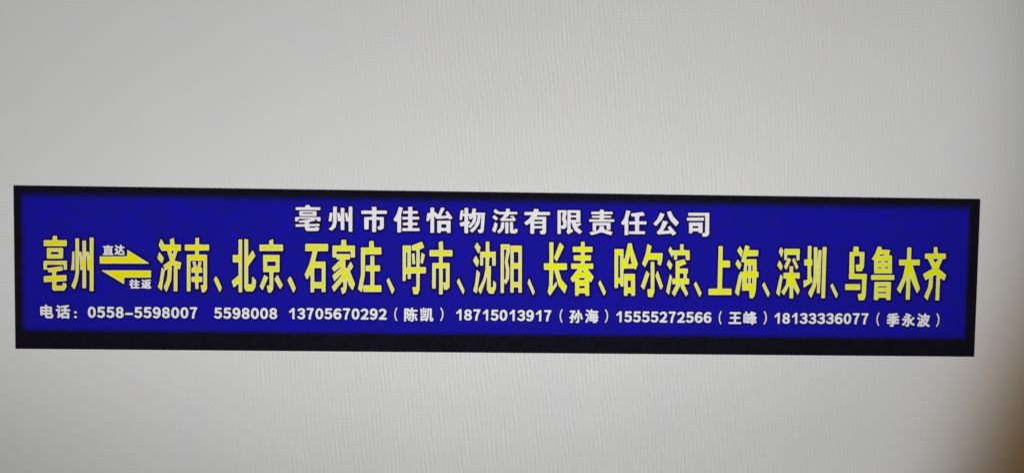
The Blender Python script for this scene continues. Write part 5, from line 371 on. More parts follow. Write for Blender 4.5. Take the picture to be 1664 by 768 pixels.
    '海26': '-138 454 -14 -7 -9 -10 -40 -78 -4 -16 5 -26 46 -74 -22 -9 -14 -13 -43 -94 7 -26 75 -102 -10 -18 -5 -18 -58 -296 1 -22 10 -18 60 -58 13 -8 14 -3 20 6 14 15 6 14 8 50 4 6 84 0 4 -8 8 -82 8 -17 10 -8 14 -5 60 -4 14 5 10 8 41 63 16 98 4 168 25 19 9 21 -4 102 -8 16 -22 18 -8 176 2 6 15 14 6 14 5 108 -10 18 -19 10 -113 4 -3 4 -1 26 -12 18 -81 32 -22 0 -16 -8 -11 -12 -13 -27 -26 25 -14 5/-132 435 -14 -12 -36 -72 -3 -16 5 -13 71 -105 -1 -22 -6 -11 -30 33 -10 3 -10 -3 -11 -14 -35 -78 5 -16 65 -86 15 -14 -3 -22 -12 -12 -4 -14 -58 -310 7 -12 57 -55 16 -5 10 4 8 12 11 76 5 9 20 -10 98 1 5 -8 11 -106 8 -7 12 -3 46 -3 14 9 37 58 14 90 4 184 4 6 21 4 8 12 -1 94 -7 12 -20 7 -3 7 -8 178 -5 12 -16 7 -140 0 -6 3 4 6 12 2 146 5 18 5 9 14 5 96 -6 10 -10 5 -134 5 -3 6 8 30 -7 14 -78 29 -12 -2 -10 -10 -15 -57 -5 -9 -40 54 -9 5|-68 133 5 -8 -9 -104 -6 -5 -24 1 -3 6 32 86 -2 22/-32 434 -4 -3 -3 -10 -59 -258 2 -5 6 -3 42 -5 4 -3 1 -16 -11 -124 -2 -6 -6 -3 -46 -2 -3 -5 -1 -32 -4 -3 -8 3 -4 -4 -58 -298 5 -8 47 -45 6 -3 4 3 46 295 2 5 4 1 -1 -124 3 -89 8 -4 78 2 30 -2 5 -19 9 -99 4 -3 8 -3 34 0 6 5 29 42 13 70 3 28 5 196 6 5 22 1 5 6 -3 78 -4 4 -21 2 -4 6 -8 192 -3 5 -6 2 -156 -2 -8 1 -3 6 12 34 7 6 166 7 10 3 2 4 3 20 2 62 -4 4 -17 3 -102 0 -34 3 -3 8 13 38 -1 8 -31 13|-128 414 -35 -65 -3 -12 62 -94 8 -8 4 3 3 9 15 90 -46 72 -4 4|-156 198 -9 -13 -27 -62 60 -82 8 -6 8 14 23 60 1 8 -54 72|8 106 8 -1 4 -3 3 -23 0 -60 -2 -6 -5 -3 -12 1 -5 8 -2 78 3 6|76 106 12 -1 5 -6 2 -80 -2 -6 -5 -3 -12 1 -5 6 -2 80 2 6|74 -100 12 -1 5 -6 2 -80 -2 -6 -5 -3 -12 1 -5 6 -2 80 2 6|10 -102 10 -1 5 -10 2 -76 -2 -4 -5 -3 -11 1 -4 6 -2 78 2 6/-22 417 -4 -2 -2 -6 -54 -236 2 -5 10 -3 16 -2 16 2 6 -4 3 -6 -12 -152 -4 -10 -7 -6 -44 -4 -5 -38 -18 -12 -53 -272 4 -7 26 -24 6 -2 3 3 42 274 3 8 6 5 16 1 6 -4 3 -10 -3 -34 2 -166 8 -4 92 1 14 -3 5 -10 11 -106 6 -6 18 0 10 5 23 35 13 68 2 28 5 198 7 9 22 4 2 7 0 52 -4 4 -18 3 -5 5 -2 6 -9 186 -2 4 -8 2 -154 -1 -10 5 -3 12 15 44 10 10 26 3 138 5 8 2 4 16 2 44 -3 6 -9 2 -102 1 -39 3 -6 6 -2 10 11 40 -6 5|-126 388 -6 -7 -17 -34 -2 -10 41 -62 8 -6 6 14 8 52 -30 48|-154 173 -18 -32 -5 -18 41 -55 8 -6 6 9 14 36 1 8 -39 53|2 118 22 -1 6 -4 3 -6 2 -28 0 -66 -3 -10 -8 -5 -26 1 -7 4 -4 8 -2 92 5 10|68 118 28 -1 6 -4 3 -6 2 -34 0 -60 -3 -10 -8 -5 -28 1 -6 4 -3 6 -2 94 3 10|66 -88 28 -1 6 -4 3 -6 2 -94 -3 -10 -8 -5 -28 1 -6 4 -3 6 -2 94 3 10|2 -90 25 -1 5 -4 5 -10 2 -88 -3 -10 -8 -5 -26 1 -6 4 -3 6 -2 92 3 10/-14 403 -4 -2 -3 -8 -44 -192 -3 -22 10 -4 22 2 10 -6 7 -14 -1 -26 4 -7 18 5 22 -1 10 -4 10 -9 14 10 10 4 28 -1 12 -6 5 -7 3 -10 2 -32 -1 -66 -6 -12 -13 -7 -32 0 -20 13 -16 -12 -24 -2 -18 5 -14 17 -10 -22 -8 -8 -10 -4 -26 0 -6 -3 -5 -33 -5 -6 -12 -7 -3 -7 -49 -254 3 -6 11 -8 4 0 3 6 38 254 7 12 6 5 12 3 12 -1 13 -9 5 -14 -4 -38 0 -82 3 -72 3 -3 8 -1 84 2 16 -7 8 -15 9 -96 3 -6 8 -2 8 5 19 29 13 68 2 26 5 198 7 13 8 5 12 3 4 7 -1 32 -20 10 -8 14 -10 180 -2 4 -7 2 -150 -2 -8 4 -6 8 -4 18 17 48 11 12 32 6 136 5 5 7 2 36 -2 4 -5 2 -98 0 -42 5 -9 7 -5 12 1 12 7 28 -6 5|-124 368 -8 -11 -7 -18 20 -32 11 -11 4 7 5 30 -17 28|-152 152 -10 -15 -3 -12 27 -37 8 -4 10 21 1 8 -23 32|105 -83 8 -14 3 -48 0 -50 -6 -15 -8 -6 -12 -3 -24 1 -18 9 -20 -10 -24 0 -10 4 -8 8 -4 12 -2 90 2 10 4 7 8 6 12 3 22 -1 16 -9 14 9 8 3 26 0',
    '、27': '-43 163 -20 -13 -31 -50 -9 -20 1 -18 109 -212 18 -14 24 -1 15 7 10 14 28 70 0 24 -101 198 -20 15/-37 144 -12 -8 -28 -46 -6 -14 0 -10 105 -202 9 -9 12 -1 14 13 25 63 1 16 -97 188 -9 9/-33 123 -6 -6 -22 -37 -2 -12 82 -158 14 -26 6 -6 6 9 17 43 2 12 -89 173 -4 6/-35 95 -13 -19 0 -10 77 -148 8 -8 4 3 7 17 1 12 -76 148 -4 5/-35 72 2 -10 48 -92 20 -33 0 6 -24 49 -40 76',
    '深28': '-146 458 -14 -7 -9 -10 -42 -88 3 -22 41 -86 -19 -15 -8 -13 -33 -86 -1 -20 8 -20 64 -82 -12 -18 -5 -14 -57 -296 1 -28 18 -28 40 -40 11 -8 14 -5 26 7 20 24 26 -14 26 3 14 10 20 31 5 -12 1 -50 13 -22 23 -9 70 2 15 7 10 14 7 45 20 -11 14 -3 16 4 14 11 11 20 26 78 -4 28 -60 128 3 4 26 2 14 6 12 13 5 17 -2 80 -5 30 -14 18 -27 8 -3 4 19 34 4 20 -3 14 -22 50 28 15 7 11 4 14 -2 70 4 42 -6 88 -11 19 -20 9 -266 -3 -6 2 -24 25 -14 5/-140 439 -13 -10 -33 -66 -5 -12 1 -12 52 -104 10 -6 10 0 18 17 4 -7 4 -42 10 -8 18 -2 3 -6 -19 -44 -6 -6 -58 84 -10 6 -12 -1 -8 -7 -8 -18 -26 -70 0 -14 70 -90 10 -8 12 0 10 8 15 46 5 4 34 -35 12 -6 16 6 18 26 5 -35 -2 -6 -5 -3 -82 -4 -10 -11 -4 -28 -28 16 -10 -1 -8 -8 -60 -303 0 -20 17 -24 45 -42 12 0 10 9 12 47 8 -4 28 -32 18 -4 13 10 43 83 8 9 5 -20 2 -110 3 -11 16 -10 62 1 10 6 5 12 -1 106 10 -8 32 -54 10 -8 10 0 10 6 6 10 27 78 -3 20 -72 154 6 5 50 1 13 10 0 80 -3 28 -8 10 -10 3 -84 -1 -5 4 -2 8 3 40 22 -33 8 -5 10 0 12 8 30 49 -1 17 -35 74 6 4 32 2 12 14 -1 78 4 32 -5 86 -8 12 -14 3 -226 -2 -26 -2 -14 -6 -26 33|-13 271 9 5 102 0 7 -3 1 -8 -2 -6 -16 7 -12 -2 -30 -31|44 176 6 -4 18 -35 2 -8 -2 -4 -36 -1 -10 3 12 34|-52 -115 4 -8 -8 -70 -30 -50 -14 -16 0 18 18 122 6 5/-136 416 -8 -10 -28 -59 40 -83 8 -11 6 10 23 90 -4 10 -26 42|170 392 -52 2 -22 -2 -148 0 -24 -3 -4 -2 -1 -62 5 -114 6 -5 34 0 3 -5 -43 -106 5 -10 31 -33 4 1 6 10 65 148 -1 5 -5 5 -37 24 -6 -4 -10 -20 -4 -4 -5 52 2 22 11 3 140 -1 5 -10 0 -54 3 -23 6 -3 37 2 4 8 -2 76 4 20 -2 70|84 244 -6 -4 -19 -27 -2 -10 67 -139 8 -9 6 5 19 29 2 12 -67 135|-158 198 -6 -9 -25 -72 59 -76 8 -5 4 6 8 27 10 34 0 8 -50 80|22 106 -5 -3 -2 -6 2 -66 -2 -28 -7 -3 -82 -2 -6 -2 -2 -3 -1 -40 3 -45 6 -4 42 -1 4 -6 -1 -18 -10 -80 -68 -112 -2 -8 37 -45 6 -4 3 1 75 143 8 8 5 -19 5 -180 2 -3 6 -2 44 0 5 3 2 8 -5 164 2 7 10 -11 66 -111 4 1 4 7 22 63 -2 14 -84 178 2 3 6 2 64 0 8 2 2 5 -1 66 -3 18 -6 5 -86 -2 -12 2 -5 21 0 56 -3 23 -8 4|-132 -32 -4 -5 -2 -10 -55 -284 3 -8 11 -14 29 -29 6 -3 4 4 3 14 43 298 -3 8 -13 13/-134 390 -8 -9 -15 -34 21 -46 8 -10 6 9 13 53 -17 29|160 379 -12 2 -196 -2 -18 -4 -2 -6 0 -40 2 -70 4 -38 12 -2 6 4 -1 68 2 8 5 5 12 2 142 0 14 -3 6 -10 2 -60 2 -12 6 -4 12 1 3 7 -2 70 5 16 -2 60|-2 225 -4 -1 -4 -5 -51 -118 2 -10 17 -16 8 10 53 120 -2 8|80 218 -7 -9 0 -10 53 -110 8 -7 10 11 0 10 -54 108 -6 8|-154 168 -6 -7 -14 -42 38 -50 8 -5 6 9 8 36 -32 52|36 93 -6 -2 -2 -6 1 -80 -3 -12 -10 -5 -66 -1 -16 -2 -4 -4 0 -26 4 -36 6 -2 37 -2 6 -6 2 -12 -11 -102 -65 -106 -2 -8 19 -25 6 -3 3 2 72 138 9 9 12 0 7 -9 2 -26 5 -170 6 -6 20 0 6 2 2 6 -5 156 0 14 3 8 6 4 6 1 10 -7 62 -105 4 0 3 3 13 36 -1 12 -86 182 3 10 8 5 62 1 8 2 2 8 0 44 -2 12 -6 4 -84 -1 -12 3 -5 8 -2 20 -1 56 -2 13 -6 5|-122 -56 -4 -2 -3 -9 -49 -258 3 -12 21 -21 4 3 4 16 38 262 -2 10/151 365 -3 5 -8 1 -192 -3 -4 -3 -2 -6 0 -30 3 -16 3 -3 12 5 10 2 150 0 12 -3 12 -9 4 -1 4 9|-134 368 -6 -7 -6 -14 10 -22 6 -4 5 8 4 22 -7 14|2 209 -7 -6 -41 -95 -2 -7 2 -5 4 1 4 7 40 88 4 11|-152 145 -4 -4 -5 -12 -1 -10 22 -28 8 -5 6 13 0 10 -18 29|44 82 -4 -2 -2 -5 2 -72 -2 -10 -5 -8 -15 -8 -66 0 -7 -2 -4 -4 -1 -16 4 -25 6 -3 26 -1 9 -3 9 -11 2 -17 -12 -104 -64 -108 2 -6 6 -4 4 0 4 5 55 109 13 19 14 8 16 -3 8 -7 4 -11 6 -184 2 -5 4 -2 4 1 2 6 -4 158 2 10 6 9 8 5 8 2 15 -6 9 -11 46 -79 6 -2 6 12 -1 14 -82 170 -3 12 4 15 12 9 65 4 3 6 0 30 -2 9 -6 3 -78 -2 -16 7 -7 11 -3 22 0 58 -4 6|-140 -196 -27 -125 1 -9 6 -5 5 14 15 107',
    '圳29': '-139 464 -18 -13 -9 -20 3 -182 -4 -4 -22 -2 -14 -6 -11 -12 -6 -16 5 -114 17 -20 33 -6 4 -4 5 -124 -2 -36 -43 -11 -12 -11 -7 -14 4 -118 4 -22 15 -20 26 -7 16 5 47 28 -29 -66 -2 -22 7 -16 51 -80 16 -13 26 -3 20 11 36 77 22 -8 42 -3 5 -51 7 -13 12 -9 20 -5 64 2 22 15 9 24 0 852 -10 16 -17 9 -78 1 -14 -5 -10 -9 -7 -14 -3 -20 -6 -4 -14 30 -20 13 -72 3 -18 15 -16 6/-133 445 -10 -8 -3 -12 3 -196 -6 -5 -40 -2 -8 -7 -3 -10 4 -104 12 -10 37 -1 6 -5 5 -142 -3 -56 -48 -8 -9 -6 -5 -10 8 -128 12 -12 16 1 110 74 -2 -13 -63 -130 5 -14 52 -80 16 -7 16 9 44 115 10 17 3 -44 7 -12 12 -5 52 0 6 -3 1 -58 7 -14 14 -5 58 1 14 10 3 14 1 842 -6 8 -10 5 -69 -1 -13 -12 -4 -39 -38 -2 -7 3 -5 30 -12 12 -64 1 -20 -10 -5 21 -11 10|-41 24 4 -13 -2 -47 -4 13/-75 430 -46 -2 -6 -5 2 -213 -8 -4 -42 0 -4 -2 -3 -5 3 -87 6 -4 42 0 7 -3 4 -54 2 -176 -7 -7 -50 -6 -7 -5 4 -100 3 -11 4 -2 129 89 6 8 -9 76 -4 4 -8 -1 -3 9 -4 170 3 7 13 3 3 4 1 50 -3 41 -4 3 -12 3 -3 5 -2 206 -2 6|129 416 -7 -3 -2 -10 2 -822 2 -6 5 -3 42 0 8 3 3 10 0 702 2 20 0 100 -2 6 -5 3|23 408 -44 0 -4 -2 -3 -5 12 -482 -18 -128 -66 -134 3 -10 40 -61 8 -9 7 8 63 168 16 84 4 11 3 -27 1 -164 6 -5 34 0 7 3 2 6 8 692 -2 6 -7 3 -36 -1 -7 -2 -3 -4 -1 -102 -5 -50 -4 14 -3 170 -3 17/-87 417 -22 -2 -6 -6 3 -150 -1 -56 -4 -6 -6 -3 -42 -1 -4 -8 2 -60 8 -4 38 -1 8 -5 3 -10 2 -50 2 -186 -4 -8 -7 -4 -42 -6 -9 -4 -1 -10 2 -40 2 -26 4 -4 98 68 11 8 3 6 -7 50 -13 10 -3 10 -4 186 3 10 16 10 0 34 -2 32 -14 8 -5 10 -3 198 -2 8|145 403 -10 -2 -2 -10 2 -794 0 -8 4 -4 20 0 8 2 2 10 1 692 1 102 0 8 -4 4|11 395 -22 0 -4 -4 0 -6 11 -446 -2 -42 -16 -110 -63 -130 2 -7 16 -25 10 -15 6 -4 12 23 49 130 20 124 7 9 8 2 6 -3 5 -12 1 -208 4 -6 12 0 6 2 2 6 2 34 1 186 1 20 1 188 1 20 2 220 -2 6 -6 2 -16 0 -6 -6 -2 -114 -1 -294 -2 -8 -5 -5 -8 -2 -6 3 -4 6 -1 8 -9 444 -2 10/-97 404 -6 -2 -2 -7 4 -134 -1 -60 -5 -9 -8 -6 -38 -4 -4 -2 -2 -5 4 -41 6 -3 35 -2 9 -7 5 -11 5 -156 0 -84 -4 -12 -10 -10 -48 -11 0 -39 2 -8 4 -4 82 56 6 6 2 6 -4 34 -14 16 -4 12 -4 190 5 14 14 12 1 24 -3 26 -14 12 -5 12 -2 188 -2 7|151 393 -6 -3 -2 -9 0 -526 2 -24 0 -226 2 -7 6 -2 5 3 1 8 0 684 2 88 -2 11|3 385 -6 -3 -2 -9 12 -458 -17 -128 -62 -128 1 -8 16 -21 4 1 3 6 47 124 21 126 5 9 12 11 -13 12 -5 14 -8 442 -2 7|75 337 -4 -2 -1 -4 0 -82 -2 -20 0 -294 -4 -14 -15 -14 13 -12 7 -10 6 28 -1 188 2 22 0 186 2 20',
    '、30': '-42 161 -19 -11 -35 -42 -8 -18 1 -18 109 -216 20 -16 24 -1 16 8 10 15 27 66 0 24 -101 194 -20 15/-38 142 -11 -8 -31 -38 -4 -10 0 -10 105 -206 11 -11 14 -1 8 6 6 10 24 60 0 14 -97 184 -11 10/-34 121 -29 -33 -1 -10 96 -189 8 -8 6 9 17 42 1 12 -90 172 -4 5/-36 98 -12 -14 0 -8 58 -116 22 -42 6 -5 4 3 8 18 -1 12 -73 140 -8 11/',
    '乌31': '-64 481 -16 -8 -11 -14 -11 -66 -40 -10 -11 -12 -5 -14 3 -338 -6 -32 5 -88 12 -21 22 -11 144 2 34 0 5 -4 -39 -4 -142 0 -62 -3 -14 -5 -14 -12 -7 -18 5 -106 11 -20 21 -10 186 0 3 -4 -9 -20 -1 -20 15 -88 11 -24 13 -9 14 -4 100 7 16 8 14 16 26 86 3 214 6 66 -2 70 -9 30 -20 15 -46 3 -5 4 26 68 1 258 -9 18 -17 11 -70 2 -5 53 -8 14 -15 12 -16 5|4 250 8 -4 3 -25 0 -30 -9 -6 -6 2 -3 12 0 44/-60 461 -8 -4 -6 -10 -10 -74 -42 -4 -8 -6 -5 -10 5 -342 -7 -24 5 -84 6 -10 14 -5 196 1 5 -6 -1 -38 -4 -5 -220 0 -46 -4 -8 -8 -3 -11 5 -96 6 -10 12 -5 258 4 3 -13 -3 -12 -52 -12 -12 -12 0 -18 16 -92 8 -10 10 -3 94 7 10 5 8 11 23 80 2 212 6 62 -2 68 -4 18 -11 10 -88 4 17 16 32 74 1 254 -6 10 -10 5 -78 0 -5 13 -1 52 -14 17|-21 269 45 1 8 -4 4 -93 -4 -6 -46 -3 -6 3 -5 90|-15 15 3 4 33 -4 -29 -4/-52 442 -4 -4 -2 -9 -9 -74 -7 -3 -40 0 -4 -2 -3 -5 4 -316 2 -20 -1 -12 -6 -12 3 -72 3 -5 6 -2 198 2 8 -1 4 -3 3 -13 1 -218 -6 -5 -54 -11 -5 -4 -1 -6 16 -86 6 -3 16 0 64 4 6 3 4 6 21 74 2 212 2 46 4 14 -4 70 -3 5 -6 2 -186 -2 -12 3 -3 12 -8 244 0 28 3 6 4 2 76 1 9 -3 6 -130 -2 -4 -5 -3 -52 -2 -6 -4 -1 -13 7 -80 3 -10 5 -3 78 0 8 2 20 41 13 32 2 64 0 174 -3 5 -6 2 -18 -2 -67 1 -4 6 -2 68 -3 8 -8 3|70 -181 -4 4 -10 1 -26 -2 -166 0 -38 -3 -3 -2 -2 -6 5 -82 6 -3 178 0 60 3 4 6/-40 429 -6 -7 -7 -69 -3 -8 -10 -5 -36 -1 -6 -6 6 -322 -1 -18 -5 -18 0 -48 3 -6 7 -2 194 1 8 -1 6 -4 5 -20 2 -228 -3 -6 -6 -4 -52 -12 -3 -8 9 -56 4 -9 8 -1 58 4 4 2 3 6 19 66 3 212 4 60 -1 54 -4 5 -6 1 -182 -1 -8 1 -6 4 -5 18 -8 244 0 40 3 6 6 4 16 3 76 0 8 -1 6 -4 3 -10 4 -138 -3 -6 -8 -5 -28 -1 -24 -4 2 -50 2 -25 4 -6 68 0 8 11 22 54 2 64 0 156 -2 5 -4 1 -74 1 -10 2 -5 5 -2 6 -5 70 -6 2|58 -194 -2 3 -6 2 -182 -2 -28 -2 -4 -4 0 -6 0 -40 2 -13 4 -5 8 0 156 0 50 2 4 4 0 6/-30 418 -6 -5 -7 -64 -4 -10 -11 -8 -34 -3 -5 -5 5 -312 0 -20 -6 -20 1 -36 3 -5 8 -1 30 2 156 0 12 -4 8 -7 6 -23 1 -232 -4 -10 -7 -6 -46 -11 -5 -7 9 -47 6 -2 44 3 4 2 4 8 16 56 5 314 -3 5 -8 1 -174 -2 -10 3 -9 7 -7 22 -8 244 1 46 6 10 8 6 19 4 80 0 12 -3 9 -7 5 -16 4 -112 -1 -30 -6 -10 -9 -6 -44 -5 -3 -3 -1 -8 4 -44 3 -6 11 -2 42 2 5 6 21 50 2 64 -1 144 -2 4 -5 2 -66 0 -14 5 -6 7 -3 8 -4 62 -5 3|50 -211 -3 8 -5 2 -170 0 -18 -2 -5 -2 -2 -4 0 -36 3 -4 8 -2 146 0 40 3 4 2 2 5',
    '鲁32': '-106 478 -15 -7 -11 -14 -37 -112 -59 -100 -7 -20 3 -16 8 -13 14 -9 20 -5 3 -7 4 -162 -3 -4 -25 -6 -14 -14 -6 -16 0 -40 3 -48 6 -16 16 -13 30 -5 5 -6 2 -296 12 -20 23 -9 82 4 18 10 14 23 26 3 30 -2 14 -24 20 -11 82 3 20 12 9 23 1 290 4 4 20 3 15 7 10 14 4 16 -5 88 -13 20 -25 12 -3 10 -10 278 -12 20 -27 12 9 54 -6 16 -13 13 -18 6 -98 3 -12 26 -16 13 -74 13/-100 459 -8 -4 -7 -10 -37 -110 -62 -110 2 -11 8 -8 32 -2 5 -17 6 -194 -5 -4 -30 -2 -10 -6 -5 -12 0 -34 2 -46 7 -12 12 -5 43 -1 -4 -20 1 -296 6 -10 10 -5 74 2 14 9 4 22 4 4 84 3 9 -3 6 -24 11 -10 74 2 10 6 5 14 0 288 -3 20 46 5 9 9 2 12 -5 80 -10 11 -24 3 -5 4 -11 300 -10 13 -35 9 14 60 -1 12 -8 10 -12 3 -118 3 -4 4 2 24 -9 12/-95 439 -5 -8 -34 -102 -59 -102 5 -4 32 0 5 -6 6 -190 3 -25 4 -3 8 -1 279 3 4 8 -10 278 -5 6 -40 6 -7 6 18 72 0 6 -9 3 -132 3 -6 6 7 30 -3 6 -48 9|-65 301 2 6 5 3 62 0 9 -3 2 -8 -2 -4 -5 -3 -62 -2 -9 3|25 193 2 6 5 3 44 0 9 -3 2 -8 -2 -4 -5 -3 -48 0 -6 3|-88 193 1 4 5 3 44 0 7 -3 2 -8 -2 -4 -5 -3 -42 0 -8 3|29 97 1 4 6 3 44 0 8 -3 2 -10 -6 -5 -46 -2 -7 3|-85 93 2 6 5 3 42 0 9 -3 2 -8 -2 -4 -5 -3 -42 0 -8 2|194 -35 -4 8 -8 1 -320 -2 -48 -2 -5 -3 -2 -6 3 -66 4 -4 10 -1 20 2 346 2 5 3 2 6|140 -142 -56 2 -22 -2 -164 0 -24 -2 -5 -3 -2 -10 0 -272 3 -11 44 -2 20 3 4 4 0 26 4 4 56 3 73 -1 4 -6 1 -24 6 -6 30 -1 24 2 5 3 2 10 0 272|75 -223 -2 -6 -7 -3 -132 -1 -5 2 -2 8 1 7 6 2 132 1 6 -2|-73 -317 2 6 7 3 128 2 9 -3 2 -12 -3 -5 -6 -2 -128 0 -9 3/-86 425 -4 -5 -32 -97 -47 -82 5 -4 18 -3 5 -5 2 -6 7 -192 2 -16 4 -4 10 0 250 2 4 8 0 38 -8 216 -4 7 -38 6 -6 3 -4 6 -1 12 15 52 0 9 -8 3 -110 3 -16 2 -8 5 -3 6 4 30 -9 4|-77 311 5 8 8 3 80 0 6 -3 4 -6 0 -24 -4 -6 -8 -3 -80 -2 -6 3 -4 6|13 203 5 8 8 3 62 0 6 -3 4 -6 0 -25 -4 -5 -8 -3 -62 -2 -6 3 -4 6|-100 203 4 6 8 3 62 -1 6 -4 3 -6 -1 -23 -4 -5 -8 -3 -60 1 -6 4 -3 6 -2 12|15 105 5 8 8 3 62 0 6 -3 4 -6 3 -12 -1 -12 -4 -6 -8 -3 -62 -2 -6 3 -4 6|-96 105 4 6 8 3 62 -1 6 -4 3 -6 -1 -23 -4 -5 -8 -3 -62 1 -6 4 -3 6|182 -45 -4 6 -10 0 -302 -2 -40 -2 -4 -2 -2 -6 2 -40 2 -4 4 -2 348 4 5 2 1 4|128 -155 -14 3 -212 -3 -20 -4 -2 -10 0 -246 2 -12 26 -2 14 2 4 6 0 20 8 8 60 3 82 0 6 -3 4 -6 4 -26 18 -2 20 4 2 10 0 246|87 -219 -2 -18 -5 -5 -8 -2 -142 -2 -10 3 -5 8 -1 24 4 6 10 3 144 2 10 -5|-85 -309 3 8 10 5 146 2 8 -3 4 -6 0 -28 -4 -6 -10 -3 -144 0 -8 3 -4 5/-78 413 -5 -8 -29 -86 -38 -68 16 -13 6 -13 8 -200 4 -3 10 -1 230 3 4 7 0 26 -8 208 -2 5 -4 3 -34 7 -11 11 -2 18 11 42 0 9 -6 3 -26 2 -74 0 -20 4 -9 6 -5 8 -1 28 -7 3|-87 315 7 11 12 6 88 0 11 -7 6 -10 1 -22 -4 -12 -7 -8 -11 -4 -86 -1 -10 6 -6 9|3 207 7 11 12 6 72 -1 10 -7 6 -11 0 -22 -5 -12 -7 -6 -10 -4 -70 0 -9 6 -6 10 -2 16|-110 207 7 10 11 5 58 1 13 -2 10 -8 6 -12 0 -20 -7 -13 -8 -6 -10 -3 -54 0 -11 2 -8 6 -6 10 -3 16|114 95 0 -12 -5 -10 -9 -7 -10 -3 -38 -2 -30 2 -12 10 -8 24 -9 -26 -7 -6 -8 -3 -66 0 -11 5 -7 10 -2 22 3 12 8 10 13 4 64 -1 11 -7 9 -13 11 15 11 7 68 1 10 -4 7 -6|172 -59 -3 8 -7 2 -296 -2 -33 -4 -2 -6 1 -16 3 -6 9 -2 318 2 9 4|117 -165 -27 2 -24 -2 -162 0 -12 -4 -2 -10 0 -226 3 -12 9 -2 10 2 6 24 12 10 64 4 86 -1 8 -4 6 -7 7 -24 9 -1 8 3 2 10 0 226|-98 -213 8 15 14 7 150 2 12 -5 7 -9 5 -14 -1 -20 -8 -12 -13 -6 -150 -2 -11 4 -7 8 -3 8|-95 -305 7 13 14 7 152 1 12 -6 7 -11 1 -26 -4 -12 -8 -8 -12 -4 -150 1 -10 4 -7 9 -3 10',
    '木33': '25 469 -76 -3 -16 -8 -10 -12 -5 -20 0 -156 -7 -3 -96 -2 -18 -13 -9 -22 4 -98 7 -18 22 -15 60 0 6 -2 1 -5 -27 -144 -88 -191 -5 -17 2 -14 7 -15 51 -55 17 -16 14 -6 20 1 16 10 26 48 5 -129 6 -14 9 -10 26 -9 70 4 14 7 10 12 5 18 0 148 3 18 46 -86 14 -11 20 -4 17 5 13 12 46 76 7 22 -3 18 -114 324 6 7 62 2 12 5 10 10 7 24 -4 98 -11 19 -20 11 -104 -1 -9 3 -3 166 -13 22/21 449 -66 -2 -15 -11 0 -176 -3 -10 -14 -3 -98 0 -12 -7 -5 -14 2 -68 3 -26 4 -8 16 -7 74 2 6 -7 -33 -170 -88 -192 -3 -18 5 -10 59 -63 10 -5 12 1 12 13 46 125 8 12 3 -23 0 -206 7 -18 16 -7 64 3 8 4 6 9 -1 243 3 22 10 -13 69 -147 11 -13 14 -1 10 6 45 74 6 16 -126 360 1 4 6 3 80 0 14 7 5 16 -3 90 -6 11 -12 6 -116 -2 -11 3 -2 178 -7 14/15 431 -52 -2 -6 -5 1 -178 -2 -12 -5 -3 -22 -2 -96 0 -5 -3 -2 -6 2 -58 2 -20 3 -5 10 -2 84 2 6 -2 2 -5 -37 -194 -87 -190 -3 -10 50 -56 7 -5 4 2 76 203 8 20 4 4 2 -10 3 -66 0 -246 3 -10 8 -3 48 2 5 3 2 4 -2 310 3 44 11 -32 103 -219 4 -1 6 6 39 68 -132 378 1 4 6 3 96 0 8 2 3 11 -2 74 -3 5 -8 2 -124 -2 -11 3 -2 10 0 178 -2 6/5 417 -30 -1 -4 -2 -2 -4 1 -172 -3 -14 -10 -5 -26 -2 -82 -1 -8 -4 0 -44 4 -18 92 -1 9 -7 2 -12 -38 -198 -86 -192 2 -6 29 -31 6 -3 4 3 81 219 9 8 12 -2 5 -12 2 -84 1 -240 2 -8 6 -2 28 2 4 8 -1 392 1 10 4 6 12 2 8 -7 10 -83 94 -201 4 -4 6 5 25 44 -132 380 3 10 10 5 92 1 8 2 2 10 -2 50 -2 4 -6 2 -122 -1 -8 1 -6 4 -3 12 -1 172 -2 8/-11 406 -7 -2 -3 -8 2 -160 -4 -17 -7 -7 -9 -3 -28 -3 -74 0 -5 -2 -2 -4 -1 -30 4 -9 86 -2 8 -4 6 -7 4 -18 -38 -200 -85 -188 15 -20 6 -3 4 3 76 206 8 9 10 4 10 0 10 -6 6 -8 2 -11 2 -312 2 -8 8 -2 8 3 2 7 -2 382 2 12 6 9 10 6 10 0 10 -4 7 -9 11 -86 84 -180 4 -4 6 2 11 18 2 8 -131 376 4 17 6 6 8 4 94 2 3 5 -2 36 -2 4 -7 2 -116 -2 -10 4 -7 6 -5 16 0 164 -3 6',
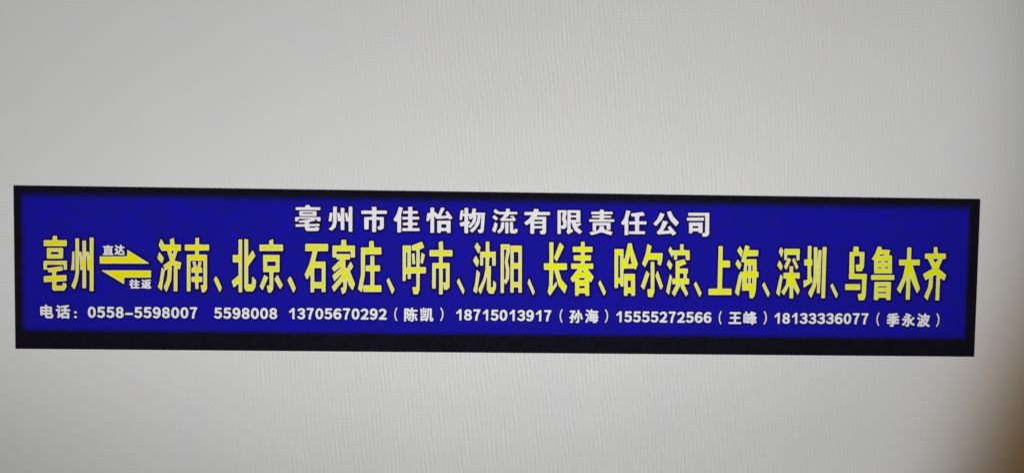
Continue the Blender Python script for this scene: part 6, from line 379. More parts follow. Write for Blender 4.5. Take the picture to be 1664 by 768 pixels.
    '齐34': '-35 476 -19 -8 -12 -18 0 -72 -3 -6 -114 -5 -18 -10 -10 -19 1 -72 7 -40 8 -11 12 -7 34 -1 6 -4 52 -101 -8 -8 -116 -70 -12 -12 -6 -14 3 -24 45 -102 18 -15 32 -3 3 -6 -5 -60 -62 -150 -2 -20 4 -13 12 -16 55 -57 19 -8 22 3 12 8 9 13 49 136 10 18 3 -28 -2 -112 6 -20 11 -12 14 -6 72 -1 23 11 12 24 1 300 4 3 20 -8 16 -2 14 5 11 8 9 18 28 92 -1 20 -10 16 -106 84 -5 8 42 103 39 9 12 8 8 12 4 28 -4 76 -9 21 -20 12 -106 4 -11 75 -7 14 -11 10 -21 5/-31 457 -12 -7 -5 -10 4 -74 -3 -13 -128 -4 -10 -5 -7 -12 6 -96 13 -10 34 1 8 -4 66 -127 -6 -8 -130 -79 -12 -15 4 -20 43 -94 17 -7 34 15 4 0 3 -6 -9 -98 -64 -162 13 -22 51 -52 16 -4 14 11 78 217 3 170 5 9 12 5 4 -4 1 -10 -4 -382 5 -10 10 -6 64 -1 14 7 5 14 1 328 2 3 6 -1 42 -22 18 4 11 22 24 84 -9 16 -112 88 -6 10 52 128 8 5 32 1 15 12 2 20 -4 74 -7 12 -10 5 -116 2 -5 15 -5 64 -6 18 -16 7/-21 439 -6 -3 -1 -4 2 -86 -3 -11 -8 -2 -100 0 -30 -2 -6 -5 1 -52 3 -26 6 -3 36 0 8 -5 79 -152 -7 -8 -140 -84 -6 -6 9 -26 33 -70 8 1 50 27 4 0 2 -4 -12 -138 -62 -156 8 -13 40 -42 8 -4 4 5 74 210 3 158 -1 8 -5 8 25 16 14 7 6 0 26 -15 5 -6 -9 -5 -3 -7 -4 -376 2 -4 5 -3 46 0 7 3 2 8 1 352 2 4 6 -1 56 -33 8 -2 6 10 23 78 -9 11 -116 91 -4 8 62 153 8 4 34 0 8 5 -1 62 -3 17 -6 4 -118 0 -8 2 -3 7 -6 82 -3 11 -10 4|51 245 0 -5 -8 -12 -30 -38 -8 -6 -6 5 -26 39 -6 14 6 3 40 2/5 428 -16 -2 -4 -6 1 -82 -1 -8 -4 -6 -12 -3 -102 -1 -20 -2 -6 -4 0 -36 2 -16 6 -4 32 -1 10 -7 79 -150 4 -14 -3 -8 -6 -6 -136 -81 -6 -9 27 -64 7 -6 12 4 118 65 22 10 14 -2 36 -22 7 -7 2 -8 -3 -6 -16 -8 -2 -6 -4 -350 4 -8 24 0 6 2 2 8 1 350 7 9 10 1 50 -29 11 -3 5 8 16 54 -4 8 -117 92 -6 8 -2 8 67 162 10 7 30 1 6 4 0 46 -2 8 -6 4 -110 1 -12 3 -7 12 -7 84 -4 5|63 257 7 -9 -3 -10 -50 -64 -10 -7 -10 3 -7 8 -38 58 -2 8 2 6 5 5 8 2 48 3 40 -1|-41 -71 -26 -10 -6 -6 -13 -137 -60 -146 3 -10 30 -31 4 1 4 8 66 184 2 134 0 10/1 416 -4 -2 -2 -8 2 -74 -4 -10 -6 -7 -16 -5 -106 0 -12 -4 -2 -8 0 -20 4 -8 32 -4 12 -10 82 -154 4 -12 -2 -12 -12 -14 -129 -78 -5 -6 0 -6 19 -42 7 -6 132 71 12 4 10 1 10 -4 40 -23 7 -7 7 -12 21 -2 41 -24 8 -3 4 4 4 11 8 26 -1 6 -115 92 -8 10 -4 12 6 18 61 148 5 8 9 6 31 5 2 7 -1 26 -2 4 -5 2 -102 0 -16 5 -7 7 -4 8 -7 78 -2 5|69 266 7 -6 4 -8 0 -10 -3 -8 -55 -70 -9 -6 -10 -2 -10 4 -7 6 -38 56 -8 18 3 16 8 8 12 4 90 2|65 -70 -6 -2 -2 -6 0 -140 -2 -22 0 -168 2 -6 4 -1 6 2 2 9 0 324 -1 8|-51 -87 -10 -4 -3 -9 -13 -128 -57 -140 2 -8 15 -14 4 0 4 8 59 166 2 124',
    '>35': '432 -102 -6 18 -15 15 -336 209 -18 9 -14 2 -20 -7 -13 -16 -6 -20 -3 -52 -6 -10 -386 -5 -22 -6 -13 -13 -6 -18 -2 -116 6 -22 15 -14 20 -5 786 10 16 4 12 8 8 13/412 -104 -3 10 -10 9 -326 203 -28 13 -12 -5 -7 -12 -6 -80 -5 -8 -404 -5 -13 -3 -8 -8 -2 -10 -2 -110 3 -13 8 -8 10 -2 782 10 16 5/385 -102 -14 12 -322 199 -4 -1 -2 -6 -5 -78 -3 -12 -4 -4 -421 -6 -4 -8 -1 -104 6 -3 162 0 18 2 498 4 84 2/339 -88 -22 17 -244 152 -14 6 -4 -3 -2 -14 -5 -64 -5 -8 -6 -3 -414 -5 -4 -4 0 -6 0 -76 4 -4 6 0 140 0 20 1 496 5 48 2 6 2/303 -78 -16 13 -114 71 -92 57 -14 6 -4 -7 -5 -60 -6 -10 -9 -6 -136 -4 -272 -3 -4 -2 -2 -5 1 -58 9 -4 126 0 22 2 494 4 15 2',
    '<36': '432 -4 1 124 -12 21 -22 10 -792 -6 -16 -4 -12 -8 -8 -13 -3 -16 7 -20 20 -17 344 -208 20 -8 24 5 18 18 5 16 2 60 5 6 384 5 24 12/412 -2 2 114 -5 12 -12 7 -786 -6 -16 -5 -7 -14 5 -12 14 -11 354 -212 14 3 10 14 3 80 5 8 398 5 14 5/394 6 2 98 -2 6 -5 3 -596 -4 -18 -2 -146 0 -14 -3 2 -4 12 -8 332 -200 4 1 3 5 2 78 3 14 4 4 336 3 74 2 4 2/381 20 2 72 -2 6 -6 2 -578 -4 -18 -1 -106 -1 -10 -1 -2 -3 32 -22 258 -154 4 6 5 76 5 8 6 3 338 3 66 2 4 2/373 80 -4 9 -14 1 -298 -2 -22 -2 -236 0 -90 -2 -10 -4 9 -8 57 -35 162 -98 14 -6 3 3 3 10 0 34 3 20 6 10 9 6 400 7 4 2 2 5',
    'w亳': '-215 193 -11 -20 2 -56 7 -12 11 -7 37 -5 3 -34 -4 -13 -36 -1 -12 -5 -10 -9 -5 -12 -1 -76 4 -12 9 -14 -5 -20 0 -34 10 -27 10 -7 14 -4 112 3 13 -33 31 -26 18 -9 182 4 34 22 11 15 11 72 -3 46 12 16 5 12 0 72 -5 16 -17 14 -38 3 -4 9 3 36 39 5 11 7 6 10 3 58 -8 19 -10 7 -14 4 -132 -2 -28 30 -26 6 -50 -5 -24 -12 -18 -20 -118 -3/-204 181 -6 -14 3 -48 11 -7 42 -2 4 -15 -2 -63 -54 -4 -8 -5 -3 -8 2 -78 11 -7 44 -2 6 -9 -6 -6 -36 -3 -11 -7 -3 -38 6 -18 16 -6 124 4 8 -38 30 -26 12 -5 172 3 30 20 7 10 9 68 0 24 -6 18 -16 7 -104 -5 -24 4 78 21 22 -14 50 4 11 7 3 16 -3 68 -11 7 -46 1 -4 12 2 65 46 4 12 9 2 48 -4 12 -16 6 -138 -1 -24 29 -18 6 -50 -5 -18 -11 -7 -18 -5 -3 -128 -3/-194 161 0 -28 2 -4 6 -2 376 4 9 4 1 32 -4 7 -150 0 -5 3 -16 28 -9 4 -36 -2 -15 -6 -6 -6 -2 -18 -5 -5 -138 -3 -6 -2|138 107 -4 5 -8 1 -232 -2 -22 -2 -4 -2 -2 -6 1 -66 5 -4 8 0 252 2 4 2 2 6|82 79 -2 -7 -8 -3 -148 -2 -7 2 -3 6 2 7 8 3 148 2 7 -2|201 15 -5 4 -22 0 -20 -2 -284 -2 -68 -3 -4 -7 0 -52 2 -6 6 -2 32 0 6 2 2 6 1 26 2 4 5 2 20 2 132 -1 18 2 20 -3 -16 -5 -168 -27 -3 -8 7 -20 82 4 4 -2 2 -4 0 -18 -4 -4 -10 -2 -126 -4 -6 -6 1 -26 5 -5 8 -1 116 6 14 -1 5 -9 3 -36 24 -21 10 -5 160 3 20 13 7 8 3 28 -4 8 -50 8 -5 -2 -7 -9 -6 -2 -80 -1 -8 4 -1 12 3 4 6 2 152 6 4 2 2 6 0 16 -4 10 -6 2 -30 0 -120 -6 -5 2 -2 4 -1 24 8 5 92 24 3 3 -3 4 -19 14 1 4 4 1 6 -1 8 -6 21 -2 15 -28 42 1 4 7',
    'w州': '211 225 -11 7 -12 3 -70 -5 -11 -7 -6 -10 -5 -37 -11 23 -19 11 -64 1 -24 -11 -14 20 -16 8 -66 1 -20 -9 -10 -19 -1 -66 -39 -9 -10 -9 -5 -12 -6 -64 -13 -64 1 -20 6 -12 10 -8 41 -9 5 -5 -9 -24 -44 -37 -7 -11 -1 -22 13 -18 55 -30 16 -2 14 5 70 65 22 66 3 -16 2 -80 5 -12 10 -9 18 -5 64 2 16 12 10 25 6 -45 6 -11 10 -7 18 -4 56 2 20 9 7 11 3 14 -2 362 -3 46/200 213 -10 5 -20 1 -40 -2 -10 -4 -5 -12 0 -78 -4 -4 -25 -1 -7 5 -3 56 -10 14 -58 2 -14 -4 -6 -12 -1 -58 -5 -4 -18 0 -5 2 -3 6 2 68 -4 14 -16 6 -52 0 -12 -4 -6 -12 -1 -80 -5 -3 -38 0 -8 -5 -3 -8 -5 -60 -13 -64 0 -16 13 -12 52 -6 4 -4 -17 -48 -50 -44 -2 -12 7 -10 50 -28 10 -2 10 4 63 60 23 86 24 4 5 -2 3 -6 0 -112 3 -12 13 -8 62 2 7 6 3 8 1 116 3 5 28 1 6 -8 0 -98 5 -52 7 -6 10 -2 54 2 10 4 5 8 1 16 -2 352 -2 40/180 203 -42 -2 -5 -4 -3 -168 -2 -2 -4 8 -20 66 -6 2 -20 -3 -5 -3 -2 -4 20 -126 7 -4 28 3 5 -5 3 -156 2 -6 6 -2 44 2 4 2 2 6 -2 22 0 330 -2 38 -2 4|-64 197 -44 0 -6 -2 -2 -4 -3 -256 -20 -54 -41 -35 -5 -7 4 -6 39 -20 8 2 55 52 18 72 3 246 -1 8|12 179 -6 -2 -2 -6 2 -92 -2 -42 -2 -2 -2 4 -14 54 -4 6 -26 2 -6 -2 -3 -4 13 -120 2 -7 4 -3 32 1 5 -1 2 -4 2 -132 7 -4 40 0 6 2 2 8 0 332 -2 8 -6 4|-164 99 -6 -2 -2 -4 -5 -58 -12 -64 1 -4 6 -4 32 -3 4 1 3 8 18 122 -2 4 -5 2',
    'w市': '-223 164 -9 -10 -5 -12 0 -60 5 -12 9 -10 36 -10 0 -210 6 -20 11 -10 15 -4 70 2 20 6 8 -31 16 -14 82 -2 18 10 12 24 44 1 22 5 39 29 9 12 4 20 -2 188 32 8 15 16 3 64 -6 18 -10 9 -14 5 -134 -1 -5 7 -2 26 -5 12 -14 11 -18 3 -60 0 -26 -7 -14 -17 0 -32 -4 -5 -130 -3/-213 151 -8 -13 0 -48 2 -11 7 -7 155 0 9 -6 0 -8 -5 -3 -104 -3 -14 -9 -2 -121 5 -92 11 -7 28 -1 44 3 10 5 4 14 1 128 5 5 14 0 6 -9 2 -176 6 -7 8 -3 66 1 12 9 4 30 22 -4 56 4 36 28 6 14 0 172 -3 12 -15 8 -98 0 -5 4 0 10 9 4 151 4 9 14 -3 60 -15 8 -144 -1 -5 5 -4 40 -5 10 -12 4 -54 0 -24 -3 -9 -7 -3 -12 5 -34 -3 -5 -108 -1|57 -21 18 0 5 -9 1 -56 -8 -9 -16 -2 -5 5 -1 64/-203 136 -2 -6 0 -34 4 -9 160 1 7 -2 3 -6 0 -36 -4 -5 -114 -3 -7 -4 -1 -108 2 -78 2 -6 6 -2 18 0 34 2 6 2 2 10 1 136 2 4 5 2 44 -1 4 -3 2 -6 0 -180 2 -4 6 -2 48 0 6 2 2 6 0 178 4 10 48 2 5 -2 2 -4 3 -24 -1 -70 -5 -4 -32 -6 -5 -4 15 -45 7 -3 27 0 22 3 28 23 4 10 -1 166 -9 4 -108 0 -4 6 0 40 8 4 158 3 4 9 0 34 -2 6 -10 2 -150 -1 -4 2 -2 5 -2 44 -2 6 -8 2 -46 0 -14 -2 -4 -4 7 -48 -1 -4 -4 -3 -120 -1',
    'w佳': '108 235 -14 5 -32 0 -51 -6 -14 -16 -4 -42 -7 -6 -10 2 -4 32 -7 10 -11 6 -76 16 -16 -5 -13 -13 -36 -118 -50 -84 -5 -20 3 -14 6 -10 54 -42 3 -142 7 -16 13 -9 42 -3 34 3 12 5 13 14 7 2 262 4 14 5 11 11 5 20 -4 52 -8 13 -20 10 -3 5 -2 66 23 18 6 22 -2 48 -7 12 -16 12 3 22 -2 46 -8 13 -14 8 -63 3 -5 44/100 221 -38 3 -44 -5 -8 -13 0 -46 -10 -6 -47 2 6 34 -2 8 -7 6 -68 16 -11 -2 -8 -8 -35 -116 -50 -85 -4 -13 4 -12 32 -26 27 -12 3 -152 3 -10 7 -6 38 -2 30 3 8 5 6 14 6 2 228 2 48 3 11 7 3 14 -2 40 -8 13 -14 3 -82 -2 -9 4 1 8 8 3 54 1 12 4 6 12 0 36 -2 13 -8 7 -68 3 -5 5 1 9 100 8 7 11 1 42 -4 12 -10 5 -84 -1 -10 3 -2 11 6 7 64 1 12 4 6 12 0 38 -4 12 -10 5 -73 3 -4 52|12 74 -3 -10 -19 -4 -50 0 -9 4 -1 12 4 6 70 0 5 -2|-70 -24 2 7 6 3 62 0 10 -3 1 -9 -7 -6 -70 -3|-70 -112 4 7 16 -3 54 2 8 -3 1 -7 -7 -6 -66 0 -7 2/30 205 -4 -7 2 -50 -3 -8 -74 -4 -5 -2 -2 -8 0 -22 4 -7 68 1 9 -2 3 -8 -2 -38 -6 -4 -26 -2 -56 0 -5 -4 -1 -10 0 -22 6 -6 82 2 6 -4 2 -38 -3 -8 -73 -2 -6 -3 -2 -5 2 -30 4 -5 68 1 9 -2 3 -8 -1 -32 -3 -4 -6 -2 -84 -1 -4 -7 1 -34 7 -4 62 0 20 2 138 0 48 3 4 5 0 12 -2 22 -4 5 -100 -1 -7 2 -3 6 0 30 2 6 24 4 52 1 4 5 0 22 -1 10 -5 4 -70 0 -6 2 -2 10 2 35 8 3 96 3 4 7 0 22 -2 10 -6 2 -98 0 -4 8 1 36 5 5 16 3 62 1 4 7 -1 28 -9 4 -76 0 -4 6 0 52 -2 8 -24 2|-116 203 -6 -2 -3 -5 -32 -110 -51 -88 4 -8 28 -22 6 -1 18 6 5 -3 3 -170 2 -6 8 -2 42 2 6 6 0 294 27 90 -1 4 -6 4',
    'w怡': '-169 227 -11 -19 -2 -58 -31 -9 -16 -19 -12 -86 -2 -48 3 -18 11 -14 12 -5 30 -1 7 -4 1 -130 3 -28 6 -14 11 -8 14 -4 62 2 22 10 22 -10 60 0 19 8 13 20 24 4 10 -2 11 -18 15 -9 78 2 14 11 6 16 -2 198 27 22 7 22 -6 16 -84 116 -14 11 -24 5 -3 24 -15 16 -80 11 -14 -5 -9 -10 -25 -65 -6 -7 -18 14 -6 48 -14 17 -16 5 -56 0/91 211 -68 10 -12 -3 -36 -91 -6 -8 -26 25 -15 8 -4 52 -7 11 -64 3 -15 -8 -4 -76 -5 -3 -32 -3 -11 -12 -11 -82 -2 -48 3 -12 9 -7 48 1 3 -4 1 -146 3 -28 9 -10 66 1 8 3 5 8 -1 210 4 13 19 -11 -3 -16 0 -98 2 -92 6 -14 12 -4 56 1 9 7 6 20 33 4 30 -1 7 -21 11 -7 60 -1 13 8 3 18 -4 196 30 20 5 16 -89 124 -16 3 -40 -19 0 10 17 38 -1 9|71 129 18 -35 -6 -4 -30 -1 0 11|44 -82 9 4 38 -1 4 -7 -2 -19 -46 -2 -4 7/75 198 -44 6 -10 -3 -33 -85 -13 -20 -6 -3 -6 2 -28 34 -22 3 -4 62 -2 6 -8 2 -44 -1 -4 -7 -2 -81 -2 -2 -10 3 -26 0 -9 -4 -11 -80 -1 -42 1 -4 6 -2 25 2 21 47 4 5 2 -2 4 -26 0 -184 2 -24 4 -5 46 1 6 2 2 4 -2 240 2 24 2 1 4 -2 26 -37 18 -6 174 12 8 -2 12 -16 6 -3 37 17 7 6 -7 14 -68 94 -7 5 -25 -11 -8 -8 3 -8 20 -36 -1 -8 -67 -8 -16 0 -4 2 -1 8 7 16 45 94 1 4|175 -8 -6 2 -44 0 -20 -2 -132 0 -8 -2 -2 -8 0 -86 2 -90 2 -8 8 -2 38 0 5 4 2 20 3 4 44 4 50 -2 3 -4 2 -20 5 -4 42 0 8 2 2 8 -2 16 0 160|29 -65 10 3 69 -2 3 -10 -2 -47 -10 -3 -69 2 -3 10',
    'w物': '-208 189 -11 -21 -9 -54 -10 -100 10 -28 -7 -18 -1 -16 18 -58 7 -12 19 -10 34 2 4 -82 9 -18 21 -10 64 0 16 7 14 16 22 -11 18 -1 14 6 40 37 19 -34 17 -12 48 -2 34 8 28 32 10 20 18 264 0 40 -9 18 -21 10 -114 0 -2 4 3 30 -10 18 -19 9 -52 7 -16 -1 -13 -7 -8 -10 -9 -24 -5 24 -7 13 -12 8 -18 3 -64 -2 -16 -12 -9 -24 -29 -1/-196 178 -7 -14 -8 -52 -11 -100 8 -13 29 -7 3 -4 -32 -14 -5 -8 0 -12 21 -62 12 -4 38 8 6 -2 4 -96 4 -12 14 -6 62 2 8 8 6 30 36 -27 16 -2 62 56 23 -49 9 -9 42 -3 30 6 24 28 6 14 18 260 0 36 -4 10 -16 6 -128 -1 -4 5 9 38 -3 12 -14 7 -50 7 -12 -2 -8 -8 -15 -68 -7 -7 -16 0 -5 3 -2 74 -3 8 -8 5 -68 0 -10 -9 -4 -28 -40 0|124 -74 2 -26 -3 -22 -7 -4 -27 -2 0 8 23 36 8 10/-184 164 -4 -6 -8 -52 -8 -90 6 -4 20 -4 12 2 11 60 7 4 16 -1 4 -2 2 -5 2 -74 -2 -6 -6 -4 -66 -18 -4 -4 0 -6 16 -47 8 -1 46 10 6 -2 4 -110 2 -6 14 -2 34 0 6 2 2 8 -2 82 2 12 6 0 26 -17 8 0 78 95 3 10 13 86 -6 5 -32 7 4 2 18 1 26 1 10 -4 -13 -88 -47 -96 -64 -54 -4 -8 34 -29 8 -3 38 36 19 22 49 77 7 17 21 116 -6 7 -24 5 6 2 24 1 4 -1 3 -4 1 -50 -7 -170 -5 -5 -39 -7 -4 -6 15 -38 6 -7 28 -1 26 5 18 23 4 10 14 234 4 24 0 24 -2 6 -10 2 -142 -1 -4 7 13 46 0 6 -7 4 -30 4 -14 1 -4 -3 -16 -75 -3 -5 -5 -2 -40 0 -8 4 -2 80 -2 6 -4 2 -46 0 -7 -4 1 -80 -2 -6 -4 -3 -12 0 -5 5 5 38 -2 8 -6 2|-52 74 9 -4 -12 -18 0 -6 25 -29 8 2 32 34 2 0 1 -7 -13 -61 -52 -65 -10 -9 -3 7 1 15 28 29 4 8 -4 10 -24 14 -6 8 -1 66 5 5',
    'w流': '219 176 -20 9 -90 -1 -10 37 -10 9 -14 5 -38 0 -38 -6 -15 -16 -4 -28 -9 -4 -58 1 -48 37 -16 7 -18 -2 -16 -12 -36 -47 1 -22 18 -26 -33 -40 -5 -14 0 -12 6 -12 34 -28 5 -8 -20 -84 -22 -56 -2 -14 3 -14 7 -11 56 -42 18 -2 22 8 24 -18 22 -2 12 5 46 35 11 -25 19 -11 60 -1 22 7 20 -7 66 0 22 7 33 21 11 20 6 48 -3 16 -15 16 -56 18 -4 28 2 26 33 26 10 16 -2 24 -25 42 31 8 14 16 3 52|-107 -1 6 0 4 -15 -13 7/209 163 -14 6 -100 -1 -4 5 -4 36 -6 7 -8 3 -34 0 -34 -5 -7 -11 -2 -32 -21 -6 -66 1 -58 43 -12 1 -11 -7 -31 -38 -3 -10 5 -12 24 -20 3 -6 -35 -34 -13 -16 -2 -8 5 -12 51 -44 -16 -16 -16 -72 -23 -66 6 -14 50 -38 16 1 14 19 32 -31 18 -1 52 41 22 32 4 -9 1 -50 5 -8 8 -3 56 0 8 3 10 13 24 -16 66 -1 42 22 8 14 4 54 -12 10 -60 13 -4 43 1 38 39 28 6 14 -4 12 -39 60 7 4 42 1 10 5 4 18 0 30|-138 93 15 3 68 -1 11 -4 -15 -25 -36 -15 -39 34|-97 30 22 -49 -13 -84 -29 -27 11 91 -5 10 -28 20 34 35/174 21 -1 8 -36 52 -6 4 -22 4 -14 -3 -11 -7 -2 -6 45 -20 5 -4 -2 -2 -85 -4 -32 1 -7 3 5 6 27 16 33 42 118 4 7 4 1 28 -6 6 -102 -2 -11 2 -3 6 -2 38 -4 5 -26 1 -28 -4 -2 -6 0 -34 -2 -5 -4 -2 -30 -3 -74 1 -8 4 -46 36 -6 2 -8 -6 -19 -23 -3 -8 6 -8 46 -33 6 0 12 10 6 -11 4 -2 90 -2 0 -8 -27 -44 -33 -18 0 -8 8 -20 6 -7 184 4 24 -8|-175 95 -24 -25 -6 -9 1 -4 53 -43 8 -3 26 26 2 8 -52 48|83 -13 -4 -6 0 -30 5 -124 13 -16 10 -7 54 -1 12 3 28 17 6 44 -6 5 -36 9 -4 -4 -5 -20 -9 -2 -9 2 -2 4 -3 22 -2 86 -3 16 -7 4|-15 -18 -34 1 -8 -2 -4 -12 -11 -80 -51 -52 1 -8 25 -28 8 2 43 36 30 54 3 10 2 66 0 8|11 -17 -5 -4 -1 -6 2 -164 2 -4 6 -2 38 0 4 2 1 6 -1 136 -2 32 -6 5|-165 -19 -6 -10 -14 -64 -21 -56 5 -8 38 -28 6 5 26 71 10 62 -5 8 -31 17',
    'w有': '-227 173 -7 -10 -4 -14 0 -52 6 -16 20 -13 46 1 10 -4 -6 -9 -72 -58 -7 -13 0 -16 8 -14 49 -49 18 -5 26 7 2 -91 3 -26 7 -13 10 -7 14 -4 48 0 28 7 10 9 5 12 2 58 15 4 8 -4 3 -28 23 -45 12 -13 18 -6 68 3 25 23 20 28 -1 250 6 7 36 4 16 15 4 14 0 42 -10 29 -10 7 -14 4 -142 -2 -5 4 -6 22 -13 12 -88 16 -14 -3 -13 -9 -14 -38 -5 -5 -104 -1 -20 -4/-216 161 -5 -8 -1 -12 0 -42 6 -12 12 -4 68 2 12 -4 -22 -33 -74 -59 -5 -12 5 -12 46 -46 14 0 30 22 6 0 2 -120 6 -32 16 -6 40 0 23 4 9 14 3 70 75 2 16 -4 -32 -14 -6 -16 26 -54 14 -8 62 2 32 34 4 10 -3 262 7 4 42 1 10 5 4 10 0 36 -6 24 -16 6 -158 -2 -5 6 2 24 -7 9 -82 15 -15 -8 -14 -42 -5 -5 -112 -1/-204 147 -2 -6 0 -32 4 -9 98 1 8 -1 3 -3 -3 -8 -38 -52 -67 -54 -5 -6 3 -6 19 -22 16 -13 8 3 42 33 8 1 4 -32 0 -116 4 -24 6 -2 30 0 20 4 2 8 0 68 4 8 124 3 6 -2 2 -5 -2 -24 -8 -5 -32 -10 -3 -3 0 -6 17 -35 6 -6 52 0 24 25 4 10 -3 244 -3 3 -8 1 -134 -2 -7 2 -1 4 8 18 8 4 196 3 4 5 0 10 0 20 -4 12 -12 2 -170 -1 -5 5 7 28 -2 7 -66 11 -4 -1 -4 -5 -11 -40 -5 -7 -120 -1|-46 21 3 6 7 2 118 2 5 -2 2 -4 0 -18 -3 -4 -6 -2 -118 -2 -5 2 -2 4|89 -41 1 -24 -2 -5 -4 -2 -120 -3 -6 2 -3 4 -1 24 2 5 4 2 122 2 5 -1',
    'w限': '189 220 -12 7 -14 2 -350 -4 -26 -4 -13 -8 -7 -12 -2 -14 6 -376 4 -16 10 -12 26 -6 46 0 16 6 13 18 1 48 6 7 18 -4 38 -67 10 -9 12 -4 22 4 82 51 10 -3 58 -40 18 -5 22 7 34 36 16 23 -1 22 -7 11 -46 41 31 24 9 20 -2 12 -14 30 -4 192 -3 12/177 209 -18 4 -346 -4 -20 -3 -8 -5 -4 -18 4 -274 2 -98 6 -14 14 -4 56 3 8 13 2 65 38 -1 30 23 5 -13 -15 -12 -3 -14 29 -56 12 -12 17 2 89 57 78 -51 14 -1 12 9 34 38 5 12 -5 12 -63 54 45 30 7 12 -15 40 -4 192|29 135 6 3 44 0 6 -1 2 -4 -6 -3 -44 0 -6 1|31 59 8 3 46 -3 -8 -3|-127 -9 6 -12 -6 -13 -3 13/163 196 -196 -1 -9 -4 -1 -54 2 -20 0 -98 4 -142 -3 -8 -11 -7 -2 -5 23 -44 5 -6 6 0 14 9 56 35 5 6 -2 8 -15 21 -6 3 -14 0 -3 4 -3 38 0 56 2 7 6 3 6 0 4 -6 13 -56 43 -72 74 -50 6 3 31 35 1 4 -5 6 -67 54 -6 8 4 6 57 34 1 6 -8 16 -4 4 -6 0 -52 -11 -7 3 -7 12 1 4 5 1 58 0 7 5 -3 184|-63 193 -122 0 -14 -3 -4 -5 6 -368 2 -6 4 -2 38 0 6 2 2 6 -1 78 1 24 2 2 6 -18 4 -6 36 -9 10 5 31 30 3 6 2 78 -21 68 17 70 -2 42|-125 157 6 -2 2 -8 -13 -102 25 -58 2 -8 -10 -29 -30 -12 -4 11 -4 200 2 5 4 2|12 151 9 4 78 -1 4 -4 2 -7 -2 -26 -8 -4 -78 1 -4 2 -2 5|104 75 1 -28 -2 -5 -4 -2 -78 -1 -8 4 -2 28 2 5 4 2 78 3 6 -2',
    'w责': '-193 198 -9 -13 -3 -18 0 -38 10 -22 1 -20 -3 -5 -18 -3 -12 -7 -8 -13 -2 -14 0 -40 7 -16 17 -11 30 0 4 -7 1 -94 -41 -17 -8 -11 -4 -12 6 -20 29 -38 18 -16 19 -3 160 48 142 -45 24 1 17 15 26 54 3 14 -8 23 -27 17 -2 90 5 5 28 1 12 5 11 11 5 14 0 42 -6 16 -14 11 -28 4 -5 5 1 14 15 12 7 16 0 46 -7 18 -11 8 -12 4 -110 0 -20 26 -24 6 -44 0 -22 -4 -13 -8 -10 -18 -5 -4 -104 -2/-183 185 -6 -12 0 -38 11 -20 2 -46 -5 -3 -32 -4 -6 -7 -2 -14 0 -32 6 -12 12 -4 34 1 6 -5 1 -124 -7 -6 -36 -9 -9 -13 4 -14 27 -34 12 -11 12 -2 160 49 146 -47 14 1 11 12 25 58 -6 12 -31 14 -1 118 6 5 46 3 7 6 3 10 0 36 -4 10 -10 5 -34 1 -7 4 1 44 18 8 5 10 1 40 -4 12 -16 6 -120 -1 -5 3 -3 21 -7 7 -51 2 -28 -6 -5 -8 -2 -16 -5 -3 -116 -3|59 -62 5 -1 3 -6 -1 -24 -3 -6 -6 4 -4 22 0 8|-55 -64 4 -7 -1 -14 -19 -20 -4 8 1 30 5 3/-205 41 0 -26 6 -5 298 3 96 2 8 2 2 28 -2 6 -4 2 -156 -2 -10 3 -2 17 2 5 4 2 106 3 6 2 2 10 -1 14 -5 4 -110 0 -4 8 3 14 67 4 68 0 6 6 0 26 -2 6 -6 2 -132 -1 -5 5 -2 24 -7 4 -36 0 -14 -3 -4 -5 -1 -20 -5 -5 -126 -3 -7 -4 -1 -28 2 -6 4 -2 100 0 22 2 11 -2 3 -6 0 -10 -2 -5 -4 -2 -116 -3 -7 -2 -1 -6 0 -16 6 -6 118 -1 4 -2 2 -5 -2 -16 -40 -4 -124 0 -6 -2|142 -5 -5 4 -8 0 -20 -2 -132 0 -120 -3 -3 -3 -1 -8 2 -114 6 -6 26 -2 4 -2 -24 -8 -56 -13 -5 -3 0 -6 25 -31 8 -5 162 49 152 -46 5 5 18 38 1 9 -132 40 -4 7 -6 42 -6 6 -60 -1 -4 -5 0 -26 -4 -8 -34 -37 -14 -3 -4 6 0 76 3 6 7 2 156 1 5 -3 2 -10 1 -50 2 -7 6 -2 50 2 3 3 1 8',
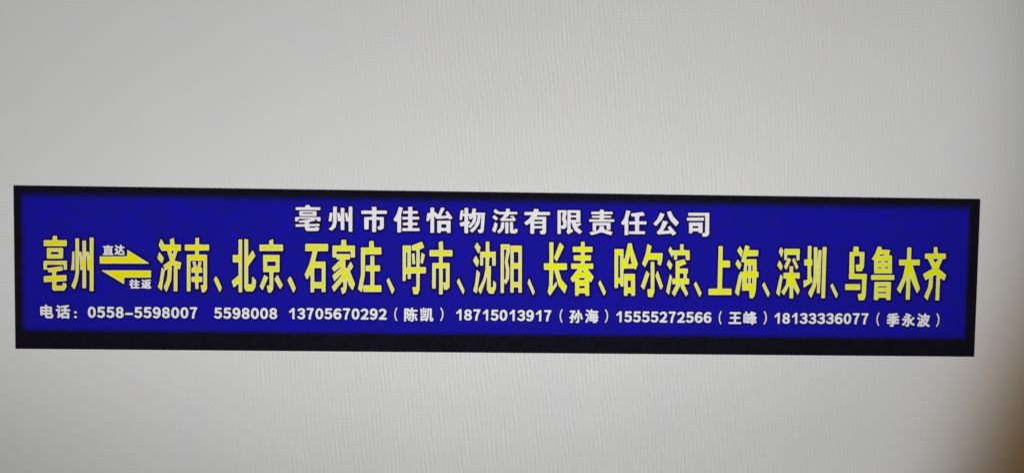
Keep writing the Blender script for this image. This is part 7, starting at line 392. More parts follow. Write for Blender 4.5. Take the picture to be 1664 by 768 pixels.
    'w任': '-143 227 -13 -23 -27 -116 -52 -74 -6 -16 2 -12 7 -14 52 -50 3 -124 7 -20 19 -11 38 -1 36 3 26 15 238 2 22 7 9 13 3 14 -1 40 -8 24 -19 11 -62 -1 -5 2 -3 6 0 34 4 7 90 2 15 9 8 16 0 52 -5 16 -8 11 -16 7 -84 0 -7 6 -1 12 4 6 70 12 12 7 7 11 0 24 -36 62 -15 10 -22 2 -158 -22 -4 2 -11 20 -15 10 -72 16|-57 70 4 2 16 -4 22 1 3 -11 -5 -4 -34 -2 -6 6|-52 -60 33 2 10 -3 2 -37 -4 -9 -42 2 -2 35/-133 214 -8 -16 -27 -116 -53 -76 -3 -10 10 -20 29 -28 16 -7 4 -5 4 -136 4 -12 12 -6 30 0 34 3 20 15 246 2 14 4 6 12 0 32 -3 18 -5 8 -14 4 -68 -2 -6 3 -2 5 1 72 101 2 10 4 5 10 1 44 -4 12 -6 7 -12 3 -92 -1 -7 7 -1 40 4 8 78 13 12 9 -1 14 -33 56 -8 5 -16 1 -178 -25 -5 3 1 22 -9 10 -67 15|-61 112 12 -20 8 -6 44 -3 4 -33 -3 -10 -49 -4 -26 3 -4 35|-69 -46 14 4 62 -3 2 -65 -3 -12 -63 -2 -12 3/-117 200 -5 -2 -3 -6 -28 -118 -53 -78 3 -8 28 -26 6 2 14 17 4 -1 4 -52 2 -122 2 -6 8 -2 44 2 6 6 -6 270 31 106 -1 4 -6 3|149 175 -8 1 -168 -24 -16 -3 -4 -3 0 -10 12 -33 48 -1 6 -4 4 -68 -2 -5 -6 -3 -84 -3 -4 -7 1 -34 5 -4 80 0 10 -4 2 -10 1 -92 -3 -5 -8 -3 -82 -1 -4 -5 0 -10 0 -22 4 -5 134 -1 20 2 92 0 9 4 1 28 -2 9 -4 4 -82 -1 -7 2 -3 6 -2 94 3 10 9 2 100 0 6 2 2 4 0 30 -2 7 -4 4 -72 1 -32 -2 -6 2 -3 4 -3 22 2 57 6 3 74 10 8 4 -1 8',
    'w公': '86 229 -22 3 -66 -20 -13 -9 -11 -21 -62 19 -16 -1 -12 -5 -12 -14 -41 -96 -71 -82 -3 -18 6 -16 59 -46 12 -4 14 3 32 25 -4 -18 -50 -53 -7 -17 1 -14 11 -24 14 -24 13 -10 20 -4 190 17 24 -27 22 -5 20 7 51 30 15 16 4 16 -5 16 -52 66 25 1 17 11 47 61 6 15 -1 14 -16 24 -83 86 -41 84|-4 113 23 -42 1 -8 -18 1 -25 9 9 26|55 -5 9 9 7 -11 -13 -2/2 196 -8 -13 7 -26 20 -56 35 -60 96 -100 8 -5 10 1 51 62 5 12 -4 12 -95 100 -45 90 -16 3|-108 181 -48 -105 -66 -75 -5 -10 1 -8 6 -8 46 -36 12 -3 10 5 66 73 9 3 -31 -94 -57 -64 1 -12 22 -40 8 -6 10 -2 198 18 9 -4 17 -26 10 -3 16 5 54 32 7 12 -4 14 -105 124 -18 2 -44 -21 30 63 -1 16 -11 9 -76 19 -5 4 35 78 -2 16 -72 27 -12 1|8 -65 19 -36 -7 -4 -34 -3 -1 7 11 22/15 183 -2 -8 22 -64 35 -62 16 -20 68 -68 6 -5 6 0 40 49 2 6 -2 6 -92 96 -42 84 -8 1|-32 147 -56 20 -6 1 -5 -3 -43 -98 -66 -76 5 -8 37 -28 6 2 14 14 75 84 40 84|-147 -145 2 -8 13 -25 8 -6 208 19 6 -3 18 -27 6 -3 53 31 2 4 -3 6 -98 114 -10 -3 -28 -19 2 -8 22 -36 0 -8 -74 -10 -25 0 1 8 73 138 -1 4 -6 3 -64 15 -6 -2 -3 -4 -44 -122',
    'w司': '201 217 -18 9 -52 0 -296 -4 -12 -3 -11 -7 -9 -18 1 -50 -15 -16 -5 -12 1 -54 8 -21 26 -17 4 -170 5 -14 9 -10 18 -6 58 3 17 9 13 21 34 1 24 -24 39 -6 9 -36 7 -10 11 -6 88 0 12 4 11 8 33 40 6 18 -6 348 -3 12/189 206 -18 4 -332 -4 -16 -6 -4 -10 0 -28 5 -32 -17 -7 -7 -9 1 -50 8 -15 29 -7 -3 -18 2 -110 2 -58 6 -12 14 -4 50 3 11 7 7 23 64 1 6 -3 4 -16 8 -7 46 -5 7 -41 9 -10 60 -2 24 3 10 5 32 38 4 12 -6 342|93 49 6 -1 2 -8 1 -152 -5 -9 -5 5 0 142 -6 20/-163 188 -2 -6 0 -22 3 -14 5 -4 96 0 166 4 8 -3 4 -43 2 -228 -6 -8 -36 -5 -3 -3 -1 -10 4 -34 2 -4 6 -2 42 0 24 3 24 26 10 15 -4 246 -2 88 -2 8 -6 2 -34 0 -20 -2 -272 -2|-185 104 2 -36 2 -4 6 -2 218 2 46 2 6 6 -2 36 -6 6 -262 -4 -6 -1|73 31 -6 3 -22 0 -18 -2 -136 0 -38 -4 -2 -6 0 -20 4 -136 2 -8 10 -2 36 3 4 5 2 22 8 4 90 0 6 -4 2 -18 4 -5 40 -1 14 2 4 40 -2 118|-92 -32 2 4 5 2 84 1 4 -1 3 -6 -1 -22 -8 -4 -82 -1 -5 5',
    's直': '-91 69 -4 -8 1 -20 19 -20 0 -52 -2 -7 -14 -7 -7 -10 0 -22 7 -10 16 -6 150 0 13 4 10 12 1 20 -6 11 -15 9 -1 6 0 54 14 12 4 8 -1 20 -7 10 -12 6 -44 0 -18 13 -20 1 -12 -3 -12 -10 -44 -1/-79 59 -1 -10 3 -6 6 -3 12 -1 0 -2 -1 -6 0 -78 -2 -6 -15 -2 -6 -4 -1 -10 3 -6 4 -2 6 -1 144 0 8 3 3 4 -1 12 -6 4 -13 2 -2 6 0 78 -1 6 0 2 12 2 6 4 1 10 -3 6 -8 3 -52 0 -2 2 -2 7 -2 2 -6 3 -8 0 -6 -1 -4 -2 -4 -9 -2 -2 -50 0 -6 -2|-48 39 0 2 11 3 20 0 2 -2 0 -3 -2 -3 -4 0 -20 0|3 39 3 4 5 1 32 0 7 -3 0 -2 -11 -3 -32 0|-35 17 2 2 4 1 60 0 4 -3 -2 -2 -4 -1 -60 0|-35 -7 2 2 4 1 60 0 4 -3 -2 -2 -4 -1 -60 0|-35 -29 2 2 4 1 60 0 4 -3 -2 -2 -4 -1 -60 0|-35 -53 2 2 4 1 60 0 4 -3 -2 -2 -4 -1 -60 0',
    's达': '88 57 -13 7 -24 2 -6 21 -16 10 -18 0 -12 -6 -7 -8 -3 -16 -4 -2 -8 2 -13 18 -13 7 -16 0 -16 -8 -7 -9 -1 -12 14 -26 -18 -14 -2 -22 5 -12 16 -10 1 -8 -20 -24 -2 -16 8 -16 14 -11 16 0 16 12 38 -11 62 0 18 3 10 6 8 21 -5 34 -26 40 17 5 10 10 2 23/77 45 -8 5 -36 1 -1 4 2 10 0 10 -3 4 -6 3 -12 -1 -6 -4 -3 -24 -5 -3 -30 1 -15 22 -7 4 -8 0 -10 -5 -2 -3 0 -4 20 -32 8 -3 8 3 8 -6 26 -1 3 -1 1 -2 -6 -22 -6 -12 -7 -10 -11 -9 -2 0 0 3 1 8 0 30 -3 6 -8 3 -28 0 -6 -2 -4 -3 0 -14 6 -4 12 -1 3 -5 0 -30 -20 -20 -2 -4 2 -8 4 -6 5 -3 4 -2 6 3 12 14 4 2 22 -12 18 -5 56 0 16 2 6 3 4 10 0 6 -4 3 -9 3 0 2 9 10 0 6 -15 22 -22 24 -8 12 3 3 34 0 6 2 5 5|-14 -51 11 7 9 9 9 12 6 10 2 0 14 -15 17 -23 0 -2 -11 -3 -42 0 -13 3',
    's往': '-93 50 -4 -18 10 -16 -11 -14 -1 -14 8 -14 16 -14 0 -32 8 -12 10 -5 14 -1 18 4 110 2 10 8 4 12 -1 18 -14 14 7 18 -1 14 -5 10 10 18 -1 16 -7 10 -12 6 -20 1 -20 23 -18 6 -26 -10 -22 8 -18 -1/79 40 -8 5 -27 1 -12 20 -7 6 -6 3 -12 -4 -5 -5 1 -5 8 -13 0 -2 -34 -1 -8 -4 -8 0 -8 -12 -33 -29 -4 -6 2 -6 7 -8 6 -3 8 4 2 -1 -1 -46 1 -4 4 -3 14 -2 10 5 104 -1 8 3 3 4 0 8 -3 6 -8 3 -32 0 -3 3 0 4 0 14 2 4 29 2 6 4 1 4 -1 8 -6 4 -29 2 -2 4 1 15 4 2 26 0 6 2 5 5|-21 66 -4 3 -10 4 -8 -1 -6 -3 -10 -11 -22 -18 0 -6 8 -8 6 -3 4 1 18 16 6 2 17 18|-21 22 26 1 5 -3 0 -14 -2 -4 -27 -2 -4 -2 -1 -4 0 -10 3 -3 6 -2 20 0 4 -2 1 -19 -3 -5 -36 0 -3 1 -2 42 3 14 5 8',
    's返': '86 74 -17 13 -14 3 -76 -8 -12 -5 -16 8 -14 1 -20 -11 -5 -9 -1 -10 13 -20 -15 -15 -2 -19 5 -12 13 -8 2 -8 -20 -22 -2 -12 2 -10 12 -14 20 -6 20 11 32 -9 70 0 26 9 7 17 0 14 -9 20 -14 16 13 32 -2 22 9 14/73 64 -10 8 -8 3 -32 -6 -40 -2 -6 -3 -3 -4 0 -4 2 -24 0 -32 -3 -12 -4 -10 -2 0 -1 6 0 14 2 10 -1 8 -4 2 -8 1 -24 0 -6 -3 -3 -4 1 -10 6 -4 11 -2 2 -4 -1 -30 -14 -11 -7 -9 1 -4 8 -10 4 -2 6 1 14 12 4 1 12 -6 26 -7 64 0 16 5 4 10 0 6 -10 6 2 10 -19 18 -1 4 11 20 5 12 3 8 -2 6 -13 7 -8 -2 -32 0 -12 -2 -4 2 -1 3 0 4 3 3 16 -2 32 4 20 5 6 4 0 4|-73 62 1 -6 23 -25 8 -1 13 8 1 4 -1 4 -12 14 -11 9 -10 1|12 14 3 1 16 0 4 -1 1 -2 -3 -7 -4 -2 -4 1|1 -6 10 -8 0 -2 -16 -11 -2 1 6 19|45 -48 -38 -5 -4 1 -1 2 1 2 14 5 10 7 4 1 12 -9',
    't电': '-114 90 -9 -21 0 -128 8 -18 15 -8 24 -1 26 12 11 -35 13 -13 16 -7 92 1 25 17 8 14 6 24 -2 26 -18 22 0 96 -8 18 -17 9 -48 0 -12 24 -20 8 -22 -1 -12 -5 -14 -26 -46 0/-100 75 -3 -10 0 -120 3 -8 6 -3 16 0 6 3 6 11 34 0 3 -5 0 -18 3 -14 5 -10 9 -7 12 -4 70 0 6 2 12 6 6 9 7 26 0 10 -3 6 -17 12 0 106 -3 8 -8 3 -62 0 -3 5 -2 22 -5 4 -8 1 -12 -1 -5 -4 -2 -22 -3 -5 -60 0|-69 43 5 3 32 0 3 -5 0 -10 -5 -3 -32 0 -3 5|5 43 5 3 34 0 3 -5 0 -10 -5 -3 -34 0 -3 5|-69 -7 5 3 32 0 3 -3 0 -10 -5 -3 -32 0 -3 3|5 -7 5 3 34 0 3 -3 0 -10 -5 -3 -34 0 -3 3|5 -73 0 16 3 5 56 0 4 -2 1 -5 -4 -14 -7 -5 -42 0 -8 2',
    't话': '99 123 -11 6 -16 1 -118 -22 -22 15 -14 3 -14 -5 -16 -13 -6 -11 -1 -12 9 -22 -14 -9 -6 -9 -3 -30 9 -17 23 -11 0 -42 -10 -18 -2 -14 6 -14 16 -18 23 -4 22 11 11 -13 17 -5 20 1 22 7 26 0 18 -7 24 -1 20 10 7 17 -1 94 14 20 1 24 -8 18 -17 10 10 18 1 14 -6 14/88 106 -6 3 -6 1 -42 -10 -64 -8 -6 -3 -3 -10 4 -10 6 -6 17 -1 26 4 3 -1 2 -4 0 -14 -3 -5 -46 0 -6 -3 -2 -3 -1 -17 5 -7 6 -2 42 0 4 -2 1 -3 0 -12 -3 -3 -32 0 -8 -3 -3 -6 -1 -16 -2 -2 -6 0 -12 -4 -1 72 -3 8 -8 4 -42 -1 -8 -3 -3 -12 0 -8 3 -6 6 -3 20 0 3 -3 0 -72 -9 -12 -3 -6 3 -6 10 -12 6 -3 6 3 38 30 2 0 1 -4 1 -28 6 -6 18 0 8 6 4 1 52 0 8 -6 6 -2 14 0 6 3 3 8 -1 82 -6 6 -34 1 -4 2 -1 3 0 12 3 3 48 0 6 3 2 4 0 18 -5 6 -49 1 -5 3 0 22 2 4 31 8 11 6 2 4 -2 6|-84 104 -12 -9 -3 -6 2 -6 31 -33 6 -4 4 0 10 8 6 11 1 4 -4 6 -21 21 -12 8|5 -45 5 3 52 0 3 -5 0 -20 -5 -3 -52 0 -3 5',
    't：': '-8 78 -20 -9 -12 -18 1 -28 20 -24 -19 -20 -3 -26 6 -14 10 -10 15 -6 18 -1 20 9 12 18 -1 28 -20 24 19 20 3 26 -6 14 -10 10 -15 6/-16 52 -5 -11 1 -10 3 -6 15 -7 14 4 6 4 3 7 0 10 -4 8 -15 7 -8 -1|-12 -22 -5 -3 -3 -6 1 -16 4 -6 9 -4 12 0 9 4 4 6 2 8 -2 10 -5 6 -10 4 -6 1',
    't–': '-82 17 1 -38 9 -12 10 -4 122 -1 11 5 10 12 1 40 -8 12 -12 6 -122 1 -14 -7/-62 13 0 -26 4 -4 114 0 6 4 0 26 -4 4 -114 0',
    't（': '12 133 -11 -3 -11 -10 -14 -24 -14 -40 -7 -52 3 -38 11 -46 19 -37 12 -12 12 -4 22 11 8 10 3 10 -21 48 -9 50 5 44 25 64 -13 20/12 111 -8 -7 -16 -32 -9 -32 -4 -40 4 -40 9 -32 16 -32 8 -7 8 4 3 5 -19 44 -5 16 -4 34 0 20 5 32 8 26 15 32 -3 5',
    't陈': '118 92 -15 8 -46 1 -13 23 -27 9 -22 -4 -16 -15 -20 7 -58 0 -22 -8 -9 -19 0 -200 6 -16 13 -9 34 0 10 6 10 13 16 -8 16 -1 18 -11 26 -1 24 6 20 16 16 -7 12 -1 28 14 8 13 1 16 -18 40 7 18 1 22 -4 12 -9 12 14 11 6 13 0 26/103 78 -8 3 -62 0 -3 5 4 12 -2 8 -5 4 -14 3 -6 -1 -6 -4 -7 -24 -5 -3 -16 1 -5 12 -13 7 -54 0 -8 -3 -3 -8 0 -192 2 -6 4 -4 17 -1 7 5 3 46 24 3 8 4 8 9 4 12 2 13 16 2 26 0 4 -2 1 -3 -2 -54 -3 -3 -14 0 -6 -3 -3 -8 6 -16 5 -4 14 -1 18 3 10 5 7 15 0 40 -2 10 3 17 18 4 12 -3 14 3 5 7 -1 16 -2 4 -6 3 -39 1 -2 4 0 22 -5 7 -12 0 -12 -3 -4 -6 0 -25 -10 -2 -2 5 15 38 9 1 18 -4 54 1 4 2 3 6 0 14|-69 73 2 -1 0 -4 -12 -43 -2 2 -1 5 2 10 0 28 3 3|-19 48 1 -4 -7 -18 -6 -12 -4 -4 -4 3 -8 15 4 14 4 7|-79 18 2 0 6 -8 6 -16 3 -16 -5 -7 -8 0 -3 3|67 -26 -12 -8 0 -12 25 -48 4 -4 5 0 16 8 3 6 -1 6 -28 52 -4 2|5 -30 -12 3 -12 -1 -10 -20 -20 -28 -3 -6 2 -6 15 -12 6 1 6 4 18 27 12 24 1 10',
    't凯': '-117 111 -9 -19 0 -88 5 -18 -1 -52 -4 -20 12 -32 11 -7 12 -2 52 14 20 -16 18 -4 16 7 14 19 14 -14 18 -7 28 0 18 7 16 23 3 36 -7 17 -21 17 0 122 -8 18 -19 9 -90 -2 -18 12 -20 2 -14 -3 -14 -10 -20 -2/-103 96 -3 -8 0 -46 2 -6 5 -4 20 3 74 -1 3 6 -2 32 2 14 3 4 2 -2 3 -14 -2 -54 -2 -10 2 -26 -14 -46 -7 6 -4 1 -48 -10 -3 3 0 10 3 7 52 0 11 5 -2 20 2 38 -3 6 -70 -1 -20 3 -5 -4 -2 -16 3 -6 4 -2 58 -1 4 -2 1 -3 0 -4 -3 -3 -52 0 -6 -2 -3 -3 -2 -6 0 -46 -4 -14 7 -18 8 -2 26 8 38 9 2 -1 4 -11 10 -9 8 -2 6 4 12 22 11 32 6 42 0 78 2 4 5 1 5 -1 2 -4 0 -150 3 -12 6 -8 12 -5 16 0 13 5 7 12 3 12 0 16 -3 6 -10 6 -6 3 -8 -2 -1 3 0 138 -3 8 -8 3 -54 0 -6 -2 -6 -6 -8 5 -16 0 -6 -6 1 -28 -2 -4 -3 -1 -4 0 -3 3 2 40 -2 6 -3 3 -16 2 -6 -3 -2 -3 -1 -15 2 -10 0 -18 -3 -5 -6 0 -3 3 2 28 -3 6 -10 3 -8 0|77 -58 2 0 3 -12 -1 -7 -4 -5 -2 2 -1 10',
    't）': '-13 133 -20 -9 -10 -11 -3 -11 26 -62 6 -36 -5 -42 -8 -24 -17 -30 -2 -12 4 -10 11 -12 18 -7 11 3 13 12 20 36 10 30 7 52 -7 52 -10 30 -20 36 -13 12/-13 111 -8 -4 -4 -7 18 -34 9 -26 4 -32 0 -20 -5 -30 -9 -26 -17 -32 4 -7 8 -4 8 7 18 32 11 36 3 36 -3 36 -11 36 -18 32',
    't孙': '62 123 -13 5 -26 -1 -12 -7 -10 -13 -22 9 -78 0 -13 -5 -7 -7 -5 -13 1 -26 8 -13 17 -9 0 -22 -3 -6 -23 -14 -6 -22 9 -26 14 -14 -11 -16 -1 -18 9 -20 13 -10 28 -3 16 3 12 6 14 18 11 -18 13 -8 48 2 14 7 8 9 6 14 2 23 24 2 18 7 8 7 5 23 -19 70 -14 31 -22 12 -2 27/49 106 -18 2 -7 -5 -2 -6 -1 -42 -2 -2 -18 3 -8 -5 -12 -53 -1 1 1 12 -4 6 -8 3 -12 -4 -2 1 -1 6 2 6 34 46 2 6 -4 8 -15 7 -66 0 -6 -2 -3 -3 -2 -18 5 -7 6 -2 30 0 4 -1 0 -2 -18 -26 -2 -32 -26 -12 -4 -6 2 -12 4 -10 8 -3 14 5 3 -4 0 -36 -3 -3 -13 -1 -5 -6 5 -16 5 -5 18 -2 12 3 6 3 5 7 2 8 0 62 3 6 19 8 -11 -26 1 -6 3 -4 12 -6 6 -1 6 3 8 15 8 23 5 16 4 34 3 4 2 1 2 -3 1 -4 -4 -36 0 -70 -3 -5 -18 0 -7 -5 -1 -8 6 -16 10 -3 30 3 8 4 6 10 0 131 2 0 2 -3 22 -84 4 -3 6 -2 14 5 5 4 2 6 -9 36 -17 52 -3 4 -6 3 -20 -3 -1 44',
    't海': '-98 124 -14 -16 -6 -14 2 -14 12 -18 -18 -18 -6 -14 1 -14 5 -12 27 -22 -26 -66 0 -16 4 -11 19 -15 21 -5 17 9 13 22 40 -1 5 -3 9 -19 12 -8 48 -1 22 12 12 18 16 11 6 13 -2 32 8 18 1 20 -4 14 -12 16 0 18 10 22 -1 22 -4 11 -7 7 -13 5 -68 1 -12 15 -26 10 -19 -3 -17 -15 -30 13 -14 0/-87 106 -9 -12 0 -8 35 -24 6 -3 6 1 5 4 7 10 2 2 1 -2 -5 -12 -14 -18 -5 -10 5 -9 21 -9 0 -10 -3 -5 -16 -1 -3 -4 -1 -11 -2 -1 -8 5 -6 -5 -30 -72 -1 -6 3 -6 16 -10 8 2 12 26 17 50 5 3 4 -2 1 -3 -8 -36 3 -8 8 -3 51 -1 -1 -12 4 -13 4 -4 6 -2 30 1 15 8 11 22 12 3 5 7 -1 14 -2 4 -10 5 -1 13 3 5 10 1 4 2 3 6 0 12 -3 8 -12 3 -3 3 2 12 -1 27 -6 5 -90 -1 -6 1 -2 2 4 6 4 1 100 -1 4 2 3 6 -2 18 -3 3 -6 2 -82 0 -2 3 1 10 -3 6 -8 4 -12 3 -7 -5 -9 -23 -4 -5 -8 8 -28 17 -10 4|-97 41 -10 -13 1 -10 31 -22 10 -5 14 14 3 7 -3 6 -9 8 -25 15 -6 2|1 17 4 0 15 -15 -1 -2 -17 2 -2 4|43 18 17 -2 2 -4 -1 -9 -6 -1 -13 14|-5 -33 2 1 4 -2 14 -14 0 -3 -21 1|37 -30 20 -2 0 -18 -6 0 -6 10 -9 8|26 -82 0 2 11 3 14 0 3 -3 -3 -5 -6 -2 -10 1',
    't王': '-105 109 -7 -14 -1 -20 9 -21 16 -8 46 0 4 -3 -44 -3 -14 -8 -9 -17 3 -30 6 -9 10 -6 46 -2 3 -9 -5 -5 -60 -1 -14 -7 -7 -11 -2 -12 1 -20 8 -13 22 -8 192 0 18 8 7 11 2 12 -1 20 -8 13 -14 7 -60 1 -5 5 3 9 46 2 10 6 6 9 3 30 -9 17 -14 8 -44 3 4 3 46 0 17 9 7 14 1 20 -9 21 -18 8 -170 0/-90 95 -3 -6 0 -14 3 -6 4 -2 64 -1 5 -3 0 -38 -2 -4 -59 -2 -6 -6 -1 -12 2 -8 7 -5 57 -1 2 -4 0 -44 -2 -4 -3 -1 -76 -1 -4 -2 -3 -6 0 -14 3 -6 12 -3 184 0 8 3 3 6 0 14 -3 6 -4 2 -76 1 -4 2 -1 3 0 44 2 4 57 1 7 5 2 8 -1 12 -6 6 -59 2 -2 4 0 38 5 3 65 1 3 2 3 6 0 14 -3 6 -8 3 -160 0 -8 -1',
    't峰': '106 99 -20 12 -26 2 -14 11 -18 6 -16 -1 -12 -5 -24 -31 -7 2 -8 22 -13 9 -26 2 -16 -8 -7 -11 -3 -13 -20 -10 -9 -17 0 -146 5 -13 8 -7 14 -5 38 3 20 -7 46 2 16 -21 10 -4 18 -1 21 7 11 18 28 2 14 7 9 21 -8 52 12 24 2 12 -8 18 -22 12 12 32 -1 12/90 85 -12 7 -32 0 -2 1 -6 12 -12 4 -8 1 -6 -3 -12 -20 -12 -15 -6 -5 -6 -2 -8 8 -20 1 -1 25 -3 6 -12 3 -12 -3 -3 -6 -1 -27 -22 1 -4 -2 -3 -6 0 -136 2 -6 3 -3 4 -2 44 4 16 -8 18 3 44 -1 3 -3 2 -18 4 -4 7 -1 10 0 6 3 3 6 0 14 3 3 38 0 8 3 3 6 0 12 -3 6 -7 4 2 16 -3 10 4 18 8 10 4 12 -4 5 -31 11 -7 6 22 33 3 9|-84 66 2 -1 3 -8 0 -106 -3 -4 -4 1 -1 5 0 104|29 61 1 2 8 1 8 0 3 -3 -9 -10 -4 1|-54 63 3 -8 0 -102 -3 -4 -2 2 -1 4 0 102|11 37 0 -4 -3 -2 -30 -14 -4 1 0 12 12 -1 18 14|-26 -12 4 -1 2 -8 5 -6 -4 -10 0 -8 3 -5 4 -2 8 2 24 0 4 -2 0 -4 -4 -2 -24 0 -8 3 -14 0|-10 -27 8 3 22 0 4 -3 -2 -2 -4 -1 -22 0|50 -27 2 2 4 1 22 0 6 -3 -8 -3 -22 0|50 -55 0 3 4 2 26 0 9 -3 -1 -2 -8 -3 -26 0',
    't季': '71 130 -20 3 -60 -10 -76 -5 -13 -6 -7 -10 -4 -20 -13 -22 1 -22 5 -14 -10 -24 9 -26 -5 -14 1 -24 5 -12 9 -7 31 -5 13 -33 14 -10 42 -2 14 3 23 16 8 26 63 2 13 6 7 10 3 28 -6 18 7 14 1 12 -10 22 6 16 -1 24 -7 12 -14 10 -1 14 -5 12/63 111 -8 2 -26 -6 -54 -6 -54 -2 -6 -3 -2 -3 2 -17 4 -5 22 2 14 -2 24 2 7 -3 -1 -5 -4 -2 -30 0 -10 -2 -22 4 -12 0 -6 -3 -3 -6 1 -14 6 -6 51 0 -29 -17 -30 -15 -2 -8 10 -16 8 -3 18 8 12 -8 43 -1 -2 -8 -3 -3 -72 0 -6 -2 -4 -5 0 -18 6 -6 74 -1 4 -2 1 -9 -3 -5 -26 2 -7 -5 -1 -6 4 -11 4 -7 4 -2 34 -1 17 7 5 8 1 26 3 5 74 0 6 2 4 4 0 19 -6 6 -50 1 -20 -3 -2 2 26 12 14 10 18 -6 8 0 6 4 8 12 0 6 -4 5 -28 12 -29 17 52 0 3 2 3 6 0 12 -3 6 -8 3 -70 0 -5 3 0 4 3 3 42 6 14 5 4 6 -1 6|15 22 2 1 16 -13 2 -4 -19 0 -2 4|-15 20 1 -10 -2 -4 -19 0 2 4 14 10',
    't永': '-59 124 -14 -21 -4 -20 -16 -16 -4 -23 -18 -10 -8 -13 -1 -24 4 -12 7 -9 17 -9 -23 -20 -7 -12 -2 -16 6 -14 23 -19 16 -2 16 6 12 -14 16 -6 36 0 14 5 18 12 10 21 42 -23 14 0 11 4 19 24 2 22 -8 13 -32 19 -7 10 38 38 4 16 -6 16 -23 18 -24 4 -8 23 -24 15 -66 22 -18 0/-45 108 -10 -15 0 -6 2 -4 16 -6 36 -10 8 -4 -4 -2 -28 3 -40 0 -8 -3 -3 -6 0 -10 3 -10 8 -3 46 0 3 -5 -1 -10 0 -2 -2 1 -16 6 -58 0 -8 -3 -3 -6 0 -10 3 -10 8 -3 32 0 2 -5 -10 -18 -9 -12 -27 -24 -3 -6 3 -8 10 -10 10 -2 12 7 19 19 13 18 15 28 9 32 2 0 1 -16 -2 -12 0 -56 -3 -3 -22 0 -6 -3 -3 -8 7 -18 8 -3 28 0 19 9 6 14 -1 48 1 4 13 -19 29 -27 27 -14 8 2 11 14 2 6 -2 4 -33 21 -21 21 -2 6 49 44 3 6 -3 6 -12 10 -10 2 -7 -4 -25 -25 -14 -9 -4 5 -6 17 -3 20 3 3 12 -3 7 4 7 14 -2 10 -17 10 -33 12 -30 9',
    't波': '117 90 -22 10 -29 0 -9 23 -18 10 -22 0 -13 -5 -9 -11 -4 -16 -4 -2 -10 1 -48 28 -18 0 -16 -10 -11 -24 8 -28 -17 -22 -3 -20 8 -16 29 -22 -31 -66 -2 -14 8 -18 23 -15 12 -2 14 4 18 -8 36 0 48 22 50 -21 14 0 13 8 16 24 1 18 -10 15 -30 15 18 40 5 32 13 38 0 18/103 74 -14 7 -10 -2 -33 1 -2 4 -1 22 -2 4 -6 3 -14 0 -6 -3 -3 -6 0 -22 -5 -3 -38 0 -16 13 -26 15 -8 2 -8 -4 -7 -13 5 -10 36 -24 6 0 8 7 1 -1 0 -66 -3 -16 -16 7 -8 -3 -36 -74 0 -6 2 -4 14 -9 4 -2 6 3 7 8 7 22 20 45 2 0 0 -3 -2 -16 -12 -28 -11 -18 3 -6 12 -8 6 -3 4 2 8 11 10 -11 8 -1 26 12 24 15 42 -23 14 -5 6 3 11 16 0 8 -4 4 -33 14 -9 6 -1 4 26 52 5 16 -3 10 17 44|-99 46 -8 -12 -1 -6 3 -6 38 -24 6 0 6 3 9 15 -4 10 -15 10 -24 12 -6 0|-6 46 13 1 4 -2 1 -17 -2 -4 -13 -1 -4 2 -1 17|47 47 14 0 3 -3 -7 -20 -8 -1 -5 3 0 16|19 -8 30 0 0 -4 -3 -8 -11 -15 -8 8 -6 11|-9 -24 18 -36 -16 -12 -14 -7 9 39 1 16',
    't0': '-10 110 -30 -10 -15 -11 -11 -16 -14 -36 -3 -52 10 -44 17 -28 32 -20 34 -3 16 4 22 12 20 25 12 34 3 50 -9 42 -19 32 -29 18|0 26 5 -19 -5 -31 -5 19/-4 90 -16 -3 -8 -4 -12 -8 -8 -12 -13 -32 -2 -40 2 -20 7 -22 13 -22 11 -8 12 -6 22 -3 14 3 18 10 14 18 11 30 2 38 -2 22 -7 20 -14 24 -20 12|0 57 8 -3 6 -5 6 -12 5 -26 0 -26 -7 -26 -6 -10 -12 -6 -10 4 -7 10 -8 34 0 26 5 20 8 15',
    't5': '-48 109 -13 -8 -7 -14 -5 -84 11 -24 -18 -24 -2 -22 13 -18 33 -20 22 -5 40 3 25 12 11 10 18 32 3 20 -3 30 -21 38 17 22 0 32 -8 13 -14 7|-16 -27 16 6 3 -8 -5 -7 -10 3/-42 89 -4 -2 -3 -6 -4 -62 2 -18 9 -8 8 -3 24 10 14 0 8 -3 7 -6 3 -8 1 -20 -3 -6 -7 -8 -11 -5 -12 0 -8 3 -18 13 -12 1 -6 -3 -6 -9 -2 -10 3 -6 13 -10 22 -10 26 -3 18 3 21 10 12 14 7 16 3 14 -3 26 -10 21 -12 9 -22 9 -28 0 -3 3 0 8 2 10 3 3 56 0 6 2 5 7 -1 18 -4 5 -6 2',
    't8': '-26 107 -28 -14 -20 -30 -3 -34 8 -22 -13 -32 2 -36 18 -28 26 -15 26 -6 38 3 28 12 15 16 9 18 2 36 -12 28 7 22 -1 34 -14 26 -12 11 -18 9 -22 5/-6 90 -20 -5 -14 -8 -6 -5 -8 -14 -3 -13 0 -12 4 -12 10 -16 -11 -13 -6 -12 -3 -21 4 -18 13 -16 24 -12 16 -3 16 0 14 3 18 8 12 11 6 13 3 12 -1 14 -6 14 -12 16 12 26 1 22 -9 20 -10 10 -16 8|-8 57 16 0 6 -3 5 -7 1 -16 -3 -8 -7 -6 -16 6 -8 6 -4 6 0 12|-15 -15 5 2 12 -4 19 -12 3 -8 0 -6 -9 -12 -7 -3 -14 0 -8 3 -8 7 -3 7 1 12 4 8',
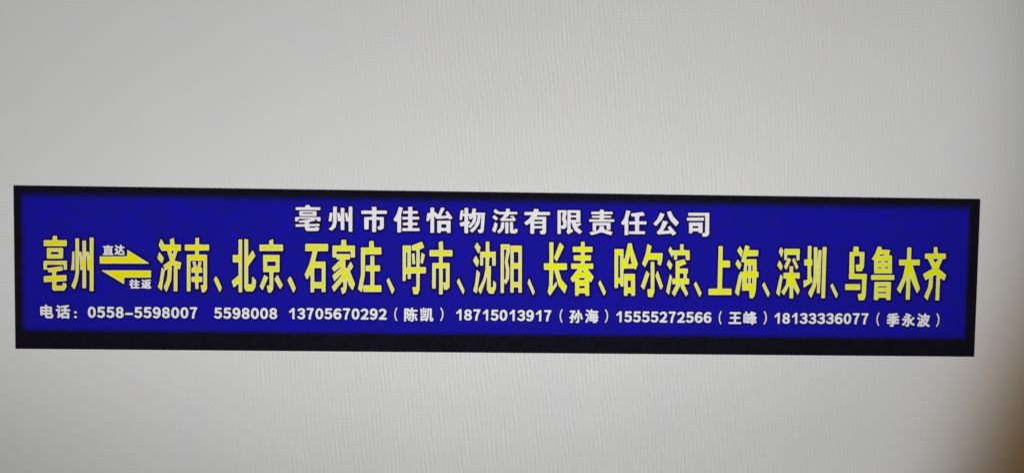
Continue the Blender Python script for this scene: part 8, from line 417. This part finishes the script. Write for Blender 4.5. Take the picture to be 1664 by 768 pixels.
    't9': '-10 113 -24 -5 -30 -21 -16 -29 -3 -36 4 -20 18 -32 -17 -28 0 -16 4 -10 10 -11 22 -12 40 -6 39 13 26 26 17 46 3 46 -3 24 -7 20 -20 30 -31 17/-2 93 -22 -3 -21 -12 -7 -10 -8 -16 -3 -18 3 -25 10 -19 10 -8 16 -8 18 -3 26 5 -6 -18 -6 -9 -8 -5 -8 -3 -8 1 -16 10 -8 3 -10 -4 -7 -9 -2 -10 5 -9 20 -11 20 -5 10 0 18 5 12 6 11 8 9 12 6 12 9 28 2 22 -2 36 -13 30 -10 12 -12 7 -12 5|-10 58 10 1 6 -3 9 -8 5 -10 3 -12 -2 -6 -5 -7 -12 -7 -12 -1 -6 3 -6 6 -4 10 -1 12 3 10 5 8',
    't7': '-57 112 -13 -8 -7 -12 2 -36 6 -9 10 -6 37 -5 -15 -42 -6 -32 -2 -54 7 -12 11 -7 38 -1 13 8 7 12 8 68 10 32 28 54 0 30 -8 13 -16 8/-51 92 -5 -4 -2 -6 1 -16 4 -5 6 -2 54 0 4 -3 -22 -48 -9 -30 -6 -44 0 -18 3 -6 8 -3 20 1 4 2 3 6 0 28 11 52 16 40 18 32 0 18 -4 5 -6 2',
    't1': '4 109 -16 -10 -20 -26 -27 -20 -4 -12 1 -34 6 -11 10 -5 34 7 1 -87 6 -14 13 -7 38 1 11 6 6 12 -1 184 -5 10 -9 6/10 90 -7 -5 -21 -28 -24 -16 -1 -26 1 -2 4 0 17 6 8 4 17 15 4 0 1 -125 5 -3 24 0 4 2 1 5 0 168 -2 4 -3 1',
    't3': '-14 110 -40 -16 -18 -15 -7 -12 -2 -14 6 -14 12 -14 18 -10 1 -28 -20 -8 -12 -10 -8 -16 -1 -12 13 -24 26 -17 32 -10 32 1 20 5 22 12 21 29 4 40 -12 30 7 20 1 24 -11 29 -17 17 -35 12/-10 90 -17 -5 -21 -12 -10 -10 -2 -8 10 -14 8 -3 8 2 12 9 14 7 10 1 8 -2 9 -6 3 -8 -3 -10 -11 -8 -30 -8 -3 -6 0 -10 3 -8 4 -3 20 -3 18 -7 6 -11 -1 -10 -9 -10 -16 -4 -17 4 -8 4 -13 11 -10 2 -11 -7 -6 -12 9 -14 20 -13 26 -8 22 0 18 5 18 10 6 6 8 14 3 12 -1 18 -6 14 -12 16 12 20 3 8 0 14 -9 22 -10 10 -20 9 -12 2',
    't6': '-2 110 -18 -4 -23 -11 -25 -27 -14 -37 -3 -56 11 -39 22 -29 28 -14 40 -3 18 4 21 11 16 16 10 20 3 46 -10 26 -11 16 16 20 4 18 -7 16 -22 17 -26 9/20 90 -16 0 -16 -3 -20 -10 -9 -8 -10 -14 -9 -22 -5 -30 0 -22 3 -18 9 -22 10 -14 5 -4 20 -10 28 -3 16 3 20 11 8 9 7 12 4 18 0 16 -3 12 -8 16 -8 8 -20 10 -16 3 -10 0 -20 -5 -2 2 3 10 8 12 13 8 8 2 10 -2 14 -9 8 -2 8 3 10 10 2 8 -8 11 -12 7|2 -4 12 -3 5 -4 5 -6 3 -12 -5 -19 -8 -7 -8 -3 -12 3 -10 9 -6 10 -3 11 2 6 7 7',
    't2': '-54 95 -18 -14 -11 -18 -2 -14 6 -14 15 -15 14 -6 20 3 24 17 3 -5 -27 -38 -48 -46 -5 -18 5 -24 7 -8 13 -5 124 2 14 10 5 19 -1 20 -5 12 -26 14 20 36 6 26 -3 26 -10 22 -20 20 -34 12 -30 0/-44 77 -12 -10 -8 -12 2 -8 10 -10 6 -3 6 1 24 18 16 3 8 -3 7 -6 4 -14 -4 -16 -16 -24 -19 -21 -40 -37 -3 -8 2 -12 3 -3 6 -2 110 1 5 4 2 6 -1 16 -4 5 -6 2 -44 0 -4 1 0 2 22 21 16 23 10 20 5 22 -3 16 -8 18 -14 13 -14 7 -14 3 -20 -1 -14 -4',
}
PUTS = [
    ('m', '亳0', '亳', -718.67, 7.99),
    ('m', '州1', '州', -675.99, 6.99),
    ('m', '济2', '济', -538.38, 7.41),
    ('m', '南3', '南', -494.47, 7.82),
    ('m', '、4', '、', -461.47, -22.92),
    ('m', '北5', '北', -419.73, 7.65),
    ('m', '京6', '京', -376.08, 7.83),
    ('m', '、7', '、', -343.32, -22.19),
    ('m', '石8', '石', -303.94, 5.06),
    ('m', '家9', '家', -260.27, 7.07),
    ('m', '庄10', '庄', -217.9, 8.47),
    ('m', '、11', '、', -184.36, -22.53),
    ('m', '呼12', '呼', -146.37, 7.25),
    ('m', '市13', '市', -103.34, 7.89),
    ('m', '、14', '、', -70.84, -21.85),
    ('m', '沈15', '沈', -32.43, 8.21),
    ('m', '阳16', '阳', 10.96, 7.52),
    ('m', '、17', '、', 43.92, -21.5),
    ('m', '长18', '长', 83.32, 7.77),
    ('m', '春19', '春', 126.75, 8.8),
    ('m', '、20', '、', 159.76, -22.05),
    ('m', '哈21', '哈', 198.25, 8.47),
    ('m', '尔22', '尔', 241.62, 7.32),
    ('m', '滨23', '滨', 283.88, 7.97),
    ('m', '、24', '、', 317.17, -22.76),
    ('m', '上25', '上', 354.03, 8.45),
    ('m', '海26', '海', 397.55, 7.22),
    ('m', '、27', '、', 430.02, -22.11),
    ('m', '深28', '深', 466.72, 6.32),
    ('m', '圳29', '圳', 510.37, 7.76),
    ('m', '、30', '、', 543.46, -22.73),
    ('m', '乌31', '乌', 579.55, 6.4),
    ('m', '鲁32', '鲁', 623.76, 7.04),
    ('m', '木33', '木', 667.68, 7.0),
    ('m', '齐34', '齐', 710.63, 7.31),
    ('m', '>35', '>', -609.05, 19.74),
    ('m', '<36', '<', -607.02, -13.1),
    ('w', 'w亳', '亳', -317.81, 85.53),
    ('w', 'w州', '州', -265.61, 84.61),
    ('w', 'w市', '市', -211.68, 84.69),
    ('w', 'w佳', '佳', -159.54, 85.03),
    ('w', 'w怡', '怡', -106.1, 84.78),
    ('w', 'w物', '物', -53.43, 84.79),
    ('w', 'w流', '流', -0.29, 84.66),
    ('w', 'w有', '有', 51.67, 84.92),
    ('w', 'w限', '限', 105.14, 84.27),
    ('w', 'w责', '责', 157.16, 84.52),
    ('w', 'w任', '任', 209.42, 84.83),
    ('w', 'w公', '公', 262.52, 84.8),
    ('w', 'w司', '司', 315.15, 83.3),
    ('s', 's直', '直', -635.12, 30.03),
    ('s', 's达', '达', -616.89, 30.64),
    ('s', 's往', '往', -593.55, -23.82),
    ('s', 's返', '返', -575.11, -23.62),
    ('t', 't电', '电', -732.62, -69.37),
    ('t', 't话', '话', -707.21, -69.57),
    ('t', 't：', '：', -687.56, -74.05),
    ('t', 't–', '–', -602.69, -72.03),
    ('t', 't（', '（', -175.31, -68.55),
    ('t', 't陈', '陈', -150.94, -68.82),
    ('t', 't凯', '凯', -125.09, -68.57),
    ('t', 't）', '）', -101.03, -67.83),
    ('t', 't（', '（', 93.62, -68.56),
    ('t', 't孙', '孙', 118.0, -69.14),
    ('t', 't海', '海', 143.84, -68.48),
    ('t', 't）', '）', 167.8, -68.15),
    ('t', 't（', '（', 355.59, -68.92),
    ('t', 't王', '王', 380.1, -69.3),
    ('t', 't峰', '峰', 405.23, -69.06),
    ('t', 't）', '）', 430.03, -68.56),
    ('t', 't（', '（', 618.44, -69.0),
    ('t', 't季', '季', 643.62, -69.79),
    ('t', 't永', '永', 669.42, -69.7),
    ('t', 't波', '波', 694.74, -69.71),
    ('t', 't）', '）', 718.92, -69.33),
    ('t', 't0', '0', -661.67, -69.97),
    ('t', 't5', '5', -646.96, -69.92),
    ('t', 't5', '5', -632.23, -69.88),
    ('t', 't8', '8', -617.5, -69.83),
    ('t', 't5', '5', -588.03, -69.74),
    ('t', 't5', '5', -573.38, -69.68),
    ('t', 't9', '9', -558.73, -69.62),
    ('t', 't8', '8', -544.06, -69.56),
    ('t', 't0', '0', -529.38, -69.5),
    ('t', 't0', '0', -514.69, -69.44),
    ('t', 't7', '7', -500.14, -69.38),
    ('t', 't5', '5', -461.01, -69.49),
    ('t', 't5', '5', -446.32, -69.45),
    ('t', 't9', '9', -431.63, -69.4),
    ('t', 't8', '8', -416.92, -69.36),
    ('t', 't0', '0', -402.21, -69.32),
    ('t', 't0', '0', -387.48, -69.27),
    ('t', 't8', '8', -372.75, -69.23),
    ('t', 't1', '1', -342.9, -69.09),
    ('t', 't3', '3', -327.91, -69.03),
    ('t', 't7', '7', -313.5, -68.98),
    ('t', 't0', '0', -298.79, -68.93),
    ('t', 't5', '5', -284.21, -68.87),
    ('t', 't6', '6', -269.63, -68.82),
    ('t', 't7', '7', -255.18, -68.77),
    ('t', 't0', '0', -240.43, -68.72),
    ('t', 't2', '2', -225.82, -68.66),
    ('t', 't9', '9', -211.19, -68.61),
    ('t', 't2', '2', -196.56, -68.56),
    ('t', 't1', '1', -73.22, -68.36),
    ('t', 't8', '8', -58.36, -68.37),
    ('t', 't7', '7', -44.1, -68.39),
    ('t', 't1', '1', -29.98, -68.41),
    ('t', 't5', '5', -15.09, -68.42),
    ('t', 't0', '0', -0.65, -68.44),
    ('t', 't1', '1', 13.35, -68.46),
    ('t', 't3', '3', 28.27, -68.47),
    ('t', 't9', '9', 42.74, -68.49),
    ('t', 't1', '1', 56.76, -68.51),
    ('t', 't7', '7', 71.56, -68.52),
    ('t', 't1', '1', 188.55, -68.91),
    ('t', 't5', '5', 203.51, -68.9),
    ('t', 't5', '5', 218.03, -68.9),
    ('t', 't5', '5', 232.55, -68.89),
    ('t', 't5', '5', 247.09, -68.89),
    ('t', 't2', '2', 261.63, -68.89),
    ('t', 't7', '7', 276.03, -68.89),
    ('t', 't2', '2', 290.74, -68.88),
    ('t', 't5', '5', 305.32, -68.88),
    ('t', 't6', '6', 319.9, -68.87),
    ('t', 't6', '6', 334.49, -68.87),
    ('t', 't1', '1', 450.05, -68.98),
    ('t', 't8', '8', 465.08, -68.93),
    ('t', 't1', '1', 479.18, -68.89),
    ('t', 't3', '3', 494.23, -68.83),
    ('t', 't3', '3', 508.82, -68.78),
    ('t', 't3', '3', 523.42, -68.74),
    ('t', 't3', '3', 538.03, -68.69),
    ('t', 't6', '6', 552.65, -68.64),
    ('t', 't0', '0', 567.27, -68.59),
    ('t', 't7', '7', 581.76, -68.54),
    ('t', 't7', '7', 596.4, -68.5),
]
names = {'m': 'yellow_character', 'w': 'white_character', 's': 'small_white_character', 't': 'small_white_character'}
special = {'、': 'comma', '：': 'colon', '–': 'dash', '（': 'parenthesis', '）': 'parenthesis', '>': 'arrow', '<': 'arrow'}
OUT = {k: parse(s) for k, s in SHAPES.items()}
MESH = {}
for i, (kind, key, ch, cx, cz) in enumerate(PUTS):
    par = i % 2 + (2 if kind == 's' else 0)
    a, b = -TH - 0.00003 - 0.00003 * par, -TH - 0.00016 - 0.00003 * par
    L = OUT[key]
    ck = (key, par)
    back = -TH + 0.0001
    sh = (0.0005, -0.0006)  # drop shadow of the graphic: dark plates around letters, set off to lower right
    if ck not in MESH:
        if kind == 'm':
            v = 0 if cx < -430 else (1 if cx < 75 else 2)
            face = relief('character_relief', [(L[2], -TH - 0.0005, back, 0), (L[3], -TH - 0.0006, -TH - 0.0004, 1), (L[4], -TH - 0.0007, -TH - 0.0005, 2)],
                          [M['cream'], M['mid'][v], M['core'][v]])
            halo = relief('dark_shadow_outline', [(L[0], a, back, 0), (L[1], b, back, 1)], [M['halo_soft'], M['halo_dark']], sh)
        elif kind == 'w':
            face = relief('character_relief', [(L[2], -TH - 0.0005, back, 0)], [M['white']])
            halo = relief('dark_shadow_outline', [(L[0], a, back, 0), (L[1], b, back, 1)], [M['halo_soft'], M['halo_dark']], sh)
        else:
            face = relief('character_relief', [(L[1], -TH - 0.0005, back, 0)], [M['white_small']])
            halo = relief('dark_shadow_outline', [(L[0], b if kind == 's' else a, back, 0)], [M['halo_dark'] if kind == 's' else M['halo_text']], (0.0004, -0.0004))
        MESH[ck] = (face, halo)
    face, halo = MESH[ck]
    name = special.get(ch) or ('digit' if ch.isdigit() else names[kind])
    lab = {'>': 'yellow half arrow pointing right', '<': 'yellow half arrow pointing left'}.get(ch)
    p = part(name, face, sign, (cx / 1000, 0, cz / 1000), lab)
    link('dark_shadow_outline', halo, p)
